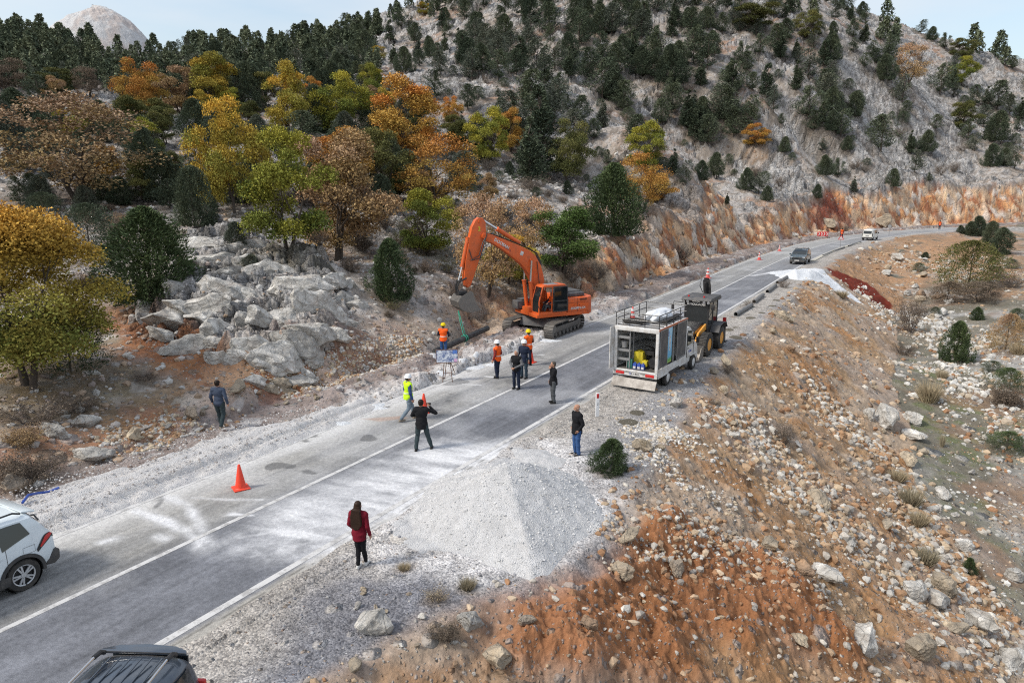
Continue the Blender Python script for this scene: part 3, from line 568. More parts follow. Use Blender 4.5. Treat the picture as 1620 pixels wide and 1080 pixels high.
for bi, (nm, path, spread, cnt, w0, w1) in enumerate(BANDS):
    P = np.array(path, float); Ls = np.concatenate([[0], np.cumsum(np.linalg.norm(P[1:] - P[:-1], axis=1))])
    for k in range(cnt):
        q = r0.uniform(0, Ls[-1]); i = min(np.searchsorted(Ls, q, 'right') - 1, len(P) - 2); f = (q - Ls[i]) / (Ls[i + 1] - Ls[i]); pt = P[i] + (P[i + 1] - P[i]) * f; nn = np.array([-(P[i + 1] - P[i])[1], (P[i + 1] - P[i])[0]]); nn = nn / np.linalg.norm(nn)
        pt = pt + nn * r0.normal() * spread; w = w0 + (w1 - w0) * r0.random()**2.2
        c = [PALE, CREAM, WARM, ORNG, GREY, PALE, CREAM][r0.integers(7)]
        if pt[1] > 1090 or pt[0] > 1640: continue
        third = ['upper', 'middle', 'lower'][min(int(3 * q / Ls[-1]), 2)]; sz = 'big' if w > w0 + .5 * (w1 - w0) else ('fist sized' if w < w0 + .1 * (w1 - w0) else 'modest')
        boulder(pt[0], pt[1], w, c, f'{ADJ[(k * 3 + bi) % 10]} {CN[c]} rock in the {third} {nm}', nm, sink=.15)
# small stones: too many to count
def scatter_stones(name, P, sizes, cols, seed, sub=1):
    r = np.random.default_rng(seed); base = [rock_shape(sub, r, planes=6, rough=.03) for _ in range(8)]
    Vs, Fs, Cs = [], [], []; off = 0; nv = len(base[0][0]); which = r.integers(8, size=len(P))
    for b in range(8):
        m = np.nonzero(which == b)[0]
        if not len(m): continue
        a = r.uniform(0, 6.28, len(m)); ca, sa = np.cos(a), np.sin(a); V0, F0 = base[b]; sc = sizes[m][:, None]
        x = V0[None, :, 0] * ca[:, None] - V0[None, :, 1] * sa[:, None]; y = V0[None, :, 0] * sa[:, None] + V0[None, :, 1] * ca[:, None]; z = np.broadcast_to(V0[None, :, 2], x.shape)
        V = np.stack([x * sc + P[m, 0:1], y * sc + P[m, 1:2], z * sc + P[m, 2:3] + sc * .02], -1).reshape(-1, 3)
        Vs.append(V); Fs.append((F0[None] + (np.arange(len(m)) * nv)[:, None, None] + off).reshape(-1, 3)); Cs.append(np.repeat(cols[m], nv, 0)); off += len(V)
    me = fast_mesh(name, np.concatenate(Vs), np.concatenate(Fs), False); set_attr(me, 'col', np.concatenate(Cs)); return me
def mat_stones():
    t = NT('stones'); c = t.attr('col').outputs['Color']; n = t.noise(16, 4, .7, t.pos())
    return t.out(t.mix(1, c, t.mix(t.rng(n, .3, .7), (.7, .7, .7), (1.25, 1.25, 1.25)), 'MULTIPLY'), .92, spec=.2)
M_st = mat_stones()
PALS = np.array([(.44, .40, .35), (.46, .35, .24), (.36, .20, .11), (.34, .30, .26), (.52, .48, .42), (.42, .30, .20), (.34, .23, .15), (.30, .165, .09), (.46, .36, .26), (.26, .15, .09)])
def scat(name, n, umin, umax, vmin, vmax, cond, smin, smax, seed, pal=None, pw=2.6):
    r = np.random.default_rng(seed); # area-uniform in world over the sector
    a = np.arctan2((r.uniform(umin, umax, n) - 810), 1100); rr = np.exp(r.uniform(np.log(11), np.log(vmax), n)) if False else np.sqrt(r.uniform(vmin**2, vmax**2, n))
    x = rr * np.sin(a); y = rr * np.cos(a); s, t = road_st(x, y); k = cond(x, y, s, t, r.random(n)); x, y = x[k], y[k]
    z = grid_lookup(GZ, x, y); sz = smin + (smax - smin) * r.random(len(x))**pw
    ci = r.integers(len(PALS) if pal is None else len(pal), size=len(x)); cols = (PALS if pal is None else np.array(pal))[ci] * r.uniform(.75, 1.15, (len(x), 1))
    me = scatter_stones(name, np.stack([x, y, z], 1), sz, cols, seed); me.materials.append(M_st); o = link(bpy.data.objects.new(name, me)); tag(o, kind='stuff'); return o
def c_right(x, y, s, t, q): dr = t - HW; w = np.interp(s, _shs, _shw); d = .36 + 1.5 * fbm(x * .3, y * .3, 3, 400) + .9 * fbm(x * 1.3, y * 1.3, 2, 407); return (dr > w - .6) & (q < np.clip(d, .03, 1)) & (dr < 24)
def c_val(x, y, s, t, q): return (t - HW > 14) & (q < .5 + fbm(x * .2, y * .2, 3, 402))
def c_sh(x, y, s, t, q): dr = t - HW; w = np.interp(s, _shs, _shw); return (dr > 1.0) & (dr < w + .6) & (q < .3 + .25 * dr / 3)
CUTF = GCUT.astype(np.float32)
def c_left(x, y, s, t, q): dl = -t - HW; return (dl > 3.6) & (grid_lookup(CUTF, x, y) < .05) & (q < .55 + 1.2 * fbm(x * .25, y * .25, 3, 404))
def c_heap(x, y, s, t, q): dl = -t - HW; return (dl > .7) & (dl < 4.2) & (q < .8)
scat('rubble', 24000, 400, 1680, 11, 34, c_right, .016, .16, 21, pw=5); scat('rubble', 12000, 900, 1680, 34, 75, c_right, .04, .28, 22, pw=4)
scat('valley_stones', 6000, 1100, 1700, 22, 80, c_val, .03, .22, 23, pw=5, pal=[(.50, .49, .46), (.58, .57, .54), (.36, .35, .33)])
scat('shoulder_gravel', 9000, 300, 1400, 10.5, 45, c_sh, .012, .06, 24, [(.32, .32, .33), (.45, .44, .43), (.25, .25, .27)])
scat('scree', 16000, -60, 1000, 20, 65, c_left, .03, .22, 25, [(.42, .38, .35), (.50, .48, .45), (.38, .28, .20), (.33, .27, .24)]); scat('scree', 12000, -60, 1000, 60, 110, c_left, .08, .38, 26, [(.42, .38, .35), (.50, .48, .45), (.44, .42, .40), (.33, .27, .24)])
scat('dug_gravel', 16000, -60, 1000, 15, 75, c_heap, .02, .12, 27, [(.30, .26, .24), (.42, .39, .37), (.24, .18, .155), (.50, .48, .46)])

def belt(name, path, n, sd, smin, smax, seed, pal, pw=3.2):
    r = np.random.default_rng(seed); P = np.array([cast(u, v)[:2] for u, v in path]); L = np.concatenate([[0], np.cumsum(np.linalg.norm(P[1:] - P[:-1], axis=1))]); q = r.uniform(0, L[-1], n); i = np.clip(np.searchsorted(L, q) - 1, 0, len(P) - 2); f = ((q - L[i]) / (L[i + 1] - L[i]))[:, None]
    p = P[i] + (P[i + 1] - P[i]) * f + r.normal(size=(n, 2)) * sd; k = fbm(p[:, 0] * .5, p[:, 1] * .5, 3, seed) > -.12 - .25 * r.random(n); p = p[k]; t = road_st(p[:, 0], p[:, 1])[1]; p = p[np.abs(t) > HW + 2.2]; z = grid_lookup(GZ, p[:, 0], p[:, 1]); sz = smin + (smax - smin) * r.random(len(p))**pw
    me = scatter_stones(name, np.column_stack([p, z]), sz, np.array(pal)[r.integers(len(pal), size=len(p))] * r.uniform(.8, 1.15, (len(p), 1)), seed); me.materials.append(M_st); tag(link(bpy.data.objects.new(name, me)), kind='stuff')
PB = [(.44, .40, .35), (.44, .34, .235), (.52, .49, .44), (.36, .33, .295), (.40, .28, .18), (.33, .20, .115)]
belt('rubble', [(1110, 610), (1190, 690), (1280, 790), (1380, 890), (1470, 970), (1580, 1070)], 6000, 1.3, .018, .22, 31, PB, 4.5)
belt('rubble', [(1290, 610), (1340, 680), (1400, 740), (1450, 820), (1510, 920), (1580, 1010)], 4500, .9, .02, .26, 32, PB, 4.5)
belt('rubble', [(960, 850), (1050, 845), (1150, 850), (1250, 890), (1330, 960)], 2200, .5, .015, .14, 33, PB, 4)
belt('rubble', [(1030, 650), (1060, 720), (1120, 780)], 4500, .7, .02, .12, 34, [(.58, .56, .53), (.50, .47, .43), (.46, .38, .28)])
belt('rubble', [(1400, 420), (1470, 410), (1560, 430), (1600, 470)], 3500, 6.0, .06, .45, 36, PB, 5); belt('rubble', [(1380, 480), (1450, 500), (1520, 560), (1560, 640)], 4500, 2.2, .04, .40, 37, [(.56, .54, .50), (.46, .44, .41), (.40, .33, .25)], 4.5)
belt('scree', [(180, 700), (300, 660), (420, 620), (560, 590), (680, 545)], 6000, .55, .02, .14, 35, [(.46, .38, .28), (.50, .47, .43), (.38, .24, .14)])
# ---------------------------------------------------------------- trees and shrubs
def tubes(paths, k=6):
    """paths: list of (points (n,3), radii (n,)) -> V, F"""
    Vs, Fs, off = [], [], 0
    for P, r in paths:
        P = np.asarray(P, float); r = np.asarray(r, float); n = len(P); d = np.gradient(P, axis=0); d /= np.linalg.norm(d, axis=1)[:, None] + 1e-9
        ref = np.array([0, 0, 1.]) if abs(d[0, 2]) < .9 else np.array([1., 0, 0]); a = np.cross(d, ref); a /= np.linalg.norm(a, axis=1)[:, None] + 1e-9; b = np.cross(d, a)
        th = np.arange(k) / k * 2 * np.pi; ring = P[:, None] + r[:, None, None] * (a[:, None] * np.cos(th)[None, :, None] + b[:, None] * np.sin(th)[None, :, None])
        Vs.append(ring.reshape(-1, 3)); i, j = np.meshgrid(np.arange(n - 1), np.arange(k), indexing='ij')
        Fs.append(np.stack([i * k + j, i * k + (j + 1) % k, (i + 1) * k + (j + 1) % k, (i + 1) * k + j], -1).reshape(-1, 4) + off); off += n * k
    return np.concatenate(Vs), np.concatenate(Fs)
def limb(r, p, d, L, rad, out, depth, spread=.6, up=.25):
    n = 5; pts = [p]; rr = [rad]; q = np.array(p, float); dd = np.array(d, float)
    for i in range(n):
        dd = dd + r.normal(size=3) * .13 + np.array([0, 0, up * .25]); dd /= np.linalg.norm(dd); q = q + dd * L / n; pts.append(q.copy()); rr.append(rad * (1 - .62 * (i + 1) / n))
    out.append((np.array(pts), np.array(rr)))
    if depth > 0:
        for k in range(r.integers(3, 5)):
            i = r.integers(2, n + 1); nd = dd + r.normal(size=3) * spread; nd[2] = abs(nd[2]) * .6 + up * .3; nd /= np.linalg.norm(nd)
            limb(r, pts[i], nd, L * r.uniform(.5, .75), rr[i] * .72, out, depth - 1, spread, up)
def leaf_mesh(name, P, N, L, Wd, var, tri=False, k=2):
    """P leaf centres, N long-axis directions, L length, Wd width"""
    n = len(P); r = np.random.default_rng(n); rnd = r.normal(size=(n, 3)); s = np.cross(N, rnd); s /= np.linalg.norm(s, axis=1)[:, None] + 1e-9
    L = np.broadcast_to(L, (n,))[:, None]; Wd = np.broadcast_to(Wd, (n,))[:, None]
    if tri: V = np.stack([P - N * L * .5 - s * Wd * .5, P - N * L * .5 + s * Wd * .5, P + N * L * .5], 1); F = np.arange(n * 3).reshape(-1, 3); c = 3
    else:
        up = np.cross(N, s) * Wd * .25; V = np.stack([P - N * L * .5, P - s * Wd * .5 + up, P + N * L * .5, P + s * Wd * .5 + up], 1); F = np.arange(n * 4).reshape(-1, 4); c = 4
    me = fast_mesh(name, V.reshape(-1, 3), F, False); set_attr(me, 'var', np.repeat(var, c, 0)); return me
def unit(v): return v / (np.linalg.norm(v, axis=-1, keepdims=True) + 1e-9)
def crown_lobes(r, lobes, n, leaf, name, tri=False, upb=.2, gap=.15, thick=.45):
    C_ = np.array([l[:3] for l in lobes]); Rr = np.array([l[3] for l in lobes]); w = Rr**2; w /= w.sum(); k = r.choice(len(lobes), n, p=w)
    d = unit(r.normal(size=(n, 3))); d[:, 2] = np.where(d[:, 2] < -.35, -d[:, 2], d[:, 2]); rad = Rr[k] * (1 - thick * r.random(n)**1.6)
    P = C_[k] + d * rad[:, None] * np.array([1, 1, .82]); g = fbm(P[:, 0] * 1.6 + P[:, 2], P[:, 1] * 1.6 - P[:, 2] * 1.3, 3, 500); keep = g > -gap - .3 * r.random(n); P, d, k = P[keep], d[keep], k[keep]
    m = len(P); P += r.normal(size=(m, 3)) * leaf * .8
    N = unit(d * .5 + r.normal(size=(m, 3)) * .8 + np.array([0, 0, upb])); lr = r.random(len(lobes)); zmin, zmax = P[:, 2].min(), P[:, 2].max()
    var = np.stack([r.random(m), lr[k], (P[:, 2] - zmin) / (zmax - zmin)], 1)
    L = leaf * r.uniform(.7, 1.35, m); return leaf_mesh(name, P, N, L, L * (.34 if tri else .72), var, tri)
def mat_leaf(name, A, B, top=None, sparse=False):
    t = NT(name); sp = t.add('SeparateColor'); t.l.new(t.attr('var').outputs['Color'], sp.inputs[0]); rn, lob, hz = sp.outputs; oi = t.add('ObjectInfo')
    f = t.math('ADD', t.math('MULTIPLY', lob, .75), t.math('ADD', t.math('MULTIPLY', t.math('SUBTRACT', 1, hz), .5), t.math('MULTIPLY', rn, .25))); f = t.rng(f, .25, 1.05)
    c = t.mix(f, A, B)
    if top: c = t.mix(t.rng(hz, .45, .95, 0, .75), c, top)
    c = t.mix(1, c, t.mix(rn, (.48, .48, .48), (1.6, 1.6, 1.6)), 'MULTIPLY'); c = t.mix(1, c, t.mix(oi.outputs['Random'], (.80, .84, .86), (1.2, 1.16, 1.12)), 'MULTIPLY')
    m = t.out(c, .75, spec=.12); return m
def mat_bark(name, c):
    t = NT(name); n = t.noise(7, 5, .7, t.mul(t.obj(), (1, 1, .3))); return t.out(t.mix(n, tuple(q * .55 for q in c), tuple(q * 1.5 for q in c)), .95, t.bump(n, .6, .04), spec=.1)
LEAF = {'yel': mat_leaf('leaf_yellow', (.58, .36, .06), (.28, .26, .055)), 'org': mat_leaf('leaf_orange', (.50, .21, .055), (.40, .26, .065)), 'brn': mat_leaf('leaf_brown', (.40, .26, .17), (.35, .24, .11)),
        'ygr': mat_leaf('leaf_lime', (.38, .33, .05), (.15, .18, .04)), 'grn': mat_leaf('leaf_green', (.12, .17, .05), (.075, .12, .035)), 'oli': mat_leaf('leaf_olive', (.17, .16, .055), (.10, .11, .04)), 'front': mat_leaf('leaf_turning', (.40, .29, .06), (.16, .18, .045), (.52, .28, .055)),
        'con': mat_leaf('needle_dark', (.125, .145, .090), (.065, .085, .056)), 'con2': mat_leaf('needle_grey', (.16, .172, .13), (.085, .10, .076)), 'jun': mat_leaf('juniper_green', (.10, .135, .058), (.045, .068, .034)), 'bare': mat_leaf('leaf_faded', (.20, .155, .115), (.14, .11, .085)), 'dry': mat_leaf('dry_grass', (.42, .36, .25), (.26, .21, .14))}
BARK = mat_bark('bark', (.085, .070, .058)); TWIG = mat_bark('twig', (.17, .14, .12))
KINDS_ = {}
def mk_trunk(name, paths, k=6, mat=None):
    V, F = tubes(paths, k); me = fast_mesh(name, V, F, True); me.materials.append(mat or BARK); return me
def build_oak(seed, sparse=False, wide=1.0, nl=21000, lf=.115, zlo=.13, nlob=None):           # unit: 1 high
    r = np.random.default_rng(seed); S = 6.0; paths = []
    nt = r.integers(1, 4)
    for k in range(nt):
        a = r.uniform(0, 6.28); d = np.array([math.cos(a) * .22 * (nt > 1), math.sin(a) * .22 * (nt > 1), 1]); limb(r, [math.cos(a) * .12 * (nt > 1), math.sin(a) * .12 * (nt > 1), -.25], unit(d), S * .50, .15 if nt == 1 else .11, paths, 3, .75, .3)
    tr = mk_trunk('trunk', [(p, q) for p, q in paths], 5)
    lobes = []; n = nlob or r.integers(32, 44)
    for k in range(n):
        z = r.uniform(zlo, .90); a = r.uniform(0, 6.28); m = math.sin(min(1, (1.03 - z) / .5) * 1.5) * .38 * wide * min(1, .62 + z); q = m * math.sqrt(r.random()); rr = r.uniform(.07, .15)
        lobes.append((math.cos(a) * q * S, math.sin(a) * q * S, z * S, rr * S))
    cr = crown_lobes(r, lobes, 10500 if sparse else nl, lf, 'crown', gap=.12 if sparse else .34, thick=.7 if sparse else .5)
    return tr, cr, S
def build_pine(seed, shape='pine'):
    r = np.random.default_rng(seed); S = 5.0; n = {'dome': 12000, 'round': 24000, 'pine': 8000, 'tall': 7000}[shape]; z = r.random(n) ** {'dome': .8, 'round': 1.15, 'pine': 1.0, 'tall': 1.05}[shape]; a = r.uniform(0, 6.2832, n)
    if shape == 'round': m = .44 * (1 - z)**.55 * (z + .08)**.24 * 1.15; z = .02 + z * .97
    elif shape == 'dome': m = .5 * np.sqrt(np.maximum(0, 1 - np.maximum(0, (z - .3) / .7)**2)) * (.8 + .2 * ss(0, .3, z)); z = .02 + z * .97
    elif shape == 'tall': z = .06 + z * .93; m = .20 * (1.01 - z)**.75
    else: z = .13 + z * .86; m = .33 * (1.01 - z)**.42 * ss(.04, .30, z) + .03
    cx, cy = np.cos(a), np.sin(a); off = r.uniform(0, 50); A_ = {'dome': .75, 'round': .80, 'pine': 1.35, 'tall': .95}[shape]
    l1 = fbm(cx * 1.9 + off, cy * 1.9 + z * (3.2 if shape == 'round' else 7.0), 3, 510); l2 = fbm(cx * 4.5 + off, cy * 4.5 + z * 9, 2, 515)
    rad = np.maximum(m * (1 + A_ * l1 + .55 * l2), .01); depth = 1 - (.62 if shape not in ('round', 'dome') else .55) * r.random(n)**1.9; q = rad * depth; P = np.stack([cx * q, cy * q, z], 1) * S; P += r.normal(size=(n, 3)) * .045
    P[:, 0] += .12 * S * (fbm(z * 1.3 + off, z * 0, 2, 520)) * z; keep = (fbm(P[:, 0] * 1.3 + off, P[:, 1] * 1.3 + P[:, 2] * 1.6, 2, 525) > {'dome': -.5, 'round': -.42, 'pine': -.16, 'tall': -.22}[shape]); P, cx, cy, z, l1 = P[keep], cx[keep], cy[keep], z[keep], l1[keep]; m_ = len(P)
    N = unit(np.stack([cx, cy, np.full(m_, .9 if shape in ('round', 'dome') else .45)], 1) + r.normal(size=(m_, 3)) * .45); var = np.stack([r.random(m_), np.clip(.5 + l1 * .9, 0, 1), z], 1); L = (.15 if shape in ('round', 'dome') else .19) * r.uniform(.7, 1.4, m_)
    cr = leaf_mesh('crown', P, N, L, L * .42, var, True); P = np.array([[r.normal() * .02 * i, r.normal() * .02 * i, z_] for i, z_ in enumerate(np.linspace(-.3, S * .9, 7))]); paths = [(P, np.linspace(.10, .02, 7))]
    for k in range(14):
        z_ = r.uniform(.15, .8) * S; a_ = r.uniform(0, 6.28); e = .18 * S * (1 - z_ / S); paths.append((np.array([[0, 0, z_], [math.cos(a_) * e * .6, math.sin(a_) * e * .6, z_ + .1], [math.cos(a_) * e, math.sin(a_) * e, z_ + .3]]), np.array([.04, .025, .01])))
    return mk_trunk('trunk', paths, 5), cr, S
def build_shrub(seed, leafy=.5):
    r = np.random.default_rng(seed); S = 2.0; paths = []
    for k in range(34):
        a = r.uniform(0, 6.28); d = unit(np.array([math.cos(a) * r.uniform(.2, 1.2), math.sin(a) * r.uniform(.2, 1.2), 1.])); limb(r, [math.cos(a) * .15, math.sin(a) * .15, -.05], d, S * r.uniform(.4, .62), .018, paths, 2, .5, .2)
    P = np.concatenate([p for p, q in paths]); P = P[r.integers(len(P), size=4200)] + r.normal(size=(4200, 3)) * .07; m = len(P)
    N = unit(r.normal(size=(m, 3)) + np.array([0, 0, .3])); var = np.stack([r.random(m), r.random(m), np.clip(P[:, 2] / S, 0, 1)], 1)
    n = int(m * leafy); cr = leaf_mesh('foliage', P[:n], N[:n], .085, .05, var[:n]); return mk_trunk('stem', paths, 3, TWIG), cr, S
def build_tuft(seed, n=900, spread=.5):
    r = np.random.default_rng(seed); S = 1.0; a = r.uniform(0, 6.28, n); q = np.sqrt(r.random(n)) * .25; base = np.stack([np.cos(a) * q, np.sin(a) * q, np.zeros(n)], 1); h = r.uniform(.35, 1, n)
    d = unit(np.stack([np.cos(a) * spread * r.random(n) * 1.4, np.sin(a) * spread * r.random(n) * 1.4, np.ones(n)], 1) + r.normal(size=(n, 3)) * .12)
    var = np.stack([r.random(n), r.random(n), h], 1); cr = leaf_mesh('foliage', base + d * h[:, None] * .5, d, h, .03, var, True); return None, cr, S
LIB = {'oakF': [build_oak(5, nl=52000, lf=.085, nlob=75, zlo=.16)], 'bush': [build_oak(6, nl=16000, zlo=.05, wide=1.2, nlob=40)], 'bushC': [build_pine(s, 'dome') for s in (81, 82)], 'oak': [build_oak(s) for s in (1, 2, 3, 4)] + [build_oak(9, wide=1.15)], 'oakS': [build_oak(21, True), build_oak(22, True, 1.15)], 'pine': [build_pine(s) for s in (31, 32, 33, 34)], 'tall': [build_pine(s, 'tall') for s in (41, 42)], 'round': [build_pine(s, 'round') for s in (51, 52, 53)],
       'shrub': [build_shrub(61, .25), build_shrub(62, .25)], 'shrubL': [build_shrub(63, 1.0), build_shrub(64, 1.0)], 'tuft': [build_tuft(71), build_tuft(72)]}
DIM = {}
for k, L in LIB.items():
    for tr, cr, S in L:
        a = np.empty(len(cr.vertices) * 3, np.float32); cr.vertices.foreach_get('co', a); a = a.reshape(-1, 3); DIM[cr.name] = (np.percentile(a[:, 2], 99.5), 2 * np.percentile(np.abs(a[:, 0]), 98))
ntree = 0
TREEPOS = []; LITTER = []
NAMES = {'oakF': 'oak_tree', 'bush': 'oak_tree', 'bushC': 'juniper_bush', 'oak': 'oak_tree', 'oakS': 'oak_tree', 'pine': 'pine_tree', 'tall': 'cypress_tree', 'round': 'juniper_tree', 'shrub': 'shrub', 'shrubL': 'shrub', 'tuft': 'grass_tuft'}
CATS = {'oakF': 'tree', 'bush': 'tree', 'bushC': 'shrub', 'oak': 'tree', 'oakS': 'tree', 'pine': 'tree', 'tall': 'tree', 'round': 'tree', 'shrub': 'shrub', 'shrubL': 'shrub', 'tuft': 'plant'}
def tree(kind, u, v, hpx, wpx, leafm, label, group=None, parts=True, var=None):
    global ntree
    ntree += 1; r = np.random.default_rng(1000 + ntree); L = LIB[kind]; tr, cr, S = L[(ntree if var is None else var) % len(L)]
    p = cast(u, v, GZ); d = math.hypot(p[0], p[1]) * math.cos(math.atan2(p[0], p[1])); H = hpx * d / FPX; W = wpx * d / FPX; h0, w0 = DIM[cr.name]
    nm = NAMES[kind]; e = empty(nm, (p[0], p[1], p[2] - .05), r.uniform(0, 6.28), label=label, cat=CATS[kind], group=group); e.scale = (W / w0, W / w0, H / h0); TREEPOS.append((u, v)); LITTER.append((p[0], p[1], W * .55, leafm))
    for mesh, n_ in ((tr, 'trunk' if CATS[kind] == 'tree' else 'stem'), (cr, 'crown' if CATS[kind] == 'tree' else 'foliage')):
        if mesh is None: continue
        if not len(mesh.materials): mesh.materials.append(None)
        o = bpy.data.objects.new(n_, mesh); COL.objects.link(o); o.parent = e
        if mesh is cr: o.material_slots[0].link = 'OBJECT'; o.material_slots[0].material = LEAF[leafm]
    return e
for a in [
    ('oakF', 45, 612, 290, 268, 'front', 'big oak turning orange at its top, green below, cut by the left edge'),
    ('bushC', 112, 588, 108, 120, 'jun', 'dark green juniper tucked under the big turning oak'),
    ('oakS', 125, 322, 162, 222, 'brn', 'wide brown oak with thin leaves and forked trunk at left'),
    ('oak', 372, 338, 172, 118, 'yel', 'golden orange oak with two slim trunks above the outcrop'),
    ('oak', 455, 398, 186, 130, 'ygr', 'tall lime yellow oak right of the golden one'),
    ('oak', 535, 412, 196, 140, 'brn', 'large brown russet oak right of the tall lime oak'),
    ('oak', 545, 320, 112, 96, 'org', 'orange oak crown rising behind the large brown russet oak'),
    ('oak', 640, 250, 118, 124, 'org', 'broad deep orange oak at the middle of the forest edge'),
    ('oak', 548, 215, 92, 90, 'ygr', 'lime green oak left of the broad orange oak'),
    ('oak', 600, 320, 110, 90, 'oli', 'olive oak between the russet and orange crowns'),
    ('oakS', 695, 330, 112, 128, 'org', 'rust coloured thin oak behind the excavator boom'),
    ('oak', 680, 402, 100, 92, 'ygr', 'small bright lime oak left of the excavator arm'),
    ('oakS', 770, 462, 152, 112, 'brn', 'brown half bare oak behind the excavator arm'),
    ('oak', 805, 448, 78, 84, 'yel', 'low yellow oak framed by the excavator boom'),
    ('oakS', 840, 410, 95, 86, 'brn', 'brown thin oak between the boom and green tree'),
    ('oak', 888, 430, 100, 98, 'grn', 'green spreading tree with dark stems above the excavator cab'),
    ('oak', 772, 258, 82, 58, 'ygr', 'small lime oak standing in pale scree'), ('oak', 808, 240, 64, 46, 'org', 'small orange oak next to the lime oak in scree'),
    ('oak', 900, 288, 92, 74, 'oli', 'round olive green tree above the green stemmed one'),
    ('oakS', 1015, 337, 92, 72, 'org', 'thin orange oak with black trunk above the road cut'), ('oak', 1038, 322, 46, 44, 'org', 'low orange bush oak at the foot of the black trunked oak'), ('oak', 1022, 268, 72, 58, 'ygr', 'lime oak crown above the thin orange oak'),
    ('oak', 458, 212, 102, 72, 'yel', 'yellow oak standing alone in the dark pines'), ('oak', 222, 190, 86, 78, 'org', 'rust oak first of the autumn row below the pines'),
    ('oak', 285, 180, 68, 62, 'brn', 'salmon brown oak in the autumn row below the pines'), ('oak', 335, 175, 80, 68, 'yel', 'yellow oak ending the autumn row below the pines'), ('oak', 240, 205, 46, 60, 'oli', 'olive low oak in front of the rust oak'),
    ('oak', 586, 140, 38, 42, 'oli', 'small round olive tree among pines near the crest'), ('oak', 716, 196, 40, 34, 'org', 'small orange oak at the edge of the dark pines'), ('oak', 720, 225, 40, 40, 'oli', 'olive small tree below the small orange oak'),
    ('oak', 1198, 46, 36, 62, 'oli', 'yellowish oak high near the crest'), ('oak', 1276, 62, 40, 36, 'oli', 'pale olive oak near the crest'), ('oakS', 1436, 132, 56, 54, 'brn', 'faded brown oak beside the big cliff top'),
    ('oak', 1524, 136, 42, 42, 'ygr', 'lime oak on the far ridge slope'), ('oak', 1196, 232, 34, 38, 'org', 'tiny golden oak on the grey rock face'), ('oak', 1520, 206, 42, 38, 'oli', 'olive oak right of the grey cliff'),
    ('oak', 1522, 92, 28, 34, 'oli', 'olive oak on the right skyline'), ('oakS', 12, 150, 52, 60, 'bare', 'pale leafless tree at the far left edge'), ('oakS', 140, 152, 42, 42, 'bare', 'grey leafless tree below the forest at left'), ('oak', 90, 152, 40, 60, 'oli', 'olive tree at the left forest edge'),
    ('oakS', 600, 95, 20, 26, 'yel', 'tiny yellow tree near the crest'), ('oak', 672, 24, 18, 22, 'yel', 'small yellow tree on the crest'),
    ('bushC', 1532, 456, 76, 112, 'oli', 'wide olive brown tree in the valley'), ('bushC', 1590, 555, 62, 60, 'brn', 'rusty bare tree at the right edge of the valley'), ('oakS', 1545, 478, 34, 60, 'bare', 'bare brown thicket under the wide olive tree'),
]: tree(*a)
for a in [
    ('round', 240, 476, 148, 148, 'jun', 'big round dark juniper above the outcrop'), ('round', 617, 474, 98, 70, 'jun', 'cone shaped juniper on the scree left of the excavator'), ('round', 968, 372, 110, 88, 'jun', 'large smooth juniper above the road cut'),
    ('round', 258, 317, 76, 60, 'con', 'dark juniper right of the wide brown oak'), ('round', 308, 357, 92, 66, 'con', 'dark feathery juniper above the outcrop'), ('round', 228, 264, 60, 50, 'con', 'dark juniper behind the wide brown oak'),
    ('bushC', 142, 402, 80, 98, 'con', 'broad dark juniper left of the big round one'), ('bushC', 70, 342, 38, 62, 'con', 'low dark juniper under the brown oak'), ('tall', 852, 278, 132, 62, 'con', 'tallest dark cypress above the green trees'), ('tall', 838, 290, 98, 48, 'con', 'dark cypress leaning on the tallest one'),
    ('round', 1512, 572, 68, 48, 'jun', 'upright juniper in the valley'), ('bushC', 1596, 618, 40, 60, 'jun', 'low juniper at the right edge of the valley'), ('bushC', 1592, 712, 34, 68, 'jun', 'spreading low juniper at the right edge'),
    ('round', 1534, 372, 22, 22, 'con', 'small juniper beside the far road'), ('round', 1548, 372, 30, 26, 'con', 'second juniper beside the far road'), ('round', 1567, 384, 34, 28, 'con', 'juniper at the far road bend'), ('round', 1582, 402, 42, 36, 'con', 'biggest juniper of the far road cluster'), ('round', 1520, 368, 12, 12, 'con', 'tiny juniper left of the far road cluster'),
    ('round', 967, 747, 62, 62, 'jun', 'bright green juniper bush on the gravel shoulder'), ('bushC', 1452, 430, 15, 24, 'con', 'dark cushion juniper at the edge of the tan slope'), ('round', 1463, 408, 10, 12, 'con', 'tiny dark juniper on the tan slope'), ('round', 1545, 506, 22, 20, 'jun', 'small juniper above the upright valley juniper'),
    ('round', 1570, 415, 9, 12, 'con', 'tiny juniper below the far cluster'), ('round', 1534, 905, 30, 22, 'jun', 'green sapling on the valley grass'), ('round', 374, 390, 40, 36, 'con2', 'grey green juniper at the top of the outcrop'), ('round', 465, 572, 14, 22, 'jun', 'small green tuft bush in the outcrop'), ('round', 395, 425, 24, 34, 'con2', 'low scrub juniper in the middle of the outcrop'),
    ('round', 1120, 470, 8, 14, 'jun', 'small green bush at the foot of the orange cut'),
    ('round', 225, 235, 50, 60, 'con', 'dark juniper below the autumn row'), ('round', 355, 230, 60, 60, 'con', 'dark juniper right of the autumn row'), ('round', 310, 215, 55, 50, 'con', 'dark pine below the salmon oak'), ('round', 395, 175, 70, 60, 'con', 'dark round pine left of the lone yellow oak'), ('round', 30, 215, 70, 60, 'con', 'dark pine at the left edge below the forest'),
    ('round', 10, 225, 60, 60, 'con2', 'grey pine at the left edge'), ('round', 580, 260, 55, 60, 'con', 'dark pine between lime and orange oaks'), ('round', 640, 300, 60, 60, 'con', 'dark juniper below the broad orange oak'), ('round', 500, 210, 70, 46, 'con', 'dark pine right of the lone yellow oak'),
]: tree(*a)
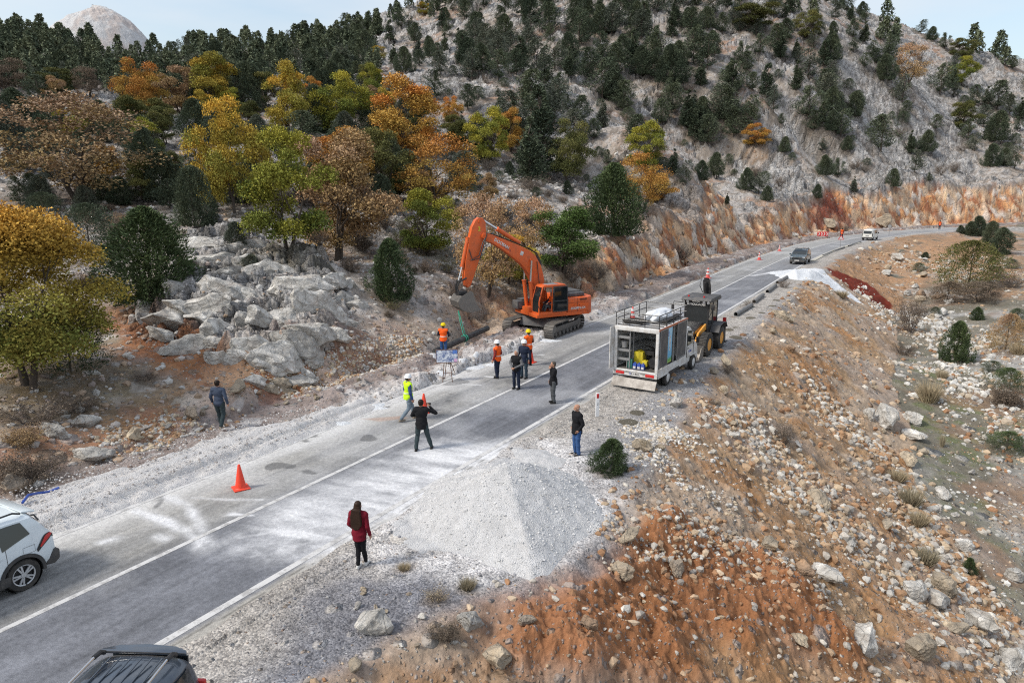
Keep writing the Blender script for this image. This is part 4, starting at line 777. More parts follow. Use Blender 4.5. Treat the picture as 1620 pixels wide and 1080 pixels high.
HILLC = [(662, 93, 40), (693, 100, 38), (688, 157, 55), (740, 173, 48), (747, 127, 60), (788, 127, 58), (833, 157, 50), (793, 183, 35), (877, 110, 60), (887, 157, 50), (897, 173, 30), (987, 177, 60), (953, 203, 55), (1040, 127, 60), (1063, 150, 45), (1047, 197, 50), (1020, 170, 25), (953, 113, 50), (1003, 100, 50), (940, 220, 40), (787, 153, 20), (807, 277, 28), (962, 260, 30), (897, 307, 28), (730, 213, 45),
         (1097, 100, 70), (1173, 100, 42), (1143, 53, 38), (1313, 133, 45), (1367, 107, 28), (1260, 143, 55), (1190, 143, 35), (1223, 177, 50), (1237, 197, 22), (1160, 217, 60), (1120, 230, 60), (1097, 180, 45), (1287, 207, 40), (1330, 217, 55), (1340, 237, 28), (1427, 163, 55), (1433, 182, 28), (1440, 243, 45), (1465, 240, 42), (1447, 273, 45), (1413, 295, 36), (1470, 287, 18), (1293, 313, 28), (1350, 303, 30), (1305, 277, 40), (1325, 280, 38), (1180, 300, 44), (1200, 307, 44), (1213, 317, 30), (1150, 323, 22), (1130, 277, 45), (1085, 293, 50), (1110, 285, 40), (1487, 150, 60), (1577, 173, 55), (1560, 170, 40), (1543, 167, 40), (1610, 207, 28), (1567, 263, 45), (1605, 267, 45), (1588, 262, 35), (1065, 275, 50), (1240, 240, 30), (1300, 240, 26), (1480, 205, 30), (1405, 90, 40), (1350, 60, 35)]
for i, (u, v, h) in enumerate(HILLC):
    h *= .76
    where = 'above the red road cut' if v > 255 and u > 1060 else ('on the grey rock face' if u > 1060 else 'on the pale scree slope')
    rowd = 'high' if v < 130 else ('midway' if v < 220 else 'low'); kd = 'tall' if (i % 6 == 0) else ('round' if (v > 230 and i % 2) else 'pine')
    sz = 'tall' if h > 50 else ('medium' if h > 34 else 'small')
    tree(kd, u, v, h, h * (.52 if kd == 'tall' else .80), 'con' if i % 4 else 'con2', f'{sz} dark {["conical", "ragged", "bushy", "rounded", "lopsided"][i % 5]} {"pine" if kd == "pine" else "juniper"} standing {rowd} {where}', 'dark evergreens on the hillside')
# forest near the crest: drawn by density
r = np.random.default_rng(5); pts = []; sky_u = [p[0] for p in SKYL]; sky_v = [p[1] for p in SKYL]
def dens(u, v):
    sv = np.interp(u, sky_u, sky_v); k = v - sv
    if k < -2: return 0
    if u < 600: return 1.0 if v < 152 - .03 * abs(u - 300) else .0
    if u < 760: return .85 if v < 115 else .12 * (v < 200)
    if u < 1420: return .85 if v < 60 else (.55 if v < 120 else (.28 if v < 250 else 0))
    return .75 if k < 22 else (.18 if v < 260 else 0)
cand = []
tries = 0
while len(pts) < 290 and tries < 60000:
    tries += 1; u = r.uniform(-30, 1640); v = r.uniform(-6, 240)
    if r.random() > dens(u, v): continue
    md = 14 if u < 760 else 16
    if any(abs(u - a) < md and abs(v - b) < md * .42 for a, b in pts): continue
    if any(abs(u - a) < 16 and abs(v - b) < 10 for a, b in TREEPOS): continue
    pts.append((u, v))
pts.sort(key=lambda q: -q[1])
for i, (u, v) in enumerate(pts):
    sv = np.interp(u, sky_u, sky_v); h = (21 + .16 * max(v - sv, 0)) * r.uniform(.55, 1.05) + (7 if u < 600 else 1); kd = ['pine', 'pine', 'round', 'pine', 'tall'][i % 5]
    where = ('left of the quarry heap' if u < 80 else 'below the quarry heap' if u < 230 else 'in the dense left forest' if u < 560 else 'around the middle crest' if u < 900 else 'on the rocky upper hill' if u < 1380 else 'along the right ridge')
    tree(kd, u, v, h, h * (.56 if kd == 'tall' else .86), 'con' if i % 5 else 'con2', f'{["dark", "blue green", "dusky", "deep green"][i % 4]} {["ragged", "rounded", "dense", "pointed", "stubby"][i % 5]} pine {where}, {"near the skyline" if v - sv < 15 else ("in the second rows" if v - sv < 45 else "lower down")}', 'dark evergreens on the hillside')
# behind those, woodland that reads as one mass
def woodland(n):
    r = np.random.default_rng(99); Ps, Ns, Ls, Vr = [], [], [], []; done = 0
    while done < n:
        u = r.uniform(-60, 1680); v = r.uniform(-20, 170)
        if u > 600 and r.random() > .28: continue
        if dens(u, v) < .3: continue
        if u > 600 and v > np.interp(u, sky_u, sky_v) + 40: continue
        p = cast(u, v); d = math.hypot(p[0], p[1]); H = r.uniform(20, 34) * d / FPX; W = H * .30; m = 420
        z = r.random(m)**.9; a = r.uniform(0, 6.28, m); q = W * (1.05 - z)**.6 * (.55 + .45 * r.random(m)) * (1 + .3 * np.sin(a * 3 + z * 9 + done))
        Ps.append(np.stack([p[0] + np.cos(a) * q, p[1] + np.sin(a) * q, p[2] + H * (.08 + .9 * z)], 1)); Ns.append(unit(r.normal(size=(m, 3)) + np.array([0, 0, .4]))); Ls.append(np.full(m, H * .13) * r.uniform(.6, 1.4, m)); Vr.append(np.stack([r.random(m), np.full(m, r.random()), z], 1)); done += 1
    P, N, L, V = map(np.concatenate, (Ps, Ns, Ls, Vr)); me = leaf_mesh('forest', P, N, L, L * .45, V, True); me.materials.append(LEAF['con']); tag(link(bpy.data.objects.new('forest', me)), kind='stuff')
woodland(420)
# filling trees of the belt and low growth, each its own
r = np.random.default_rng(77); n_ = 0; ORD = ['first', 'second', 'third']
for t_ in range(4000):
    if n_ >= 88: break
    u, v = r.uniform(20, 780), r.uniform(150, 345)
    if v > 335 - .0 * u or (u > 560 and v < 150 + (u - 560) * .3) or any(abs(u - a) < 20 and abs(v - b) < 10 for a, b in TREEPOS): continue
    k_ = n_ % 5; kd, lf_, nm_ = [('round', 'con', 'dark juniper'), ('oak', 'oli', 'olive oak'), ('pine', 'con', 'dark pine'), ('oak', ['yel', 'org', 'brn', 'ygr'][n_ // 5 % 4], ['yellow', 'orange', 'brown', 'lime'][n_ // 5 % 4] + ' oak'), ('round', 'con2', 'greyish juniper')][k_]
    h = r.uniform(38, 62) * (.7 + .3 * v / 300); near_ = 'near the golden oak' if 280 < u < 420 else 'near the tall lime oak' if u < 560 and u > 420 else 'near the rust coloured oak' if u >= 560 else 'near the wide brown oak'
    tree(kd, u, v, h, h * r.uniform(.75, 1.0), lf_, f'{["low", "slim", "bushy", "leaning"][n_ % 4]} {nm_} in the mixed woodland belt {near_}, {"upper row" if v < 215 else "middle row" if v < 275 else "lower row"}', 'filler trees of the woodland belt'.replace('filler', 'smaller')); n_ += 1
n_ = 0
for t_ in range(5000):
    if n_ >= 85: break
    u, v = r.uniform(560, 1620), r.uniform(90, 335)
    if v > np.interp(u, [560, 900, 1060, 1300, 1620], [420, 330, 310, 300, 285]) or v < np.interp(u, sky_u, sky_v) + 60 or any(abs(u - a) < 16 and abs(v - b) < 10 for a, b in TREEPOS): continue
    h = r.uniform(9, 20); tree('bushC' if n_ % 3 else 'shrub', u, v, h, h * r.uniform(1.0, 1.5), 'con' if n_ % 3 else 'bare', f'{["small", "squat", "tiny"][n_ % 3]} {["dark", "bushy", "dull", "rounded"][n_ % 4]} {"bush" if n_ % 3 else "bare shrub"} on the {"grey rock face" if u > 1060 else "pale scree"}, {"high up" if v < 160 else "half way" if v < 240 else "near its foot"}', 'low bushes on the hillside'); n_ += 1
n_ = 0
for t_ in range(5000):
    if n_ >= 46: break
    u, v = r.uniform(0, 900), r.uniform(320, 640)
    if v > np.interp(u, [0, 160, 200, 520, 600, 900], [640, 560, 360, 360, 520, 440]) or any(abs(u - a) < 18 and abs(v - b) < 10 for a, b in TREEPOS): continue
    h = r.uniform(12, 30); tree('shrub' if n_ % 2 else 'shrubL', u, v, h, h * r.uniform(1.2, 2.0), ['bare', 'brn', 'bare', 'oli'][n_ % 4], f'{["low", "thin", "tangled"][n_ % 3]} {["bare", "brown", "grey", "olive"][n_ % 4]} undergrowth shrub {"below the belt of oaks" if u < 620 else "on the scree left of the excavator" if u < 760 else "behind the excavator"}', 'undergrowth on the left slope'); n_ += 1
# shrubs
for a in [('bushC', 1498, 478, 34, 60, 'bare', 'dark brown thicket just below the wide olive tree'), ('bushC', 1562, 470, 26, 44, 'bare', 'brown bush right below the wide olive tree'), ('bushC', 1606, 520, 34, 40, 'con', 'dark bush between the rusty bushes at the right edge'), ('bushC', 1480, 500, 16, 24, 'con', 'small dark bush left of the upright valley juniper'), ('bushC', 1570, 590, 22, 40, 'con', 'dark low bush under the rusty valley bush'), ('shrub', 1450, 500, 26, 40, 'bare', 'bare grey shrub among the valley outcrop blocks'), ('bushC', 1600, 425, 16, 26, 'con2', 'grey green bush at the right edge of the tan slope'), ('bushC', 1575, 440, 20, 30, 'bare', 'brown bush right of the wide olive tree crown'),('shrub', 55, 668, 60, 130, 'bare', 'dark leafless thicket under the turning oak'), ('shrub', 130, 650, 34, 70, 'bare', 'low bare thicket below the dark juniper'), ('shrubL', 45, 765, 62, 95, 'bare', 'dark brown leafy shrub left of the gravel spread'), ('shrubL', 40, 706, 40, 60, 'brn', 'reddish brown shrub at the left edge'),
          ('shrub', 230, 600, 20, 40, 'bare', 'grey dead cushion shrub on the left scree'), ('shrub', 1437, 525, 68, 56, 'bare', 'tall bare dark shrub below the red earth strip'), ('shrub', 1428, 560, 28, 40, 'bare', 'small bare shrub below the tall bare one'), ('shrub', 1240, 700, 48, 44, 'bare', 'grey leafless shrub in the embankment rubble'),
          ('shrubL', 1595, 640, 36, 60, 'bare', 'brown thicket by the right edge juniper'), ('shrub', 1600, 455, 30, 50, 'bare', 'dark brown thicket right of the wide olive tree'), ('shrubL', 1590, 640, 20, 50, 'bare', 'dull brown scrub near the valley edge'), ('shrub', 905, 445, 36, 50, 'bare', 'grey bare shrub above the excavator engine deck'), ('shrub', 945, 440, 34, 46, 'bare', 'grey bare shrub right of the engine deck'),
          ('shrub', 1150, 590, 22, 26, 'bare', 'dry brown shrub beside the tan boulders at the shoulder'), ('shrubL', 1018, 712, 22, 22, 'dry', 'dry rusty weed beside the shoulder bush'), ('shrub', 690, 950, 34, 50, 'dry', 'dry pale shrub below the gravel pile'), ('shrubL', 705, 1010, 40, 60, 'bare', 'dead grey shrub left of the grey block'), ('shrub', 505, 385, 24, 40, 'bare', 'bare undergrowth bush below the oaks'),
          ('shrub', 1185, 485, 14, 16, 'bare', 'small dry tuft on the shoulder near the white heap'), ('shrub', 1240, 455, 16, 26, 'bare', 'grey dry weeds at the edge of the white heap'), ('shrub', 1338, 365, 10, 20, 'bare', 'low weeds at the foot of the red cut'), ('shrub', 840, 300, 24, 60, 'bare', 'leafless brush below the cypresses'), ('shrub', 560, 380, 40, 80, 'bare', 'leafless undergrowth under the russet oak'), ('shrub', 1080, 410, 26, 40, 'bare', 'brown shrub on the rim of the orange cut'), ('shrub', 1130, 640, 14, 20, 'bare', 'small dead weed among the pale rubble'),
          ('shrub', 815, 475, 26, 60, 'bare', 'low dark brush under the yellow oak'), ('shrub', 720, 470, 26, 50, 'bare', 'low dark brush below the bright lime oak')]: tree(*a)
for i, (u, v, h, w) in enumerate([(1468, 635, 42, 44), (1440, 800, 40, 44), (1452, 830, 30, 40), (1465, 890, 34, 44), (1420, 760, 24, 34), (740, 930, 26, 34), (1490, 600, 20, 20), (1610, 560, 22, 30), (1330, 470, 14, 24), (640, 900, 16, 24), (1490, 706, 26, 10)]):
    tree('tuft', u, v, h, w, 'dry', ['tall pale dry grass tuft beside the valley rocks', 'pale dry tuft at the slope foot', 'lower of two dry tufts at the slope foot', 'grey dry tuft above the wide cream boulder', 'small dry tuft on the slope foot', 'dry weed tuft right below the gravel pile', 'small dry tuft below the valley juniper', 'dry tuft at the right edge of the valley', 'dry tuft on the upper embankment', 'dry weed tuft by the gravel pile toe', 'lone dry stalk on the valley grass'][i], 'dry grass tufts')
# round cushion plants on the shoulder
def build_cushion():
    V, F = ico(3); V = V * np.array([1, 1, .32]); V[:, 2] = np.maximum(V[:, 2], -.05); d = np.hypot(V[:, 0], V[:, 1]); V[:, 2] -= .12 * np.exp(-(d / .35)**2); V += .05 * np.stack([fbm(V[:, 0] * 4, V[:, 1] * 4, 3, 600 + i) for i in range(3)], 1)
    me = fast_mesh('cushion_plant', V, F, True); t = NT('cushion'); n = t.noise(18, 5, .8, t.obj()); me.materials.append(t.out(t.mix(n, (.10, .095, .08), (.34, .30, .23)), .95, t.bump(n, 1, .15), spec=.1)); return me
cm = build_cushion()
for i, (u, v, w, lb) in enumerate([(994, 668, 34, 'brown ring shaped cushion plant right of the marker post'), (1008, 653, 26, 'tan cushion plant just above the ring shaped one'), (1152, 522, 20, 'grey cushion plant nearest the backhoe'), (1164, 534, 22, 'dark cushion plant below its neighbour by the backhoe'), (1188, 503, 16, 'small grey cushion plant beside the long pipe'), (1205, 495, 12, 'smaller cushion plant up the shoulder from the pipe'), (1222, 484, 13, 'grey cushion plant near the second pipe'), (1164, 518, 10, 'tiny cushion plant behind the nearest grey one'),
                                (1228, 475, 12, 'farthest cushion plant along the pipes'), (1190, 485, 9, 'small cushion plant at the end of the long pipe'), (450, 977, 14, 'yellow green weed rosette on the shoulder'), (360, 1049, 13, 'small green brown weed on the shoulder by the dark roof')]):
    p = cast(u, v); o = link(bpy.data.objects.new('cushion_plant', cm)); s_ = w * p[1] / FPX / 2; o.location = (p[0], p[1], p[2] - .02); o.scale = (s_, s_, s_ * .9); o.rotation_euler = (0, 0, i); tag(o, lb, 'plant', 'cushion plants on the road shoulder')
# quarry heap on the skyline
def quarry():
    c = ray_d(152, 66, 430); R_ = 29.; n = 90; a = np.linspace(0, 2 * np.pi, 140, endpoint=False); q = np.linspace(0, 1, n); A_, Q = np.meshgrid(a, q); x = np.cos(A_) * Q * R_ * 1.2; y = np.sin(A_) * Q * R_
    z = 21 * (1 - Q**2.0) ** .9 * (1 + .12 * np.cos(A_)) + 1.3 * ridged(A_ * 4, Q * 1.5, 4, 640) * (1 - Q) + .8 * fbm(x * .4, y * .4, 4, 641) - 6 * Q**4; k = 140
    i, j = np.meshgrid(np.arange(n - 1), np.arange(k), indexing='ij'); F = np.stack([i * k + j, (i + 1) * k + j, (i + 1) * k + (j + 1) % k, i * k + (j + 1) % k], -1).reshape(-1, 4)
    me = fast_mesh('quarry_heap', np.stack([x, y, z], -1).reshape(-1, 3), F, False); t = NT('quarry_stone'); p = t.obj(); n1 = t.noise(.9, 7, .8, t.mul(p, (1, 1, .5))); n2 = t.noise(.10, 3, .5, t.mul(p, (1.4, 1, .3)))
    me.materials.append(t.out(t.mix(t.rng(n2, .5, .62, 0, .7), t.mix(t.rng(n1, .3, .7), (.38, .37, .37), (.72, .72, .72)), (.50, .42, .38)), .95, t.bump(n1, .8, 1.2)))
    o = link(bpy.data.objects.new('quarry_heap', me)); o.location = (c[0], c[1], c[2] - 5); tag(o, 'white and pinkish quarry heap rising behind the left forest', 'heap')
quarry()

# fallen leaves and needles darken the earth under the crowns
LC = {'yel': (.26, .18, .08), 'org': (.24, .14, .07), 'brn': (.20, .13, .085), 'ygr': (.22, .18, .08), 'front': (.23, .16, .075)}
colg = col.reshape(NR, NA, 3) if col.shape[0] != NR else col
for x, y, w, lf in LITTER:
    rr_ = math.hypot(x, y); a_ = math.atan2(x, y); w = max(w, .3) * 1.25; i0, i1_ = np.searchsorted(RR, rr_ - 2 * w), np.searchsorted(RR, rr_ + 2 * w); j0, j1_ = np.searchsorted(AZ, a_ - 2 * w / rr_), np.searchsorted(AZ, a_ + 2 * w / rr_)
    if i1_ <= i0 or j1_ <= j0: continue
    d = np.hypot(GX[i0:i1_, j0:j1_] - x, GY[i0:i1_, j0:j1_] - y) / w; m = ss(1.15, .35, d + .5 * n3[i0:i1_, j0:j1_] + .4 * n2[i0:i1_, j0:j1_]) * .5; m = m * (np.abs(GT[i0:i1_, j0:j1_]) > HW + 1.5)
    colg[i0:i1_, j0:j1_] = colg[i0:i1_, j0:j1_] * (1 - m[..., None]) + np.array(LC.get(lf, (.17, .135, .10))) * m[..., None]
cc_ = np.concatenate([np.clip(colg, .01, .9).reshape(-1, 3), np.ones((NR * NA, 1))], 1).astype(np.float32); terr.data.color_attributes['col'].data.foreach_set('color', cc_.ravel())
# ---------------------------------------------------------------- building blocks for made things
class MB:
    def __init__(s, M=None): s.bm = bmesh.new(); s.M = M or Matrix()
    def _add(s, V, F, M=None):
        m = s.M @ (M or Matrix()); vs = [s.bm.verts.new(m @ Vector(v)) for v in V]; out = []
        for f in F:
            try: out.append(s.bm.faces.new([vs[i] for i in f]))
            except ValueError: pass
        return vs
    def box(s, c, d, rz=0, ry=0, rx=0, bev=0.0):
        b = bmesh.new(); bmesh.ops.create_cube(b, size=1); bmesh.ops.scale(b, vec=d, verts=b.verts)
        if bev: bmesh.ops.bevel(b, geom=b.edges[:], offset=min(bev, min(d) * .45), segments=2, affect='EDGES', profile=.6)
        s._add([v.co for v in b.verts], [[v.index for v in f.verts] for f in b.faces], Matrix.Translation(c) @ Euler((rx, ry, rz)).to_matrix().to_4x4()); b.free(); return s
    def cyl(s, p0, p1, r0, r1=None, n=16, cap=True):
        r1 = r0 if r1 is None else r1; p0 = Vector(p0); p1 = Vector(p1); q = (p1 - p0).to_track_quat('Z', 'Y'); V = []
        for p, r in ((p0, r0), (p1, r1)): V += [p + q @ Vector((math.cos(i / n * 6.28318) * r, math.sin(i / n * 6.28318) * r, 0)) for i in range(n)]
        F = [[i, (i + 1) % n, n + (i + 1) % n, n + i] for i in range(n)]
        if cap: F += [list(range(n))[::-1], list(range(n, 2 * n))]
        s._add(V, F); return s
    def tube(s, P, r, n=8):
        V, F = tubes([(np.array(P, float), np.broadcast_to(np.array(r, float), (len(P),)))], n); s._add(V, [list(f) for f in F] + [list(range(n))[::-1], list(range(len(V) - n, len(V)))]); return s
    def prism(s, P, a, b, axis='y', bev=0):
        """outline P in the plane across `axis`, from a to b along it"""
        f = {'y': lambda p, t: (p[0], t, p[1]), 'x': lambda p, t: (t, p[0], p[1]), 'z': lambda p, t: (p[0], p[1], t)}[axis]; n = len(P); b_ = bmesh.new()
        vs = [b_.verts.new(f(p, a)) for p in P] + [b_.verts.new(f(p, b)) for p in P]
        b_.faces.new(vs[:n][::-1]); b_.faces.new(vs[n:])
        for i in range(n): b_.faces.new([vs[i], vs[(i + 1) % n], vs[n + (i + 1) % n], vs[n + i]])
        bmesh.ops.recalc_face_normals(b_, faces=b_.faces)
        if bev: bmesh.ops.bevel(b_, geom=[e for e in b_.edges if e.is_manifold and e.calc_face_angle(0) > .5], offset=bev, segments=2, affect='EDGES', profile=.6)
        b_.verts.index_update(); s._add([v.co for v in b_.verts], [[v.index for v in q.verts] for q in b_.faces]); b_.free(); return s
    def lathe(s, prof, c=(0, 0, 0), axis='z', n=24, cap=True):
        V = []
        for r, z in prof:
            for i in range(n):
                a = i / n * 6.28318; x, y = math.cos(a) * r, math.sin(a) * r; V.append({'z': (x, y, z), 'y': (x, z, y), 'x': (z, x, y)}[axis])
        F = [[j * n + i, j * n + (i + 1) % n, (j + 1) * n + (i + 1) % n, (j + 1) * n + i] for j in range(len(prof) - 1) for i in range(n)]
        if cap: F += [list(range(n))[::-1], list(range((len(prof) - 1) * n, len(prof) * n))]
        s._add(V, F, Matrix.Translation(c)); return s
    def build(s, name, mat, parent=None, smooth=True, label=None):
        bmesh.ops.recalc_face_normals(s.bm, faces=s.bm.faces); me = bpy.data.meshes.new(name); s.bm.to_mesh(me); s.bm.free()
        if smooth:
            me.polygons.foreach_set('use_smooth', [True] * len(me.polygons)); me.set_sharp_from_angle(angle=R(35))
        me.materials.append(mat); o = link(bpy.data.objects.new(name, me), parent)
        if label: o['label'] = label
        return o
def paint(name, c, rough=.4, metal=0., dirt=.25, dirtc=(.30, .26, .22), coat=0.04, scale=3.):
    t = NT(name); p = t.obj(); n = t.noise(scale, 6, .7, p); f = t.noise(scale * 9, 4, .7, p)
    m = t.math('MULTIPLY', t.rng(n, .42, .72), dirt); m = t.math('ADD', m, t.math('MULTIPLY', t.rng(f, .5, .75), dirt * .35)); cc = t.mix(m, c, dirtc)
    b = t.bump(f, .12, .01); return t.out(cc, t.math('MULTIPLY_ADD', m, .5, rough), b, metal=metal, Coat_Weight=coat, spec=.45)
P_ORANGE = paint('orange_paint', (.68, .112, .018), .38, dirt=.5, dirtc=(.26, .10, .05)); P_ORANGE2 = paint('counterweight_paint', (.56, .10, .03), .4, dirt=.3, dirtc=(.3, .14, .07))
P_BLACK = paint('black_paint', (.016, .016, .018), .4, dirt=.35, dirtc=(.13, .12, .11)); P_DKGREY = paint('dark_grey_paint', (.06, .062, .068), .6, dirt=.4, coat=0); P_STEEL = paint('track_steel', (.13, .125, .12), .55, .5, dirt=.6, dirtc=(.26, .22, .18), coat=0)
P_CHROME = paint('chrome', (.75, .75, .75), .15, 1., dirt=.05); P_RUB = paint('rubber', (.028, .027, .026), .85, dirt=.5, dirtc=(.16, .14, .12), coat=0); P_WHITE = paint('white_paint', (.66, .66, .655), .45, dirt=.75, dirtc=(.33, .27, .20)); P_GREYM = paint('grey_metal', (.26, .265, .27), .5, .3, dirt=.35)
P_YEL = paint('yellow_paint', (.70, .30, .02), .4, dirt=.35); P_RED = paint('red_plastic', (.55, .02, .02), .3, dirt=.15); P_BLUE = paint('blue_plastic', (.02, .07, .35), .4, dirt=.2); P_GRN = paint('green_plastic', (.01, .14, .11), .5, dirt=.25); P_YP = paint('yellow_plastic', (.62, .50, .02), .5, dirt=.2); P_BUCK = paint('worn_steel', (.20, .19, .18), .45, .7, dirt=.5, coat=0)
P_WOOD = paint('rusty_leg', (.13, .06, .035), .8, dirt=.3, coat=0); P_CONE = paint('cone_plastic', (.80, .055, .02), .45, dirt=.12); P_CONE2 = paint('cone_plastic_worn', (.62, .05, .04), .5, dirt=.4, dirtc=(.6, .5, .45)); P_PIPE = paint('black_pipe', (.028, .03, .032), .45, dirt=.45, dirtc=(.17, .16, .15), coat=0); P_PIPEG = paint('dusty_pipe', (.13, .13, .13), .6, dirt=.7, dirtc=(.30, .28, .26), coat=0)
def glassmat():
    t = NT('glass_dark'); return t.out((.012, .016, .018), .06, spec=.6, Coat_Weight=.5)
P_GLASS = glassmat()
def text(body, size, mat, parent, M, name='lettering', bold=0.0, ex=.004, sx=1.0, shear=0.):
    cu = bpy.data.curves.new(name, 'FONT'); cu.body = body; cu.size = size; cu.extrude = ex; cu.align_x = 'CENTER'; cu.align_y = 'CENTER'; cu.offset = bold; cu.shear = shear
    o = bpy.data.objects.new(name, cu); me = bpy.data.meshes.new_from_object(o); me.materials.append(mat); o2 = link(bpy.data.objects.new(name, me), parent); o2.matrix_local = M @ Matrix.Diagonal((sx, 1, 1, 1)); bpy.data.objects.remove(o); return o2
def heading(dx, dy): return math.atan2(dy, dx)

# ---------------------------------------------------------------- excavator
def excavator():
    yawT = heading(-.51, -.86); yawH = heading(-.89, -.46); cx, cy = 2.0, 43.1
    root = empty('excavator', (cx, cy, gz(cx, cy) * 0 + .02), 0, label='orange crawler excavator lowering a pipe with its raised boom', cat='excavator')
    T = Matrix.Rotation(yawT, 4, 'Z'); Hm = Matrix.Rotation(yawH, 4, 'Z')
    for sgn in (-1, 1):
        y0 = sgn * 1.42; L, r = 1.75, .42; path = []
        n = 58
        per = 4 * L + 2 * math.pi * r
        for i in range(n):
            q = i / n * per
            if q < 2 * L: path.append((-L + q, 2 * r, 0.))
            elif q < 2 * L + math.pi * r: a = (q - 2 * L) / r; path.append((L + math.sin(a) * r, r + math.cos(a) * r, a))
            elif q < 4 * L + math.pi * r: path.append((L - (q - 2 * L - math.pi * r), 0, math.pi))
            else: a = (q - 4 * L - math.pi * r) / r; path.append((-L - math.sin(a) * r, r - math.cos(a) * r, math.pi + a))
        m = MB(T)
        for x, z, a in path:
            m.box((x, y0, z + .02), (per / n * .86, .60, .045), ry=a); m.box((x, y0, z + .02), (.03, .60, .10), ry=a)
        tr = m.build('track', P_STEEL, root, smooth=False)
        m = MB(T); m.box((0, y0, r), (2 * L + .1, .26, .34), bev=.05)
        for i in range(7): m.cyl((-1.5 + i * .5, y0 - .2, .17), (-1.5 + i * .5, y0 + .2, .17), .13)
        for i in (-.7, .6): m.cyl((i, y0 - .15, .78), (i, y0 + .15, .78), .08)
        m.build('roller_frame', P_STEEL, tr)
        m = MB(T); m.lathe([(.05, -.15), (.34, -.15), (.36, -.05), (.36, .05), (.34, .15), (.05, .15)], (L, y0, r), 'y', 20).build('idler_wheel', P_BUCK, tr)
        m = MB(T); m.lathe([(.05, -.12), (.30, -.12), (.34, 0), (.30, .12), (.05, .12)], (-L, y0, r), 'y', 12).build('drive_sprocket', P_BUCK, tr)
    m = MB(T); m.prism([(-1.1, .45), (1.1, .45), (.7, .95), (-.7, .95)], -1.2, 1.2, 'y', .04).cyl((0, 0, .8), (0, 0, 1.12), .68, n=28); m.build('undercarriage', P_DKGREY, root)
    m = MB(Hm); m.box((-.55, 0, 1.2), (3.7, 2.8, .22), bev=.04); m.box((.9, 0, 1.35), (.9, .8, .5), bev=.06); m.prism([(-.1, 1.3), (.95, 1.3), (.75, 2.5), (.45, 2.7), (.1, 2.5)], -.42, -.26, 'y').prism([(-.1, 1.3), (.95, 1.3), (.75, 2.5), (.45, 2.7), (.1, 2.5)], .26, .42, 'y'); m.build('upper_frame', P_ORANGE, root)
    m = MB(Hm); m.box((-1.55, 0.0, 1.73), (1.55, 2.86, .84), bev=.07)
    body = m.build('engine_housing', P_ORANGE, root)
    m = MB(Hm); m.prism([(-2.25, -1.43), (-2.25, 1.43), (-2.52, 1.38), (-2.72, 1.0), (-2.80, 0), (-2.72, -1.0), (-2.52, -1.38)], 1.14, 2.18, 'z', .06); m.build('counterweight', P_ORANGE2, root)
    m = MB(Hm); m.box((-1.55, .1, 2.28), (1.4, 1.9, .26), bev=.10); m.box((-1.6, .1, 2.44), (1.1, 1.3, .1), bev=.04); m.build('engine_cover', P_DKGREY, root)
    m = MB(Hm)
    for i in range(5): m.box((-1.9 + i * .0, 1.437, 1.98 + i * .028), (.5, .012, .012))
    for x in (-.82, -1.5): m.box((x, 1.436, 1.72), (.012, .008, .8))
    m.box((-1.5, 1.436, 1.86), (1.45, .008, .012)); m.cyl((-1.25, 1.42, 1.7), (-1.25, 1.445, 1.7), .02).cyl((-1.65, 1.42, 1.7), (-1.65, 1.445, 1.7), .02); m.build('panel_seam', P_BLACK, body)
    Mt = Hm @ Matrix.Translation((-1.52, 1.445, 1.52)) @ Euler((math.pi / 2, 0, math.pi)).to_matrix().to_4x4(); text('DX300 LCA', .18, P_WHITE, body, Mt, bold=.006, sx=1.15, shear=.25)
    m = MB(Hm); m.box((.85, -1.05, 1.6), (1.3, .75, .5), bev=.05); m.box((.75, -1.05, 1.90), (.9, .6, .12), bev=.04); m.build('tool_box', P_DKGREY, root)
    # cab
    y0, y1 = .56, 1.42; m = MB(Hm); side = [(-.72, 1.30), (.92, 1.30), (1.22, 1.55), (1.20, 2.1), (.98, 2.88), (.86, 3.0), (-.60, 3.0), (-.72, 2.9)]
    m.prism([(-.72, 1.22), (1.18, 1.22), (1.2, 1.42), (-.72, 1.42)], y0, y1, 'y', .02); m.prism([(-.70, 2.90), (.98, 2.90), (.84, 3.03), (-.60, 3.03)], y0, y1, 'y', .03)
    def bar(a, b, w=.08):
        m.tube([a, ((a[0] + b[0]) / 2, a[1], (a[2] + b[2]) / 2), b], w * .5, 8)
    for y in (y0 + .03, y1 - .03):
        bar((1.17, y, 1.40), (1.16, y, 2.1)); bar((1.16, y, 2.1), (.92, y, 2.95)); bar((-.68, y, 1.4), (-.66, y, 2.95)); bar((.30, y, 1.4), (.26, y, 2.95), .07)
    m.box((-.55, .99, 1.8), (.3, .84, 1.0)); m.build('cab_frame', P_ORANGE, root, label='orange operator cab frame')
    m = MB(Hm); m.prism([(1.19, 1.44), (1.18, 2.1), (.95, 2.88), (.935, 2.88), (1.165, 2.1), (1.175, 1.44)], y0 + .07, y1 - .07, 'y'); fw = m.build('windscreen', P_GLASS, root)
    m = MB(Hm); m.box((.18, .99, 3.035), (.75, .6, .03), bev=.01); m.build('roof_hatch', P_GREYM, root)
    m = MB(Hm)
    for (a, b) in (((-.74, 1.44), (.22, 1.44)), ((-.74, 2.9), (.2, 2.9)), ((-.74, 1.44), (-.72, 2.9)), ((.22, 1.44), (.2, 2.9)), ((-.74, 2.05), (.22, 2.05))): m.tube([(a[0], y1 + .05, a[1]), (b[0], y1 + .05, b[1])], .035, 6)
    d = m.build('cab_door', P_BLACK, root); MB(Hm).box((-.26, y1 + .05, 2.17), (.90, .015, 1.44)).build('door_window', P_GLASS, d)
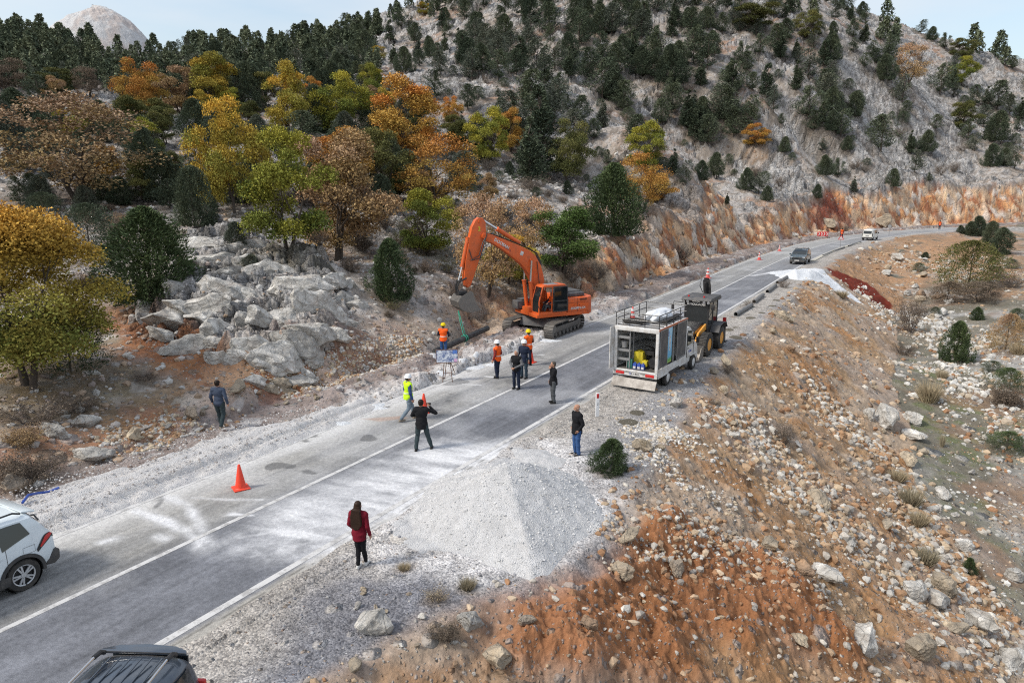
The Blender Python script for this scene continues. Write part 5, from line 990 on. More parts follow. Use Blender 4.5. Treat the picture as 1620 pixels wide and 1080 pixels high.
    m = MB(Hm); m.box((.15, .99, 1.62), (.5, .5, .16), bev=.05); m.box((-.12, .99, 1.98), (.14, .5, .66), bev=.06); m.box((.2, .68, 1.72), (.5, .14, .3)); m.build('seat', P_BLACK, root)
    m = MB(Hm); m.tube([(1.1, 1.40, 1.5), (1.28, 1.46, 1.9), (1.2, 1.46, 2.5)], .015); m.box((1.2, 1.5, 2.55), (.04, .16, .28), bev=.02); m.build('mirror', P_BLACK, root)
    # boom, arm, cylinders, bucket: outlines in the plane of the machine
    bo = [(.45, 2.32), (.92, 3.02), (1.37, 3.82), (1.72, 4.20), (2.24, 4.60), (2.92, 5.09), (3.67, 5.53), (4.14, 5.72), (4.32, 5.86), (4.34, 6.02), (4.2, 6.15), (3.67, 6.03), (2.92, 5.74), (1.9, 5.34), (1.2, 5.02), (.76, 4.66), (.42, 4.1), (.22, 3.5), (.14, 2.9), (.18, 2.4)]
    m = MB(Hm); m.prism(bo, -.24, .24, 'y', .03); m.cyl((.35, -.36, 2.42), (.35, .36, 2.42), .13); m.cyl((1.1, -.33, 4.45), (1.1, .33, 4.45), .09); m.cyl((4.2, -.3, 5.93), (4.2, .3, 5.93), .12); m.build('boom', P_ORANGE, root)
    Mt = Hm @ Matrix.Translation((3.05, .245, 5.47)) @ Matrix.Rotation(0, 4, 'Y') @ Euler((math.pi / 2, 0, math.pi)).to_matrix().to_4x4() @ Matrix.Rotation(-.53, 4, 'Z')
    text('DOOSAN', .24, P_WHITE, root, Mt, bold=.008, sx=1.05); Mt2 = Hm @ Matrix.Translation((2.78, .245, 5.22)) @ Euler((math.pi / 2, 0, math.pi)).to_matrix().to_4x4() @ Matrix.Rotation(-.53, 4, 'Z'); text('DX300LCA', .15, paint('decal_maroon', (.30, .04, .03), .5), root, Mt2, bold=.003, sx=1.05)
    Mt3 = Hm @ Matrix.Translation((1.72, .246, 4.86)) @ Euler((math.pi / 2, 0, math.pi)).to_matrix().to_4x4() @ Matrix.Rotation(-.4, 4, 'Z')
    o = MB().box((0, 0, 0), (.20, .24, .01)).build('decal', P_WHITE, root); o.matrix_local = Mt3
    m = MB(Hm); ar = [(4.66, 6.86), (4.46, 7.0), (4.22, 6.98), (4.04, 6.76), (4.02, 6.12), (4.12, 5.69), (4.26, 5.1), (4.68, 4.0), (5.03, 3.10), (5.22, 3.02), (5.36, 3.15), (5.42, 3.6), (5.30, 4.62), (5.08, 5.72), (4.9, 6.44)]
    m.prism(ar, -.17, .17, 'y', .025); m.cyl((5.2, -.26, 3.18), (5.2, .26, 3.18), .09); m.cyl((4.42, -.22, 6.78), (4.42, .22, 6.78), .09); m.box((5.02, 0, 5.75), (.3, .3, .3)); m.build('arm', P_ORANGE, root)
    Mt = Hm @ Matrix.Translation((4.45, .178, 6.35)) @ Euler((math.pi / 2, 0, math.pi)).to_matrix().to_4x4(); text('2', .34, P_YP, root, Mt, bold=.01)
    def ram(name, a, k, b, r, ys=(0,)):
        for y in ys:
            m = MB(Hm); m.cyl((a[0], y, a[1]), (k[0], y, k[1]), r, n=14).cyl((k[0], y, k[1]), (k[0] + (k[0] - a[0]) * .02, y, k[1] + (k[1] - a[1]) * .02), r * 1.25, n=14); c = m.build(name, P_ORANGE, root)
            MB(Hm).cyl((k[0], y, k[1]), (b[0], y, b[1]), r * .5, n=10).build('piston_rod', P_CHROME, c)
    ram('boom_cylinder', (1.02, 1.55), (1.22, 3.15), (1.15, 4.42), .12, (-.40, .40)); ram('arm_cylinder', (1.75, 5.45), (3.2, 6.30), (4.30, 6.93), .12); ram('bucket_cylinder', (5.12, 5.75), (5.48, 4.25), (5.72, 3.42), .11)
    m = MB(Hm); m.tube([(5.72, .12, 3.42), (5.85, .12, 3.1), (5.78, .12, 2.7)], .06).tube([(5.72, -.12, 3.42), (5.85, -.12, 3.1), (5.78, -.12, 2.7)], .06); m.tube([(5.30, .2, 3.6), (5.72, .2, 3.40)], .05).tube([(5.30, -.2, 3.6), (5.72, -.2, 3.40)], .05); m.cyl((5.72, -.25, 3.42), (5.72, .25, 3.42), .07); m.box((5.55, 0, 2.72), (.55, .5, .3), bev=.05); m.build('bucket_linkage', P_BLACK, root)
    bp = [(5.78, 2.62), (5.25, 2.90), (5.08, 2.82), (4.98, 2.4), (4.66, 1.80), (4.72, 1.74), (5.2, 1.66), (5.6, 1.74), (5.92, 2.0), (6.0, 2.3)]
    m = MB(Hm)
    for y in (-.62, .60): m.prism(bp, y, y + .03, 'y')
    inner = bp[4:] + [bp[0]]
    for (a, b) in zip(inner[:-1], inner[1:]):
        n_ = Vector((b[0] - a[0], 0, b[1] - a[1])); l = n_.length; m.box(((a[0] + b[0]) / 2, 0, (a[1] + b[1]) / 2), (l + .03, 1.22, .045), ry=-math.atan2(n_.z, n_.x))
    bk = m.build('bucket', P_BUCK, root); m = MB(Hm)
    for i in range(5): m.box((4.60, -.52 + i * .26, 1.76), (.22, .09, .06), ry=-.2)
    m.build('bucket_tooth', P_BUCK, bk)
    m = MB(Hm)
    for y in (-.12, .0, .12): m.tube([(.3, y, 4.1), (.62, y, 4.82), (1.2, y, 5.14), (1.9, y, 5.42), (2.9, y, 5.80), (3.7, y, 6.08), (4.05, y + .1, 6.1)], .025, 6)
    m.tube([(4.05, .27, 5.95), (4.3, .33, 5.6), (4.55, .32, 4.85), (4.95, .26, 4.65), (5.1, .2, 5.2)], .03, 8).tube([(4.0, .27, 6.1), (4.2, .36, 5.6), (4.5, .34, 4.7), (5.05, .24, 4.6)], .03, 8); m.tube([(.7, .27, 4.35), (.6, .30, 3.4), (.5, .28, 2.7)], .02, 6); m.build('hydraulic_hose', P_BLACK, root)
    return root, Hm
EXC, EXH = excavator()
# pipe hanging from a green sling
pA = ray_z(688, 556, .12); pB = ray_z(771, 519, .22)
pipe = MB().cyl(pA, pB, .17, n=24).build('pipe', P_PIPE); tag(pipe, 'long black pipe hanging by a green strap above the trench', 'pipe')
sb = EXH @ Vector((5.75, .0, 1.72)); sb = Vector((sb.x + 2.0, sb.y + 43.1, sb.z)); t_ = .53; pm = Vector(pA) * (1 - t_) + Vector(pB) * t_
m = MB(); dirp = (Vector(pB) - Vector(pA)).normalized()
for o_ in (-.05, .05): m.tube([sb + Vector((o_ * .3, 0, 0)), (sb * .5 + pm * .5) + Vector((o_, 0, 0)), pm + dirp * o_ * 2 + Vector((0, 0, .2))], .022, 6)
for o_ in (-.1, .1):
    c_ = pm + dirp * o_; q_ = dirp.to_track_quat('Z', 'Y'); m.tube([c_ + q_ @ Vector((math.cos(a) * .19, math.sin(a) * .19, 0)) for a in np.linspace(0, 6.28, 17)], .022, 6)
m.build('strap', paint('green_strap', (.02, .36, .24), .7, dirt=.15, coat=0)); tag(bpy.data.objects['strap'], 'green lifting strap between the bucket and the pipe', 'strap')

# ---------------------------------------------------------------- service truck
def truck():
    hd = heading(.545, .838); c = np.array([5.42, 30.15]); e = empty('service_truck', (c[0], c[1], .02), hd, label='white service truck with open rear body and roof rack', cat='truck')
    W = 2.06; y = W / 2; z0, z1 = .82, 2.72; Lb = 3.55
    m = MB(); m.box((Lb / 2, 0, z0 - .03), (Lb, W, .08)); m.box((Lb / 2, 0, z1), (Lb, W, .07), bev=.015); m.box((Lb - .03, 0, (z0 + z1) / 2), (.05, W - .02, z1 - z0 - .08)); m.box((Lb / 2, y - .02, (z0 + z1) / 2), (Lb, .03, z1 - z0 - .08))
    for yy in (-y + .06, y - .06): m.box((.03, yy, (z0 + z1) / 2), (.11, .13, z1 - z0 - .02), bev=.012)
    m.box((.03, 0, z1 - .07), (.12, W, .17), bev=.02); m.box((.02, 0, z0 - .08), (.14, W, .14), bev=.02)
    m.box((.55, -y + .02, (z0 + z1) / 2), (.04, .05, z1 - z0 - .08)); m.box((Lb / 2, -y + .02, z0 + .05), (Lb, .05, .16)); m.box((1.9, 0, z0 - .2), (3.6, .8, .14)); body = m.build('box_body', P_WHITE, e)
    for x0_, x1_ in ((.14, 1.0), (2.2, 3.35)):
        pn = MB().box(((x0_ + x1_) / 2, -y - .012, 1.85), (x1_ - x0_, .03, 1.62)).build('side_shutter', P_DKGREY, body); m = MB()
        for xx in (x0_, x1_): m.box((xx, -y - .03, 1.85), (.035, .02, 1.66))
        for zz in (1.03, 2.67): m.box(((x0_ + x1_) / 2, -y - .031, zz), (x1_ - x0_ + .03, .02, .035))
        m.build('shutter_frame', P_GREYM, pn)
    MB().box((1.95, -y + .05, 1.75), (.10, .06, 1.8), rz=.2).build('door_edge', P_GREYM, body)
    # printed panel: blue sky, white lettering, green foot
    t = NT('printed_panel'); sp = t.add('SeparateXYZ'); t.l.new(t.obj(), sp.inputs[0]); nz = t.noise(3, 3, .5, t.obj()); zz = t.math('ADD', sp.outputs[2], t.math('MULTIPLY', nz, .3)); rp_ = t.add('ValToRGB'); el = rp_.color_ramp.elements
    el[0].position = .0; el[0].color = (.42, .45, .06, 1); el[1].position = .16; el[1].color = (.10, .36, .10, 1)
    for q, k in ((.24, (.12, .40, .62, 1)), (.6, (.20, .48, .72, 1)), (.9, (.35, .58, .74, 1))): a = el.new(q); a.color = k
    t.l.new(t.rng(zz, 1.1, 2.8), rp_.inputs[0]); pm_ = t.out(rp_.outputs[0], .5)
    m = MB(); m.box((1.28, -y - .006, 1.86), (.56, .02, 1.58)); pp = m.build('printed_panel', pm_, body); text('KOSKI', .24, P_WHITE, pp, Matrix.Translation((1.30, -y - .02, 1.95)) @ Euler((math.pi / 2, 0, 0)).to_matrix().to_4x4() @ Matrix.Rotation(math.pi / 2, 4, 'Z'), bold=.01)
    text('7/24', .13, P_BLUE, pp, Matrix.Translation((1.12, -y - .02, 2.4)) @ Euler((math.pi / 2, 0, 0)).to_matrix().to_4x4() @ Matrix.Rotation(math.pi / 2, 4, 'Z'), bold=.004)
    m = MB(); m.box((Lb / 2, -y - .006, 2.71), (Lb, .03, .09)); m.build('red_trim', paint('rust_trim', (.42, .12, .05), .5, dirt=.4), body)
    m = MB(); m.box((Lb / 2, -y - .004, .68), (Lb - .1, .03, .22)); m.build('side_skirt', P_WHITE, body); m = MB(); m.box((1.95, -y - .02, .60), (1.3, .03, .09)); m.build('skirt_slot', P_BLACK, body)
    # lights, number plate, tailboard
    for s_ in (-1, 1): MB().box((-.055, s_ * .70, .68), (.04, .40, .12), bev=.01).build('tail_light', P_RED, e)
    MB().box((-.045, 0, .68), (.03, .48, .12)).build('number_plate', P_WHITE, e); text('42 N 8614', .09, P_BLACK, e, Matrix.Translation((-.063, 0, .68)) @ Euler((math.pi / 2, 0, -math.pi / 2)).to_matrix().to_4x4(), name='plate_lettering', bold=.002); MB().box((-.062, .215, .68), (.004, .04, .11)).build('plate_strip', P_BLUE, e)
    MB().box((-.03, 0, .68), (.04, W, .20)).build('rear_bumper', P_WHITE, e); MB().box((-.06, 0, .54), (.03, W, .05)).build('bumper_shadow_bar', P_BLACK, e)
    MB().prism([(-.10, .48), (-.30, .12), (-.26, .10), (-.06, .48)], -y - .02, y - .02, 'y').build('tailboard', paint('bare_plate', (.30, .28, .26), .55, .4, dirt=.6), e)
    MB().box((-.02, y + .04, 1.78), (.62, .03, 1.86), rz=-.12).build('rear_door', P_WHITE, e, label='white rear door folded back')
    # inside: shelves, boxes, jerrycans
    m = MB()
    for z in (1.22, 1.62, 2.2): m.box((.32, y - .38, z), (.5, .62, .03)); m.box((.08, y - .38, z + .05), (.03, .62, .11))
    m.box((.1, y - .70, 1.75), (.05, .04, 1.8)); m.box((.5, y - .70, 1.75), (.05, .04, 1.8)); m.box((.1, y - .58, 1.0), (.03, .03, .5))
    for z in (1.55, 2.0): m.box((Lb - .4, 0, z), (.4, W - .2, .04)); m.box((1.6, y - .15, z), (2.2, .25, .04)); m.box((1.5, y - .28, z + .06), (2.2, .02, .12))
    m.build('shelf', P_GREYM, e); MB().box((1.75, 0, z0 + .03), (3.4, W - .1, .03)).build('cargo_floor', P_STEEL, e)
    def loose(nm, lb, cat, mb, mat, grp='goods in the service truck'):
        o = mb.build(nm, mat); o.matrix_world = Matrix.Translation(e.location) @ Matrix.Rotation(hd, 4, 'Z'); return tag(o, lb, cat, grp)
    loose('storage_box', 'large yellow box inside the truck body', 'box', MB().box((.75, .1, 1.25), (.45, .42, .62), bev=.04).box((.75, .1, 1.58), (.3, .06, .05)), P_YP)
    loose('storage_box', 'small yellow box right of the large yellow one', 'box', MB().box((.5, -.25, 1.08), (.25, .24, .26), bev=.03).box((.5, -.25, 1.22), (.14, .04, .04)), P_YP)
    loose('jerrycan', 'green jerrycan on the truck floor', 'can', MB().box((.22, .34, 1.06), (.2, .24, .42), bev=.04).cyl((.22, .40, 1.27), (.22, .40, 1.33), .03), P_GRN)
    for k, (yy, lb) in enumerate(((.10, 'blue and white canister beside the green jerrycan'), (-.10, 'middle blue canister with white top on the truck floor'), (-.28, 'right blue canister on the truck floor'))):
        o = loose('canister', lb, 'can', MB().box((.20, yy, .98), (.18, .16, .26), bev=.03).cyl((.2, yy, 1.1), (.2, yy, 1.16), .03), P_BLUE); b = MB().box((.105, yy, .94), (.006, .12, .10)).build('label_patch', P_WHITE, o)
    loose('bucket', 'grey plastic pail hanging on the truck shelf', 'bucket', MB().lathe([(.12, 1.76), (.15, 2.02), (.16, 2.04), (.14, 2.04), (.11, 1.78)], (.22, y - .40, 0)), P_GREYM)
    m = MB(); m.box((.62, -.66, 1.12), (.5, .32, .34), bev=.03).cyl((.35, -.66, 1.2), (.9, -.66, 1.2), .2).cyl((.7, -.55, 1.3), (.7, -.55, 1.6), .05).box((.9, -.3, 1.5), (.3, .5, .2), bev=.03); loose('generator', 'black motor pump at the right of the truck floor', 'generator', m, P_BLACK)
    m = MB(); [m.tube([(1.0 + .1 * i, -.7 + .05 * i, 1.0), (1.1, -.5, 1.5 + .05 * i), (1.3, -.2 + .1 * i, 1.7)], .03) for i in range(4)]; loose('tool_hose', 'coiled dark hoses behind the motor pump', 'hose', m, P_RUB)
    # chassis, cab, wheels
    m = MB(); m.box((2.6, 0, .55), (5.0, .7, .14)); m.box((2.0, -.7, .55), (.7, .35, .35), bev=.04); m.build('chassis', P_BLACK, e)
    def section(xs, tops, ws, belt): pass
    cabp = [(3.64, .62), (3.64, 2.18), (4.15, 2.22), (4.42, 2.12), (4.95, 1.42), (5.35, 1.22), (5.52, .95), (5.55, .55), (5.4, .42), (5.1, .42), (5.0, .72), (4.5, .72), (4.38, .45), (3.64, .45)]
    cab_ = MB().prism(cabp, -.94, .94, 'y', .07).build('cab', P_WHITE, e)
    MB().prism([(3.95, 1.30), (4.85, 1.36), (4.42, 1.98), (3.95, 2.04)], -.955, -.90, 'y').prism([(3.95, 1.30), (4.85, 1.36), (4.42, 1.98), (3.95, 2.04)], .90, .955, 'y').build('side_window', P_GLASS, cab_)
    MB().prism([(4.50, 2.06), (4.93, 1.47), (4.97, 1.49), (4.54, 2.08)], -.80, .80, 'y').build('windscreen', P_GLASS, cab_)
    MB().prism([(3.9, .8), (4.75, .8), (4.75, 1.28), (3.9, 1.28)], -.962, -.94, 'y').build('cab_door', P_WHITE, cab_); m = MB(); m.box((3.88, -.95, 1.35), (.012, .03, 1.2)).box((4.78, -.96, 1.05), (.012, .03, .6)).box((4.0, -.97, 1.18), (.14, .03, .03)); m.build('door_seam', P_BLACK, cab_)
    text('KOSKI', .14, P_BLUE, cab_, Matrix.Translation((4.3, -.966, 1.0)) @ Euler((math.pi / 2, 0, 0)).to_matrix().to_4x4(), bold=.003)
    m = MB(); m.tube([(4.75, -.95, 1.5), (4.8, -1.12, 1.5)], .02); m.box((4.8, -1.16, 1.48), (.08, .16, .3), bev=.03); m.build('mirror', P_BLACK, cab_); MB().box((5.5, 0, .55), (.16, 1.86, .25), bev=.05).build('front_bumper', P_GREYM, e)
    for s_ in (-1, 1): MB().box((5.38, s_ * .75, .98), (.22, .3, .2), bev=.05).build('headlight', P_CHROME, e)
    for x, n_ in ((1.35, 2), (4.75, 1)):
        for s_ in (-1, 1):
            m = MB(); yo = s_ * .93
            for k in range(n_): m.lathe([(.22, -.10), (.33, -.10), (.365, -.06), (.365, .06), (.33, .10), (.22, .10)], (x, yo - s_ * .24 * k, .365), 'y', 28, cap=False)
            w = m.build('wheel', P_RUB, e); m = MB(); m.lathe([(.03, 0), (.22, 0), (.23, .02), (.12, .06), (.03, .06)] if s_ > 0 else [(.03, 0), (.22, 0), (.23, -.02), (.12, -.06), (.03, -.06)], (x, yo + s_ * .06, .365), 'y', 20); m.build('rim', P_WHITE, w)
        MB().box((x, -.98, .78), (1.0, .1, .05), bev=.02).box((x, .98, .78), (1.0, .1, .05), bev=.02).build('mudguard', P_WHITE, e)
    # roof rack
    m = MB(); zt = z1 + .04
    for z in (zt + .30, zt + .58): m.tube([(.05, -y + .03, z), (Lb - .1, -y + .03, z)], .02, 6).tube([(.05, y - .03, z), (Lb - .1, y - .03, z)], .02, 6).tube([(.05, -y + .03, z), (.05, y - .03, z)], .02, 6).tube([(Lb - .1, -y + .03, z), (Lb - .1, y - .03, z)], .02, 6)
    for x in (.05, .9, 1.75, 2.6, Lb - .1):
        for s_ in (-1, 1): m.tube([(x, s_ * (y - .03), zt), (x, s_ * (y - .03), zt + .58)], .02, 6)
    for yy in (-.35, .35): m.tube([(.05, yy, zt), (.05, yy, zt + .58)], .018, 6)
    m.build('roof_rack', P_BLACK, e); m = MB(); [m.box((x, 0, zt + .02), (.06, W - .1, .04)) for x in np.linspace(.2, Lb - .2, 8)]; m.build('rack_slats', P_DKGREY, e)
    def onroof(nm, lb, cat, mb, mat): o = mb.build(nm, mat); o.matrix_world = Matrix.Translation(e.location) @ Matrix.Rotation(hd, 4, 'Z'); return tag(o, lb, cat)
    m = MB(); r = np.random.default_rng(3)
    for k in range(9): a = np.linspace(0, 6.28, 25); q = .40 + .022 * k; m.tube([(.72 + math.cos(b) * q * .75, .42 + math.sin(b) * q * .95, zt + .09 + .02 * (k % 5)) for b in a], .025, 6)
    onroof('hose_coil', 'black hose coil lying on the truck roof', 'hose', m, P_RUB)
    V, F = ico(4); d = fbm(V[:, 0] * 2.5 + 3, V[:, 1] * 2.5 + V[:, 2], 4, 700); V = V * (1 + .45 * d[:, None]) * np.array([1.05, .52, .26]); V[:, 2] = np.maximum(V[:, 2], -.15); mm = fast_mesh('tarpaulin', V + np.array([2.3, -.1, zt + .22]), F, True)
    tt = NT('white_sheet'); mm.materials.append(tt.out(tt.mix(tt.noise(6, 4, .6, tt.obj()), (.5, .52, .56), (.8, .82, .84)), .6)); o = link(bpy.data.objects.new('tarpaulin', mm)); o.matrix_world = Matrix.Translation(e.location) @ Matrix.Rotation(hd, 4, 'Z'); tag(o, 'crumpled white sheet on the truck roof', 'sheet')
    m = MB()
    for k in range(4): m.tube([(1.2, -.62 - .07 * k, zt + .1 + .04 * (k % 2)), (3.4, -.55 - .07 * k, zt + .14)], .035, 6)
    onroof('pole_bundle', 'dark poles lying along the side of the truck roof', 'pole', m, P_RUB)
    return e, hd
TRK, TRH = truck()
# ---------------------------------------------------------------- cones
def cone_proto(mat):
    e = empty('traffic_cone', (0, 0, 0)); m = MB(); m.lathe([(.185, .03), (.16, .05), (.035, .74), (.03, .75), (.028, .75)], n=28); m.build('cone_body', mat, e); MB().box((0, 0, .018), (.46, .46, .035), bev=.012).build('base', mat, e); return e
def copy_thing(src, **k):
    r = src.copy(); COL.objects.link(r)
    for c in src.children:
        d = c.copy(); COL.objects.link(d); d.parent = r
        for g in c.children: q = g.copy(); COL.objects.link(q); q.parent = d
    for a, v in k.items(): setattr(r, a, v)
    return r
cone0 = cone_proto(P_CONE); cone1 = cone_proto(P_CONE2)
for ch in list(cone1.children):
    if ch.name.startswith('cone_body'):
        for z in (.28, .52): MB().lathe([(.185 - z * .19 + .012, z), (.185 - z * .19 - .012, z + .12)] , n=24).build('reflective_band', P_WHITE, ch)
used = {}
for i, (u, v, sc, src, lb) in enumerate([(381, 772, 1.0, 0, 'large plain orange cone standing alone in the left lane'), (671, 651, 1.0, 0, 'orange cone behind the head of the man in the black jacket'), (840, 573, 1.0, 0, 'orange cone behind the legs of the yellow helmet worker on the road'), (1201, 411, 1.25, 1, 'faded cone on the left lane facing the dark car'), (1233, 397, 1.1, 1, 'small cone on the left road edge past the faded one'), (1429, 358, 1.2, 1, 'tiny cone at the left edge of the far bend'), (1347, 370, 1.0, 1, 'tiny cone behind the distant flagman')]):
    src_ = (cone0, cone1)[src]; c = src_ if src not in used else copy_thing(src_); used[src] = 1; p = ray_z(u, v, 0.005); c.location = p; c.scale = (sc,) * 3; c.rotation_euler = (0, 0, .6 + i); tag(c, lb, 'traffic cone', 'traffic cones')
c = copy_thing(cone1); M_ = Matrix.Translation(TRK.location) @ Matrix.Rotation(TRH, 4, 'Z'); c.matrix_world = M_ @ Matrix.Translation((1.3, .78, 2.78)) @ Matrix.Diagonal((.85, .85, .85, 1)); tag(c, 'faded cone standing on the truck roof', 'traffic cone', 'traffic cones')

# ---------------------------------------------------------------- backhoe loader
def tyre(m, c, r, w, lug=True):
    m.lathe([(r * .52, -w * .5), (r * .86, -w * .5), (r * .95, -w * .42), (r * .96, w * .42), (r * .86, w * .5), (r * .52, w * .5)], c, 'y', 32, cap=False)
    if lug:
        for i in range(22):
            a = i / 22 * 6.2832
            for s_ in (-1, 1): m.box((c[0] + math.cos(a + s_ * .07) * r * .96, c[1] + s_ * w * .23, c[2] + math.sin(a + s_ * .07) * r * .96), (.05 * r / .6, w * .5, .045), ry=-a + math.pi / 2, rz=0)
def backhoe():
    hd = heading(-.545, -.838); c = ray_z(1122, 560, 0); e = empty('backhoe_loader', (10.05, 37.85, .0), hd, label='black and yellow backhoe loader parked facing the service truck', cat='backhoe loader')
    m = MB()   # bonnet
    m.prism([(.1, .75), (.1, 1.62), (.5, 1.60), (1.55, 1.42), (1.75, 1.25), (1.75, .7)], -.42, .42, 'y', .06); m.build('bonnet', P_BLACK, e)
    for s_ in (-1, 1): MB().prism([(.15, 1.25), (1.5, 1.2), (1.5, 1.32), (.15, 1.5)], s_ * .43 - .01, s_ * .43 + .01, 'y').build('bonnet_stripe', P_YEL, e)
    m = MB(); m.box((0, 0, .8), (2.8, .8, .4), bev=.05); m.box((-1.2, 0, 1.0), (.5, 1.8, .7), bev=.05); m.build('chassis', P_BLACK, e)
    for x in (-1.0, 1.12):
        for s_ in (-1, 1):
            m = MB(); tyre(m, (x, s_ * .92, .64), .64, .42); w = m.build('wheel', P_RUB, e, smooth=True); q = 1 if s_ > 0 else -1; MB().lathe([(.04, 0), (.13, .02 * q), (.18, -.06 * q), (.34, -.05 * q), (.36, .03 * q), (.345, .03 * q)], (x, s_ * .92 + q * .16, .66), 'y', 24).build('rim', P_YEL, w)
    m = MB()
    for s_ in (-1, 1):
        P = [(x, s_ * .93, z) for x, z in ((-1.75, 1.15), (-1.55, 1.42), (-1.0, 1.50), (-.45, 1.38), (-.25, 1.05))]
        for (a, b) in zip(P[:-1], P[1:]): dx, dz = b[0] - a[0], b[2] - a[2]; m.box(((a[0] + b[0]) / 2, s_ * .93, (a[2] + b[2]) / 2), (math.hypot(dx, dz) + .04, .5, .04), ry=-math.atan2(dz, dx))
    m.build('mudguard', P_DKGREY, e)
    # cab
    m = MB()
    for s_ in (-1, 1):
        m.tube([(.2, s_ * .62, 1.3), (.05, s_ * .66, 2.72)], .05, 8).tube([(-1.35, s_ * .66, 1.3), (-1.3, s_ * .66, 2.72)], .05, 8).tube([(-.55, s_ * .68, 1.1), (-.55, s_ * .67, 2.72)], .04, 8); m.box((-.6, s_ * .64, 1.25), (1.6, .06, .5))
    m.box((-.6, 0, 1.1), (1.6, 1.25, .3)); m.box((.18, 0, 1.4), (.06, 1.2, .3)); m.build('cab_frame', P_BLACK, e)
    m = MB(); m.prism([(-1.5, 2.70), (.25, 2.70), (.36, 2.78), (.22, 2.92), (-1.35, 2.95), (-1.55, 2.85)], -.82, .82, 'y', .05); rf = m.build('roof', P_DKGREY, e)
    m = MB(); m.box((.11, 0, 2.1), (.02, 1.2, 1.22), ry=-.1); m.box((-1.33, 0, 2.1), (.02, 1.2, 1.15)); m.build('windscreen', P_GLASS, e); MB().box((-.6, .67, 2.1), (1.4, .015, 1.15)).box((-.6, -.67, 2.1), (1.4, .015, 1.15)).build('side_window', P_GLASS, e)
    text('BEKOLOADER', .17, P_WHITE, e, Matrix.Translation((.19, 0, 2.56)) @ Euler((math.pi / 2 - .05, 0, math.pi / 2)).to_matrix().to_4x4(), bold=.005, sx=.95); text('HIDROMEK', .08, P_WHITE, e, Matrix.Translation((.32, 0, 2.74)) @ Euler((math.pi / 2, 0, math.pi / 2)).to_matrix().to_4x4(), bold=.002)
    for yy in (-.68, -.45, .45, .68):
        l = MB().lathe([(.02, 0), (.075, 0), (.075, .05), (.02, .05)], (.30, yy, 2.70), 'x', 14).build('work_lamp', P_CHROME, rf)
    for yy in (-.5, .35): MB().cyl((.05, yy, 2.93), (.05, yy, 3.0), .05).build('marker_light', P_RED, rf)
    MB().tube([(.15, .7, 1.9), (.45, .95, 2.3), (.45, .95, 2.6)], .02).box((.45, .98, 2.5), (.05, .18, .30), bev=.02).build('mirror', P_BLACK, e)
    m = MB(); m.tube([(.15, -.7, 2.6), (.4, -1.2, 2.65), (.42, -1.22, 2.4)], .02).box((.42, -1.24, 2.35), (.05, .16, .28), bev=.02); m.build('mirror', P_BLACK, e)
    for yy in (-.30, .34): MB().box((1.72, yy, 1.30), (.1, .18, .14), bev=.03).build('headlight', P_CHROME, e)
    m = MB()
    for s_ in (-1, 1): m.prism([(.0, 1.2), (.25, 1.55), (1.4, 1.25), (2.2, .45), (2.05, .38), (1.3, 1.0), (.3, 1.25)], s_ * .56 - .05, s_ * .56 + .05, 'y', .015)
    m.box((1.75, 0, .85), (.12, 1.1, .12)); m.build('loader_arm', P_YEL, e); m = MB(); [m.cyl((.4, s_ * .5, .9), (1.5, s_ * .5, .95), .05) for s_ in (-1, 1)]; m.build('loader_cylinder', P_BLACK, e)
    bp = [(2.15, .75), (2.15, .25), (2.3, .10), (2.95, .06), (2.95, .10), (2.36, .18), (2.24, .32), (2.24, .75)]; m = MB(); m.prism(bp, -1.12, 1.12, 'y'); [m.prism([(2.15, .75), (2.15, .25), (2.3, .08), (2.95, .06), (2.5, .7)], s_ * 1.13 - .015, s_ * 1.13 + .015, 'y') for s_ in (-1, 1)]; m.build('loader_bucket', P_BUCK, e)
    # rear digging arm folded upright
    m = MB(); m.box((-1.75, 0, .9), (.35, .5, .8), bev=.04); m.prism([(-1.7, 1.1), (-1.9, 2.2), (-1.65, 3.2), (-1.35, 3.75), (-1.15, 3.70), (-1.3, 3.2), (-1.55, 2.2), (-1.45, 1.1)], -.17, .17, 'y', .03); m.build('backhoe_boom', P_BLACK, e)
    m = MB(); m.prism([(-1.2, 3.85), (-1.5, 3.7), (-2.1, 2.2), (-2.3, 1.0), (-2.1, .95), (-1.85, 2.1)], -.13, .13, 'y', .02); m.build('dipper_arm', P_BLACK, e); m = MB(); m.cyl((-1.35, .0, 2.9), (-1.1, .0, 3.6), .07).cyl((-1.5, .2, 2.0), (-1.3, .2, 3.3), .05).tube([(-1.4, .22, 3.0), (-1.1, .3, 3.4), (-1.2, .26, 3.75)], .02).tube([(-1.4, -.22, 3.0), (-1.1, -.3, 3.4), (-1.2, -.26, 3.75)], .02); m.build('hydraulic_hose', P_BLACK, e)
    m = MB(); m.prism([(-2.2, 1.1), (-2.55, .95), (-2.7, .55), (-2.4, .35), (-2.05, .6)], -.35, .35, 'y', .02); m.build('digging_bucket', P_BUCK, e)
    for s_ in (-1, 1): m = MB(); m.box((-1.95, s_ * .95, .95), (.14, .14, 1.3)).box((-1.95, s_ * .95, .25), (.35, .35, .06)); m.build('stabiliser', P_BLACK, e); MB().box((-1.88, s_ * .95, 1.45), (.05, .18, .3)).build('rear_light', P_RED, e)
    return e, hd
BH, BHH = backhoe()
M_ = Matrix.Translation(BH.location) @ Matrix.Rotation(BHH, 4, 'Z'); c = copy_thing(cone1); c.matrix_world = M_ @ Matrix.Translation((-1.45, 0, 3.80)) @ Matrix.Diagonal((.75, .75, .75, 1)); tag(c, 'faded cone stuck on top of the backhoe arm', 'traffic cone', 'traffic cones')

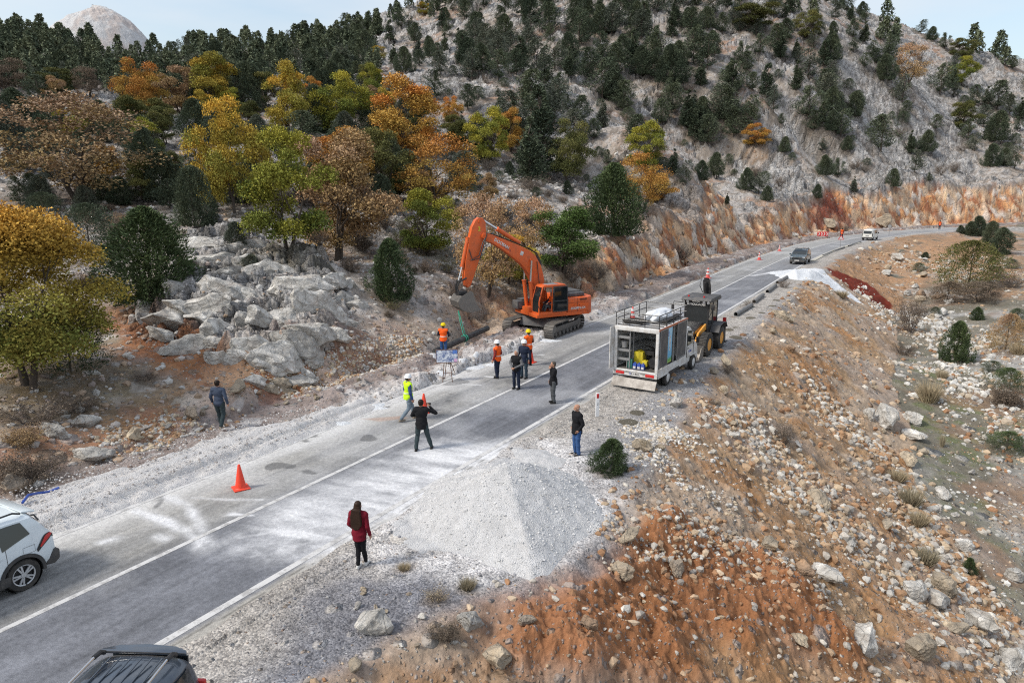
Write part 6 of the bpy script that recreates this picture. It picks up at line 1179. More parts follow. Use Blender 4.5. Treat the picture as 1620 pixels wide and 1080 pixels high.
# ---------------------------------------------------------------- cars
class CarShape:
    def __init__(s, L, W, prof, beltz, nose=.9, tail=.92):
        """prof: (x, top z) from tail to nose; W half width"""
        s.L, s.W, s.prof, s.belt, s.nose, s.tail = L, W, prof, beltz, nose, tail; s.x0, s.x1 = prof[0][0], prof[-1][0]
    def top(s, x): return np.interp(x, [p[0] for p in s.prof], [p[1] for p in s.prof])
    def hw(s, x):
        a = np.interp(x, [s.x0, s.x0 + .12, s.x0 + .5, s.x1 - .7, s.x1 - .15, s.x1], [s.tail * .93, s.tail, 1, 1, s.nose, s.nose * .86]); return s.W * a
    def P(s, x, w, off=0.):
        """w: 0 sill .. 1 roof centre"""
        x = np.asarray(x, float); w = np.asarray(w, float); t = s.top(x); b = np.minimum(s.belt, t - .05); h = s.hw(x); sill = .30 + 0 * x
        cab = np.clip((t - s.belt) / (max(p[1] for p in s.prof) - s.belt), 0, 1); re = h * (1 - .20 * cab)
        ctrl_y = [h * .93, h * .99, h, h * .97, lerp(h * .90, re, cab), lerp(h * .7, re * .80, cab), h * 0]; ctrl_z = [sill, sill + .16, lerp(sill, b, .6), b, lerp(b, t, .87) - .0, t - .015, t + .02]
        ws = np.array([0, .12, .28, .45, .74, .84, 1.0]); k = np.clip(np.searchsorted(ws, w, 'right') - 1, 0, 5); f = (w - ws[k]) / (ws[k + 1] - ws[k])
        Y = np.zeros(np.broadcast(x, w).shape); Z = Y.copy()
        for i in range(6):
            m_ = (k == i); Y = np.where(m_, ctrl_y[i] + (ctrl_y[i + 1] - ctrl_y[i]) * f, Y); Z = np.where(m_, ctrl_z[i] + (ctrl_z[i + 1] - ctrl_z[i]) * f, Z)
        X = x + 0 * w; return np.stack([X, Y, Z], -1)
    def mesh(s, mats, parent, wheels, wr):
        xs = np.unique(np.concatenate([np.linspace(s.x0, s.x1, 60), [p[0] for p in s.prof]])); ws = np.concatenate([np.linspace(0, .45, 8), np.linspace(.5, .74, 5), np.linspace(.78, 1, 5)]); XX, WW = np.meshgrid(xs, ws, indexing='ij'); Pp = s.P(XX, WW)
        ring = np.concatenate([Pp, (Pp * np.array([1, -1, 1]))[:, ::-1][:, 1:]], 1); n, k = ring.shape[:2]; V = ring.reshape(-1, 3); F = [[i * k + j, i * k + (j + 1) % k, (i + 1) * k + (j + 1) % k, (i + 1) * k + j] for i in range(n - 1) for j in range(k)] + [list(range(k))[::-1], list(range((n - 1) * k, n * k))]
        m = MB(); m._add(V, F); o = m.build('body', mats, parent); 
        sm = o.modifiers.new('s', 'SMOOTH'); sm.factor = .5; sm.iterations = 3
        cut = MB()
        for x in wheels:
            for sg in (-1, 1): cut.cyl((x, sg * (s.W - .26), wr), (x, sg * (s.W + .2), wr), wr * 1.14, n=36)
        co = cut.build('cutter', mats, parent); bo = o.modifiers.new('b', 'BOOLEAN'); bo.operation = 'DIFFERENCE'; bo.object = co; bo.solver = 'EXACT'
        dg = bpy.context.evaluated_depsgraph_get(); me = bpy.data.meshes.new_from_object(o.evaluated_get(dg)); old = o.data; o.modifiers.clear(); o.data = me; me.name = 'body'; bpy.data.objects.remove(co)
        me.polygons.foreach_set('use_smooth', [True] * len(me.polygons)); me.set_sharp_from_angle(angle=R(32)); return o
    def patch(s, name, quad, mat, parent, off=.012, sides=(1, -1), n=8, th=.0, label=None):
        """quad: four (x, w) corners laid on the skin"""
        for sg in sides:
            m = MB(); A = np.array(quad, float); u = np.linspace(0, 1, n + 1); U_, V_ = np.meshgrid(u, u, indexing='ij'); Q = ((1 - U_) * (1 - V_))[..., None] * A[0] + (U_ * (1 - V_))[..., None] * A[1] + (U_ * V_)[..., None] * A[2] + ((1 - U_) * V_)[..., None] * A[3]
            Pq = s.P(Q[..., 0], Q[..., 1]); dx = s.P(Q[..., 0] + .01, Q[..., 1]) - Pq; dw = s.P(Q[..., 0], np.minimum(Q[..., 1] + .004, .9999)) - s.P(Q[..., 0], np.minimum(Q[..., 1] + .004, .9999) - .004); N = np.cross(dx, dw); N /= np.linalg.norm(N, axis=-1, keepdims=True) + 1e-9
            N = np.where((N[..., 1:2] < 0) & (np.abs(N[..., 1:2]) > .3), -N, N); N = np.where((np.abs(N[..., 1:2]) <= .3) & (N[..., 2:] < 0), -N, N); Pq = Pq + N * off; Pq = Pq * np.array([1, sg, 1]); k = n + 1
            m._add(Pq.reshape(-1, 3), [[i * k + j, i * k + j + 1, (i + 1) * k + j + 1, (i + 1) * k + j] for i in range(n) for j in range(n)]); m.build(name, mat, parent, label=label)
def car_wheels(e, xs, W, r, rimmat, spokes=10, arch=P_BLACK):
    for x in xs:
        for sg in (-1, 1):
            y = sg * (W - .13); m = MB(); m.lathe([(r * .66, -.11), (r * .93, -.115), (r, -.07), (r, .07), (r * .93, .115), (r * .66, .11)], (x, y, r), 'y', 36, cap=False); w = m.build('wheel', P_RUB, e)
            m = MB(); yo = y + sg * .09; m.cyl((x, yo - sg * .07, r), (x, yo - sg * .05, r), r * .66, n=28).build('brake_disc', P_BLACK, w); m = MB()
            for i in range(spokes):
                a = (i // 2) / (spokes / 2) * 6.2832 + (.18 if i % 2 else -.18); m.box((x + math.cos(a) * r * .34, yo, r + math.sin(a) * r * .34), (r * .62, .03, .035 if r > .3 else .03), ry=-a)
            m.cyl((x, yo - .02, r), (x, yo + .02, r), r * .14, n=14); q = np.linspace(0, 6.2832, 37); m.tube([(x + math.cos(t) * r * .65, yo, r + math.sin(t) * r * .65) for t in q], .022, 6); m.build('rim', rimmat, w)
def arches(cs, e, xs, r, mat):
    for x in xs:
        for sg in (-1, 1): MB().lathe([(.02, cs.W - .24), (r * 1.125, cs.W - .24), (r * 1.125, cs.W - .06)] if sg > 0 else [(.02, -cs.W + .24), (r * 1.125, -cs.W + .24), (r * 1.125, -cs.W + .06)], (x, 0, r), 'y', 40, cap=False).build('wheel_well', P_BLACK, e)
    for x in xs:
        for sg in (-1, 1):
            m = MB(); q = np.linspace(-.15, math.pi + .15, 22)
            for t0, t1 in zip(q[:-1], q[1:]):
                V = []
                for t in (t0, t1):
                    for rr in (1.13, 1.34): V.append((x + math.cos(t) * r * rr, 0, r + math.sin(t) * r * rr))
                V = [(v[0], sg * (float(cs.P(min(max(v[0], cs.x0 + .01), cs.x1 - .01), .2)[1]) + .018), v[2]) for v in V]; V += [(v[0], v[1] - sg * .08, v[2]) for v in V]
                m._add(V, [[0, 1, 3, 2], [4, 5, 7, 6], [0, 2, 6, 4], [1, 3, 7, 5]])
            m.build('wheel_arch', mat, e)
P_SILV = paint('alloy', (.55, .56, .57), .3, .35, dirt=.1); P_CARW = paint('car_white', (.70, .76, .79), .22, dirt=.10, coat=.8); P_CARB = paint('car_blue_grey', (.035, .047, .066), .25, dirt=.12, coat=.8, dirtc=(.25, .26, .28)); P_CART = paint('car_teal', (.022, .05, .066), .25, dirt=.3, coat=.8); P_VAN = paint('van_white', (.70, .70, .66), .35, dirt=.25, dirtc=(.45, .40, .33)); P_TRIM = paint('grey_trim', (.035, .036, .038), .6, dirt=.25)
def white_suv():
    hd = heading(-.51, -.86) + .03; wheelb = ray_z(38, 931, 0); H_ = Matrix.Rotation(hd, 4, 'Z'); lw = H_ @ Vector((-1.32, .80, 0)); e = empty('parked_car', (wheelb[0] - lw.x, wheelb[1] - lw.y, .005), hd, label='white suv with black wheel arches cut by the left edge', cat='car')
    cs = CarShape(4.5, .93, [(-2.08, .95), (-2.04, 1.10), (-1.94, 1.22), (-1.84, 1.42), (-1.68, 1.64), (-1.2, 1.68), (-.3, 1.69), (.35, 1.62), (.75, 1.42), (1.25, 1.08), (1.9, .98), (2.2, .86), (2.28, .6)], 1.02)
    cs.mesh(P_CARW, e, (-1.32, 1.36), .36); car_wheels(e, (-1.32, 1.36), .93, .36, P_SILV); arches(cs, e, (-1.32, 1.36), .36, P_TRIM)
    cs.patch('rear_side_window', [(-1.58, .56), (-.98, .47), (-.95, .715), (-1.45, .715)], P_GLASS, e); cs.patch('rear_door_window', [(-.90, .47), (-.05, .47), (-.05, .715), (-.88, .715)], P_GLASS, e); cs.patch('front_door_window', [(.02, .47), (.95, .47), (.45, .70), (.02, .715)], P_GLASS, e)
    cs.patch('windscreen', [(.52, .80), (1.22, .80), (1.22, 1.0), (.52, 1.0)], P_GLASS, e); cs.patch('rear_window', [(-1.90, .84), (-1.72, .84), (-1.72, 1.0), (-1.90, 1.0)], P_GLASS, e)
    tl = MB(); tl.prism([(-2.27, 1.06), (-2.24, 1.18), (-1.92, 1.24), (-1.70, 1.06), (-1.86, .98)], .70, .90, 'y', .03); tl.prism([(-2.27, 1.06), (-2.24, 1.18), (-1.92, 1.24), (-1.70, 1.06), (-1.86, .98)], -.90, -.70, 'y', .03); 
    for sg in (1, -1):
        cs.patch('tail_light_surround', [(-2.065, .44), (-1.66, .30), (-1.64, .34), (-1.99, .585)], P_BLACK, e, .012, (sg,)); cs.patch('tail_light', [(-2.045, .46), (-1.74, .345), (-1.72, .36), (-1.99, .56)], P_RED, e, .022, (sg,))
    for x0_, x1_ in ((-1.03, -1.02), (.00, .01), (1.02, 1.03)): cs.patch('door_seam', [(x0_, .08), (x1_, .08), (x1_ - .02, .48), (x0_ - .02, .48)], P_TRIM, e, .004)
    for q in ([(-1.62, .33), (-1.37, .33), (-1.37, .335), (-1.62, .335)], [(-1.62, .42), (-1.37, .42), (-1.37, .425), (-1.62, .425)], [(-1.62, .33), (-1.614, .33), (-1.614, .42), (-1.62, .42)], [(-1.376, .33), (-1.37, .33), (-1.37, .42), (-1.376, .42)]): cs.patch('fuel_flap_seam', q, P_GREYM, e, .004, (1,))
    [MB().box((x, sg * .925, .93), (.24, .03, .035), bev=.012).build('door_handle', P_CARW, e) for x in (-.82, .25) for sg in (-1, 1)]
    m = MB(); [m.box((x, sg * .91, .36), (2.1 if x == 0 else .0, .05, .22), bev=.03) for x in (0,) for sg in (-1, 1)]; m.build('sill_cladding', P_TRIM, e)
    m = MB(); m.prism([(-2.13, .38), (-2.15, .60), (-2.04, .66), (-1.9, .52), (-1.80, .34), (-2.0, .30)], -.86, .86, 'y', .04); m.build('rear_bumper', P_TRIM, e); m = MB(); m.prism([(2.32, .3), (2.34, .6), (2.15, .66), (2.0, .3)], -.8, .8, 'y', .04); m.build('front_bumper', P_TRIM, e)
    m = MB(); m.prism([(-1.86, 1.625), (-1.58, 1.70), (-1.58, 1.665), (-1.85, 1.585)], -.62, .62, 'y', .015); m.build('roof_spoiler', P_CARW, e)
    for sg in (-1, 1): MB().tube([(-1.55, sg * .62, 1.66), (-1.4, sg * .625, 1.73), (.1, sg * .625, 1.74), (.3, sg * .62, 1.67)], .022, 8).build('roof_rail', P_BLACK, e); MB().box((1.0, sg * 1.0, 1.08), (.16, .22, .15), bev=.05).build('mirror', P_CARW, e); MB().box((2.12, sg * .66, .82), (.25, .34, .12), bev=.04).build('headlight', P_CHROME, e)
    MB().tube([(-1.96, -.1, 1.26), (-2.04, .15, 1.32), (-1.99, .42, 1.28)], .02).build('rear_wiper', P_BLACK, e)
    return e
white_suv()
def dark_suv():
    e = empty('parked_car', (-5.78, 7.62, .005), heading(-.045, -1), label='blue grey suv roof with ribs and silver rails at the bottom edge', cat='car')
    cs = CarShape(4.5, .90, [(-2.22, .95), (-2.18, 1.15), (-2.12, 1.45), (-2.04, 1.68), (-1.4, 1.75), (-.3, 1.77), (.45, 1.68), (.9, 1.42), (1.35, 1.10), (2.0, .98), (2.22, .8), (2.26, .6)], 1.05); cs.mesh(P_CARB, e, (-1.3, 1.35), .35); car_wheels(e, (-1.3, 1.35), .90, .35, P_CHROME); arches(cs, e, (-1.3, 1.35), .35, P_TRIM)
    cs.patch('rear_side_window', [(-1.98, .47), (-1.1, .47), (-1.1, .72), (-1.93, .72)], P_GLASS, e); cs.patch('rear_door_window', [(-1.03, .47), (-.1, .47), (-.1, .72), (-1.03, .72)], P_GLASS, e); cs.patch('front_door_window', [(-.03, .47), (.95, .47), (.55, .70), (-.03, .72)], P_GLASS, e); cs.patch('windscreen', [(.6, .80), (1.32, .80), (1.32, 1.0), (.6, 1.0)], P_GLASS, e)
    MB().box((-2.17, 0, 1.35), (.03, 1.2, .45), ry=-.18).build('rear_window', P_GLASS, e)
    m = MB(); m.prism([(-.70, 0), (-.66, .06), (-.45, .13), (0, .16), (.45, .13), (.66, .06), (.70, 0)], 1.745, 1.785, 'z', .012); sp = m.build('roof_spoiler', P_CARB, e); 
    for v in sp.data.vertices: v.co = Vector((-2.0 - v.co.y * 1.3, v.co.x, v.co.z - .03))
    MB().box((-1.985, 0, 1.762), (.012, 1.36, .01)).build('spoiler_seam', P_BLACK, e)
    m = MB(); [m.box((-.75, yy, 1.768), (2.2, .022, .02), bev=.006) for yy in (-.40, -.24, -.08, .08, .24, .40)]; m.build('roof_ribs', P_CARB, e)
    for sg in (-1, 1):
        q = MB().tube([(-1.72, sg * .56, 1.86), (-.2, sg * .57, 1.87), (.35, sg * .56, 1.82)], .024, 8).build('roof_rail', P_CHROME, e); MB().tube([(-1.95, sg * .56, 1.77), (-1.86, sg * .56, 1.84), (-1.70, sg * .56, 1.86)], .036, 8).build('rail_foot', P_BLACK, q); MB().box((.4, sg * .56, 1.78), (.18, .06, .08), bev=.02).build('rail_foot', P_BLACK, q); MB().box((1.0, sg * .98, 1.12), (.16, .2, .14), bev=.05).build('mirror', P_BLACK, e); MB().box((-2.19, sg * .72, 1.05), (.08, .26, .22), bev=.03).build('tail_light', P_RED, e); MB().box((2.12, sg * .66, .82), (.22, .34, .14), bev=.04).build('headlight', P_CHROME, e)
    MB().box((-2.24, 0, .55), (.12, 1.7, .3), bev=.04).build('rear_bumper', P_TRIM, e); MB().box((2.24, 0, .5), (.14, 1.66, .3), bev=.04).build('front_bumper', P_TRIM, e)
dark_suv()
def far_suv():
    p = ray_z(1262, 419, 0); hd = heading(-.52, -.85) ; e = empty('approaching_car', (p[0] + 1.1, p[1] + 2.1, .005), hd, label='dark teal car facing the camera behind the white heap', cat='car')
    cs = CarShape(4.3, .90, [(-2.15, .95), (-2.10, 1.15), (-1.95, 1.45), (-1.7, 1.62), (-.3, 1.66), (.3, 1.58), (.7, 1.36), (1.1, 1.08), (1.9, .98), (2.12, .84), (2.18, .6)], 1.0); cs.mesh(P_CART, e, (-1.3, 1.32), .34); car_wheels(e, (-1.3, 1.32), .90, .34, P_GREYM)
    cs.patch('windscreen', [(.36, .79), (1.05, .79), (1.05, 1.0), (.36, 1.0)], P_GLASS, e); cs.patch('side_window', [(-1.6, .48), (.75, .47), (.35, .70), (-1.4, .715)], P_GLASS, e)
    MB().box((2.2, 0, .72), (.05, 1.1, .2), bev=.02).build('grille', P_BLACK, e); MB().box((2.24, 0, .48), (.03, .5, .11)).build('number_plate', P_WHITE, e); MB().box((2.16, 0, .42), (.14, 1.6, .24), bev=.05).build('front_bumper', P_TRIM, e)
    for sg in (-1, 1): MB().box((2.1, sg * .66, .82), (.18, .36, .15), bev=.04).build('headlight', P_CHROME, e); MB().tube([(-1.3, sg * .6, 1.62), (-1.2, sg * .6, 1.70), (.1, sg * .6, 1.70), (.2, sg * .6, 1.62)], .022).build('roof_rail', P_BLACK, e); MB().box((.85, sg * 1.0, 1.08), (.14, .22, .15), bev=.05).build('mirror', P_CART, e)
    MB().tube([(-1.4, 0, 1.64), (-1.6, 0, 1.95)], .008).build('aerial', P_BLACK, e)
far_suv()
def van():
    p = ray_z(1375, 381, 0); hd = heading(.60, .80) - .04; e = empty('van', (p[0] + 1.2, p[1] + 2.2, .005), hd, label='white van seen from behind on the far shoulder', cat='van')
    cs = CarShape(4.2, .86, [(-2.10, .85), (-2.08, 1.3), (-1.98, 1.70), (-1.85, 1.80), (-.3, 1.84), (.55, 1.78), (.95, 1.45), (1.3, 1.12), (1.85, .98), (2.05, .8), (2.1, .55)], 1.02); cs.mesh(P_VAN, e, (-1.35, 1.3), .31); car_wheels(e, (-1.35, 1.3), .86, .31, P_GREYM)
    MB().box((-2.075, 0, 1.36), (.03, 1.24, .48), ry=.15).build('rear_window', P_GLASS, e); cs.patch('side_window', [(-.75, .48), (.1, .48), (.1, .71), (-.75, .71)], P_GLASS, e); cs.patch('front_window', [(.18, .48), (1.0, .48), (.7, .70), (.18, .71)], P_GLASS, e); cs.patch('windscreen', [(.68, .79), (1.26, .79), (1.26, 1.0), (.68, 1.0)], P_GLASS, e)
    MB().box((-2.14, 0, .46), (.14, 1.62, .2), bev=.04).build('rear_bumper', P_TRIM, e); MB().box((-2.12, 0, .78), (.02, .5, .11)).build('number_plate', P_GREYM, e)
    for sg in (-1, 1): MB().box((-2.06, sg * .76, .92), (.1, .12, .5), bev=.03).build('tail_light', P_TRIM, e); MB().box((1.0, sg * .98, 1.15), (.12, .2, .2), bev=.04).build('mirror', P_BLACK, e)
van()
# ---------------------------------------------------------------- people
def voxel(name, mb, mat, parent, vx=.014, smooth=3, wrinkle=0.):
    bmesh.ops.recalc_face_normals(mb.bm, faces=mb.bm.faces); me = bpy.data.meshes.new(name); mb.bm.to_mesh(me); mb.bm.free(); o = bpy.data.objects.new(name, me); COL.objects.link(o)
    r = o.modifiers.new('r', 'REMESH'); r.mode = 'VOXEL'; r.voxel_size = vx; s_ = o.modifiers.new('s', 'SMOOTH'); s_.factor = .6; s_.iterations = smooth
    dg = bpy.context.evaluated_depsgraph_get(); m2 = bpy.data.meshes.new_from_object(o.evaluated_get(dg)); bpy.data.objects.remove(o); m2.name = name
    if wrinkle:
        n = len(m2.vertices); co = np.empty(n * 3, np.float32); no = np.empty(n * 3, np.float32); m2.vertices.foreach_get('co', co); m2.vertices.foreach_get('normal', no); co = co.reshape(-1, 3); no = no.reshape(-1, 3)
        w = fbm(co[:, 0] * 7 + co[:, 2] * 5, co[:, 2] * 13 - co[:, 1] * 6, 3, 800); m2.vertices.foreach_set('co', (co + no * (w * wrinkle)[:, None]).astype(np.float32).ravel())
    m2.polygons.foreach_set('use_smooth', [True] * len(m2.polygons)); m2.materials.clear(); m2.materials.append(mat); m2.update(); return link(bpy.data.objects.new(name, m2), parent)
def ell(m, c, r, rot=None):
    V, F = ico(3); M_ = Matrix.Translation(c) @ (rot or Matrix()); m._add([(v[0] * r[0], v[1] * r[1], v[2] * r[2]) for v in V], [list(f) for f in F], M_)
def cap_(m, a, b, ra, rb): m.cyl(a, b, ra, rb, n=14); ell(m, a, (ra,) * 3); ell(m, b, (rb,) * 3)
def cloth(name, c, c2=None, rough=.85):
    t = NT(name); n = t.noise(9, 4, .6, t.obj()); f = t.noise(60, 3, .7, t.obj()); return t.out(t.mix(n, tuple(q * .72 for q in c), tuple(min(q * 1.3, .95) for q in c)), rough, t.bump(f, .2, .004), spec=.15)
def vestmat(name, c):
    t = NT(name); sp = t.add('SeparateXYZ'); t.l.new(t.obj(), sp.inputs[0]); z = sp.outputs[2]
    b1 = t.math('MULTIPLY', t.math('GREATER_THAN', z, 1.075), t.math('LESS_THAN', z, 1.125)); n = t.noise(8, 4, .6, t.obj())
    return t.out(t.mix(t.math('MULTIPLY', b1, .8), t.mix(n, tuple(q * .8 for q in c), tuple(min(1, q * 1.15) for q in c)), (.50, .50, .48)), .7, spec=.2)
SKIN = cloth('skin', (.40, .22, .15), rough=.6); HAIRD = cloth('hair_dark', (.018, .012, .009), rough=.5); HAIRB = cloth('hair_brown', (.035, .02, .014), rough=.45); HAIRG = cloth('hair_grey', (.32, .31, .30)); HW_ = cloth('helmet_white', (.80, .82, .84), rough=.3); HY = cloth('helmet_yellow', (.80, .55, .01), rough=.3)
V_OR = vestmat('vest_orange', (.95, .12, .015)); V_YE = vestmat('vest_lime', (.55, .88, .02)); BLK = cloth('cloth_black', (.012, .012, .014)); NAVY = cloth('cloth_navy', (.018, .024, .045)); NAVY2 = cloth('cloth_slate', (.05, .065, .10)); JEAN = cloth('jeans_blue', (.04, .09, .22)); JEANG = cloth('jeans_grey', (.16, .20, .24)); GREYT = cloth('trousers_grey', (.075, .08, .085)); TEAL = cloth('trousers_teal', (.035, .05, .055)); BURG = cloth('blazer', (.16, .010, .022)); MAR = cloth('sleeve_maroon', (.22, .03, .025)); GRS = cloth('sleeve_grey', (.13, .13, .135)); BLUS = cloth('sleeve_blue', (.035, .06, .16)); BRN = cloth('sleeve_brown', (.14, .07, .05)); SHOE = cloth('shoe_dark', (.02, .019, .018), rough=.5); SHOEW = cloth('shoe_white', (.55, .54, .52), rough=.5); SHOEB = cloth('shoe_dusty', (.22, .18, .14))
STAND = dict(eL=(-.26, -.03, 1.16), wL=(-.27, .06, .92), eR=(.26, -.03, 1.16), wR=(.27, .06, .92), kL=(-.105, .02, .50), aL=(-.11, -.02, .09), kR=(.105, .02, .50), aR=(.11, -.02, .09))
def person(u, v, H, rz, label, pose=None, top=BLK, vest=None, legs=NAVY, shoes=SHOE, hair=HAIRD, helmet=None, long_hair=False, coat=.0, slim=1.0, group=None, pos=None, z=0., look=0., lean=0., detail=True, bald=False):
    P = dict(STAND); P.update(pose or {}); p = ray_z(u, v, z) if pos is None else pos; e = empty('person', tuple(p), rz, label=label, cat='person', group=group); k = H / 1.79; e.scale = (k * slim * 1.10, k * slim * 1.08, k)
    Vc = lambda q: Vector(q)
    hipz = P.get('hip', (0, 0, .95)); hp = Vc(hipz); off = hp - Vector((0, 0, .95)); sh = Vector((0, lean, 0)) + off
    hL, hR = hp + Vector((-.095, 0, -.02)), hp + Vector((.095, 0, -.02)); sL, sR = Vector((-.185, 0, 1.44)) + sh, Vector((.185, 0, 1.44)) + sh; nk = Vector((0, 0, 1.52)) + sh; hd = Vector((0, .015, 1.665)) + sh; chest = Vector((0, .01, 1.30)) + sh * .9; wst = hp + Vector((0, 0, .12)); hM = Matrix.Rotation(look, 4, 'Z')
    def torso(m, g):
        g = g * 1.15 + (.006 if g > 0 else 0)
        ell(m, chest + Vector((0, 0, .02)), (.165 + g, .108 + g, .20 + g)); ell(m, wst, (.142 + g, .102 + g, .16 + g)); ell(m, hp + Vector((0, -.01, 0)), (.158 + g, .112 + g, .12 + g)); cap_(m, sL + Vector((.04, 0, -.01)), sR + Vector((-.04, 0, -.01)), .070 + g, .070 + g)
    def arm(m, s, e_, w, g, cut=1.0):
        cap_(m, s, e_, .056 + g, .044 + g); w2 = Vector(e_) * (1 - cut) + Vector(w) * cut; cap_(m, e_, w2, .043 + g, .034 - .006 * cut + g)
    def leg(m, h, kn, a, g, cut=1.0):
        cap_(m, h, kn, .084 + g, .056 + g); kn = Vector(kn); cap_(m, kn, kn.lerp(Vector(a), .35), .052 + g, .055 + g); cap_(m, kn.lerp(Vector(a), .35), kn.lerp(Vector(a), cut), .055 + g, .040 + g)
    m = MB(); torso(m, -.008); cap_(m, nk - Vector((0, 0, .10)), hd - Vector((0, .01, .05)), .062, .052)
    R3 = Matrix.Rotation(look, 4, 'Z'); hv = lambda x, y, z_: hd + R3 @ Vector((x, y, z_))
    ell(m, hv(0, -.005, .025), (.078, .098, .098), R3); ell(m, hv(0, .035, -.045), (.058, .062, .070), R3); ell(m, hv(0, .060, -.085), (.030, .03, .028), R3); cap_(m, hv(0, .088, .015), hv(0, .112, -.022), .010, .015)
    for s_ in (-1, 1): ell(m, hv(s_ * .080, -.005, -.005), (.011, .022, .033), R3); ell(m, hv(s_ * .032, .083, .012), (.015, .012, .010), R3)
    ell(m, hv(0, .09, -.058), (.026, .012, .010), R3)
    for s, el, w, sg in ((sL, P['eL'], P['wL'], -1), (sR, P['eR'], P['wR'], 1)):
        arm(m, s, el, w, -.008); el = Vector(el); w = Vector(w); d = (w - el).normalized(); side = Vector((0, 1, 0)) if abs(d.y) < .8 else Vector((0, 0, 1)); side = (side - d * side.dot(d)).normalized(); nrm = d.cross(side)
        if sg < 0: nrm = -nrm
        cap_(m, w, w + d * .075, .027, .030)
        for f in (-1, 1): ell(m, w + d * .05 + side * .022 * f, (.022, .022, .026))
        for i, L in enumerate((.068, .078, .074, .060)):
            b = w + d * .085 + side * (.033 - .022 * i); c1 = b + d * L * .5 - nrm * .006; c2 = c1 + (d * .8 - nrm * .6).normalized() * L * .5; cap_(m, b - d * .02, c1, .0095, .009); cap_(m, c1, c2, .009, .0075)
        b = w + d * .03 + side * .035; c1 = b + (d * .6 + side * .8).normalized() * .038; cap_(m, b, c1, .012, .010); cap_(m, c1, c1 + (d * .95 + side * .1 - nrm * .2).normalized() * .03, .010, .008)
    leg(m, hL, P['kL'], P['aL'], -.008); leg(m, hR, P['kR'], P['aR'], -.008); voxel('body', m, SKIN, e, .0075, 2)
    m = MB(); leg(m, hL, P['kL'], P['aL'], .006 if slim < 1 else .018, .96); leg(m, hR, P['kR'], P['aR'], .006 if slim < 1 else .018, .96); ell(m, hp + Vector((0, -.015, .0)), (.165, .118, .12)); ell(m, hp + Vector((0, 0, .1)), (.148, .108, .08)); voxel('trousers', m, legs, e, .013, 3, .010)
    m = MB(); torso(m, .014 + coat * .5); arm(m, sL, P['eL'], P['wL'], .014, .97); arm(m, sR, P['eR'], P['wR'], .014, .97); cap_(m, nk - Vector((0, .01, .08)), nk - Vector((0, .01, .02)), .078, .070)
    if coat: ell(m, hp + Vector((0, 0, .0)), (.182, .138, .15)); m.cyl(hp + Vector((0, 0, -.14 - coat)), hp + Vector((0, 0, .1)), .175, .155, n=20)
    voxel('jacket' if coat else 'shirt', m, top, e, .013, 3, .010)
    if vest is not None:
        m = MB(); torso(m, .030); ell(m, sL + Vector((.02, 0, -.02)), (.085, .09, .085)); ell(m, sR + Vector((-.02, 0, -.02)), (.085, .09, .085)); m.cyl(hp + Vector((0, 0, -.10)), hp + Vector((0, 0, .15)), .178, .165, n=20); voxel('vest', m, vest, e, .014, 3, .008)
    for kn, a in ((P['kL'], P['aL']), (P['kR'], P['aR'])):
        a = Vector(a); toe = P.get('toe', 1.0); pitch = P.get('fp', 0); m = MB(); ell(m, a + Vector((0, .0, -.045)), (.045, .075, .045)); ell(m, a + Vector((0, .09, -.055)), (.047, .095, .035)); m.box(a + Vector((0, .045, -.078)), (.085, .25, .02), bev=.009); voxel('shoe', m, shoes, e, .011, 2)
    if helmet is not None:
        m = MB(); m.lathe([(.135, -.012), (.128, .0), (.124, .03), (.112, .075), (.085, .112), (.045, .132), (.004, .138)], tuple(hd + Vector((0, 0, .045))), 'z', 28); ell(m, hv(0, .105, .045), (.075, .055, .010), R3); m.box(hd + Vector((0, -.005, .165)), (.03, .20, .025), bev=.01); m.build('helmet', helmet, e)
        m = MB(); ell(m, hv(0, -.025, -.01), (.084, .090, .075), R3); voxel('hair', m, hair, e, .010, 1)
    elif bald: m = MB(); [ell(m, hv(s_ * .066, -.03, -.02), (.018, .055, .045), R3) for s_ in (-1, 1)]; ell(m, hv(0, -.085, -.02), (.05, .02, .045), R3); voxel('hair', m, hair, e, .009, 1); m = MB(); ell(m, hv(0, .075, -.075), (.045, .028, .028), R3); voxel('beard', m, hair, e, .009, 1)
    else:
        m = MB(); ell(m, hv(0, -.022, .045), (.089, .096, .088), R3); ell(m, hv(0, -.045, -.01), (.082, .066, .085), R3)
        if long_hair: ell(m, hv(0, -.055, -.05), (.098, .072, .13), R3); m.prism([(-.10, 1.62), (.10, 1.62), (.135, 1.42), (.14, 1.22), (.06, 1.10), (-.04, 1.08), (-.13, 1.16), (-.14, 1.42)], -.165, -.085, 'y')
        voxel('hair', m, hair, e, .010, 2, .006 if long_hair else 0)
    return e
def dd(a): return R(a)
person(350, 676, 1.80, dd(-8), 'man in navy sweater and dark cap walking away through the ditch', dict(kL=(-.10, .12, .52), aL=(-.09, .16, .10), kR=(.11, .02, .50), aR=(.11, -.20, .13), wL=(-.29, .10, .93), wR=(.30, .0, .93), eR=(.29, -.07, 1.17)), top=NAVY2, legs=TEAL, shoes=SHOEB, z=.12)
person(647, 664, 1.78, dd(-62), 'man in lime vest and white helmet striding along the road edge', dict(kL=(-.09, .16, .53), aL=(-.08, .24, .09), kR=(.10, -.02, .50), aR=(.10, -.34, .12), eR=(.27, -.02, 1.15), wR=(.27, .05, .90)), top=BLUS, vest=V_YE, legs=JEANG, shoes=SHOEB, helmet=HW_)
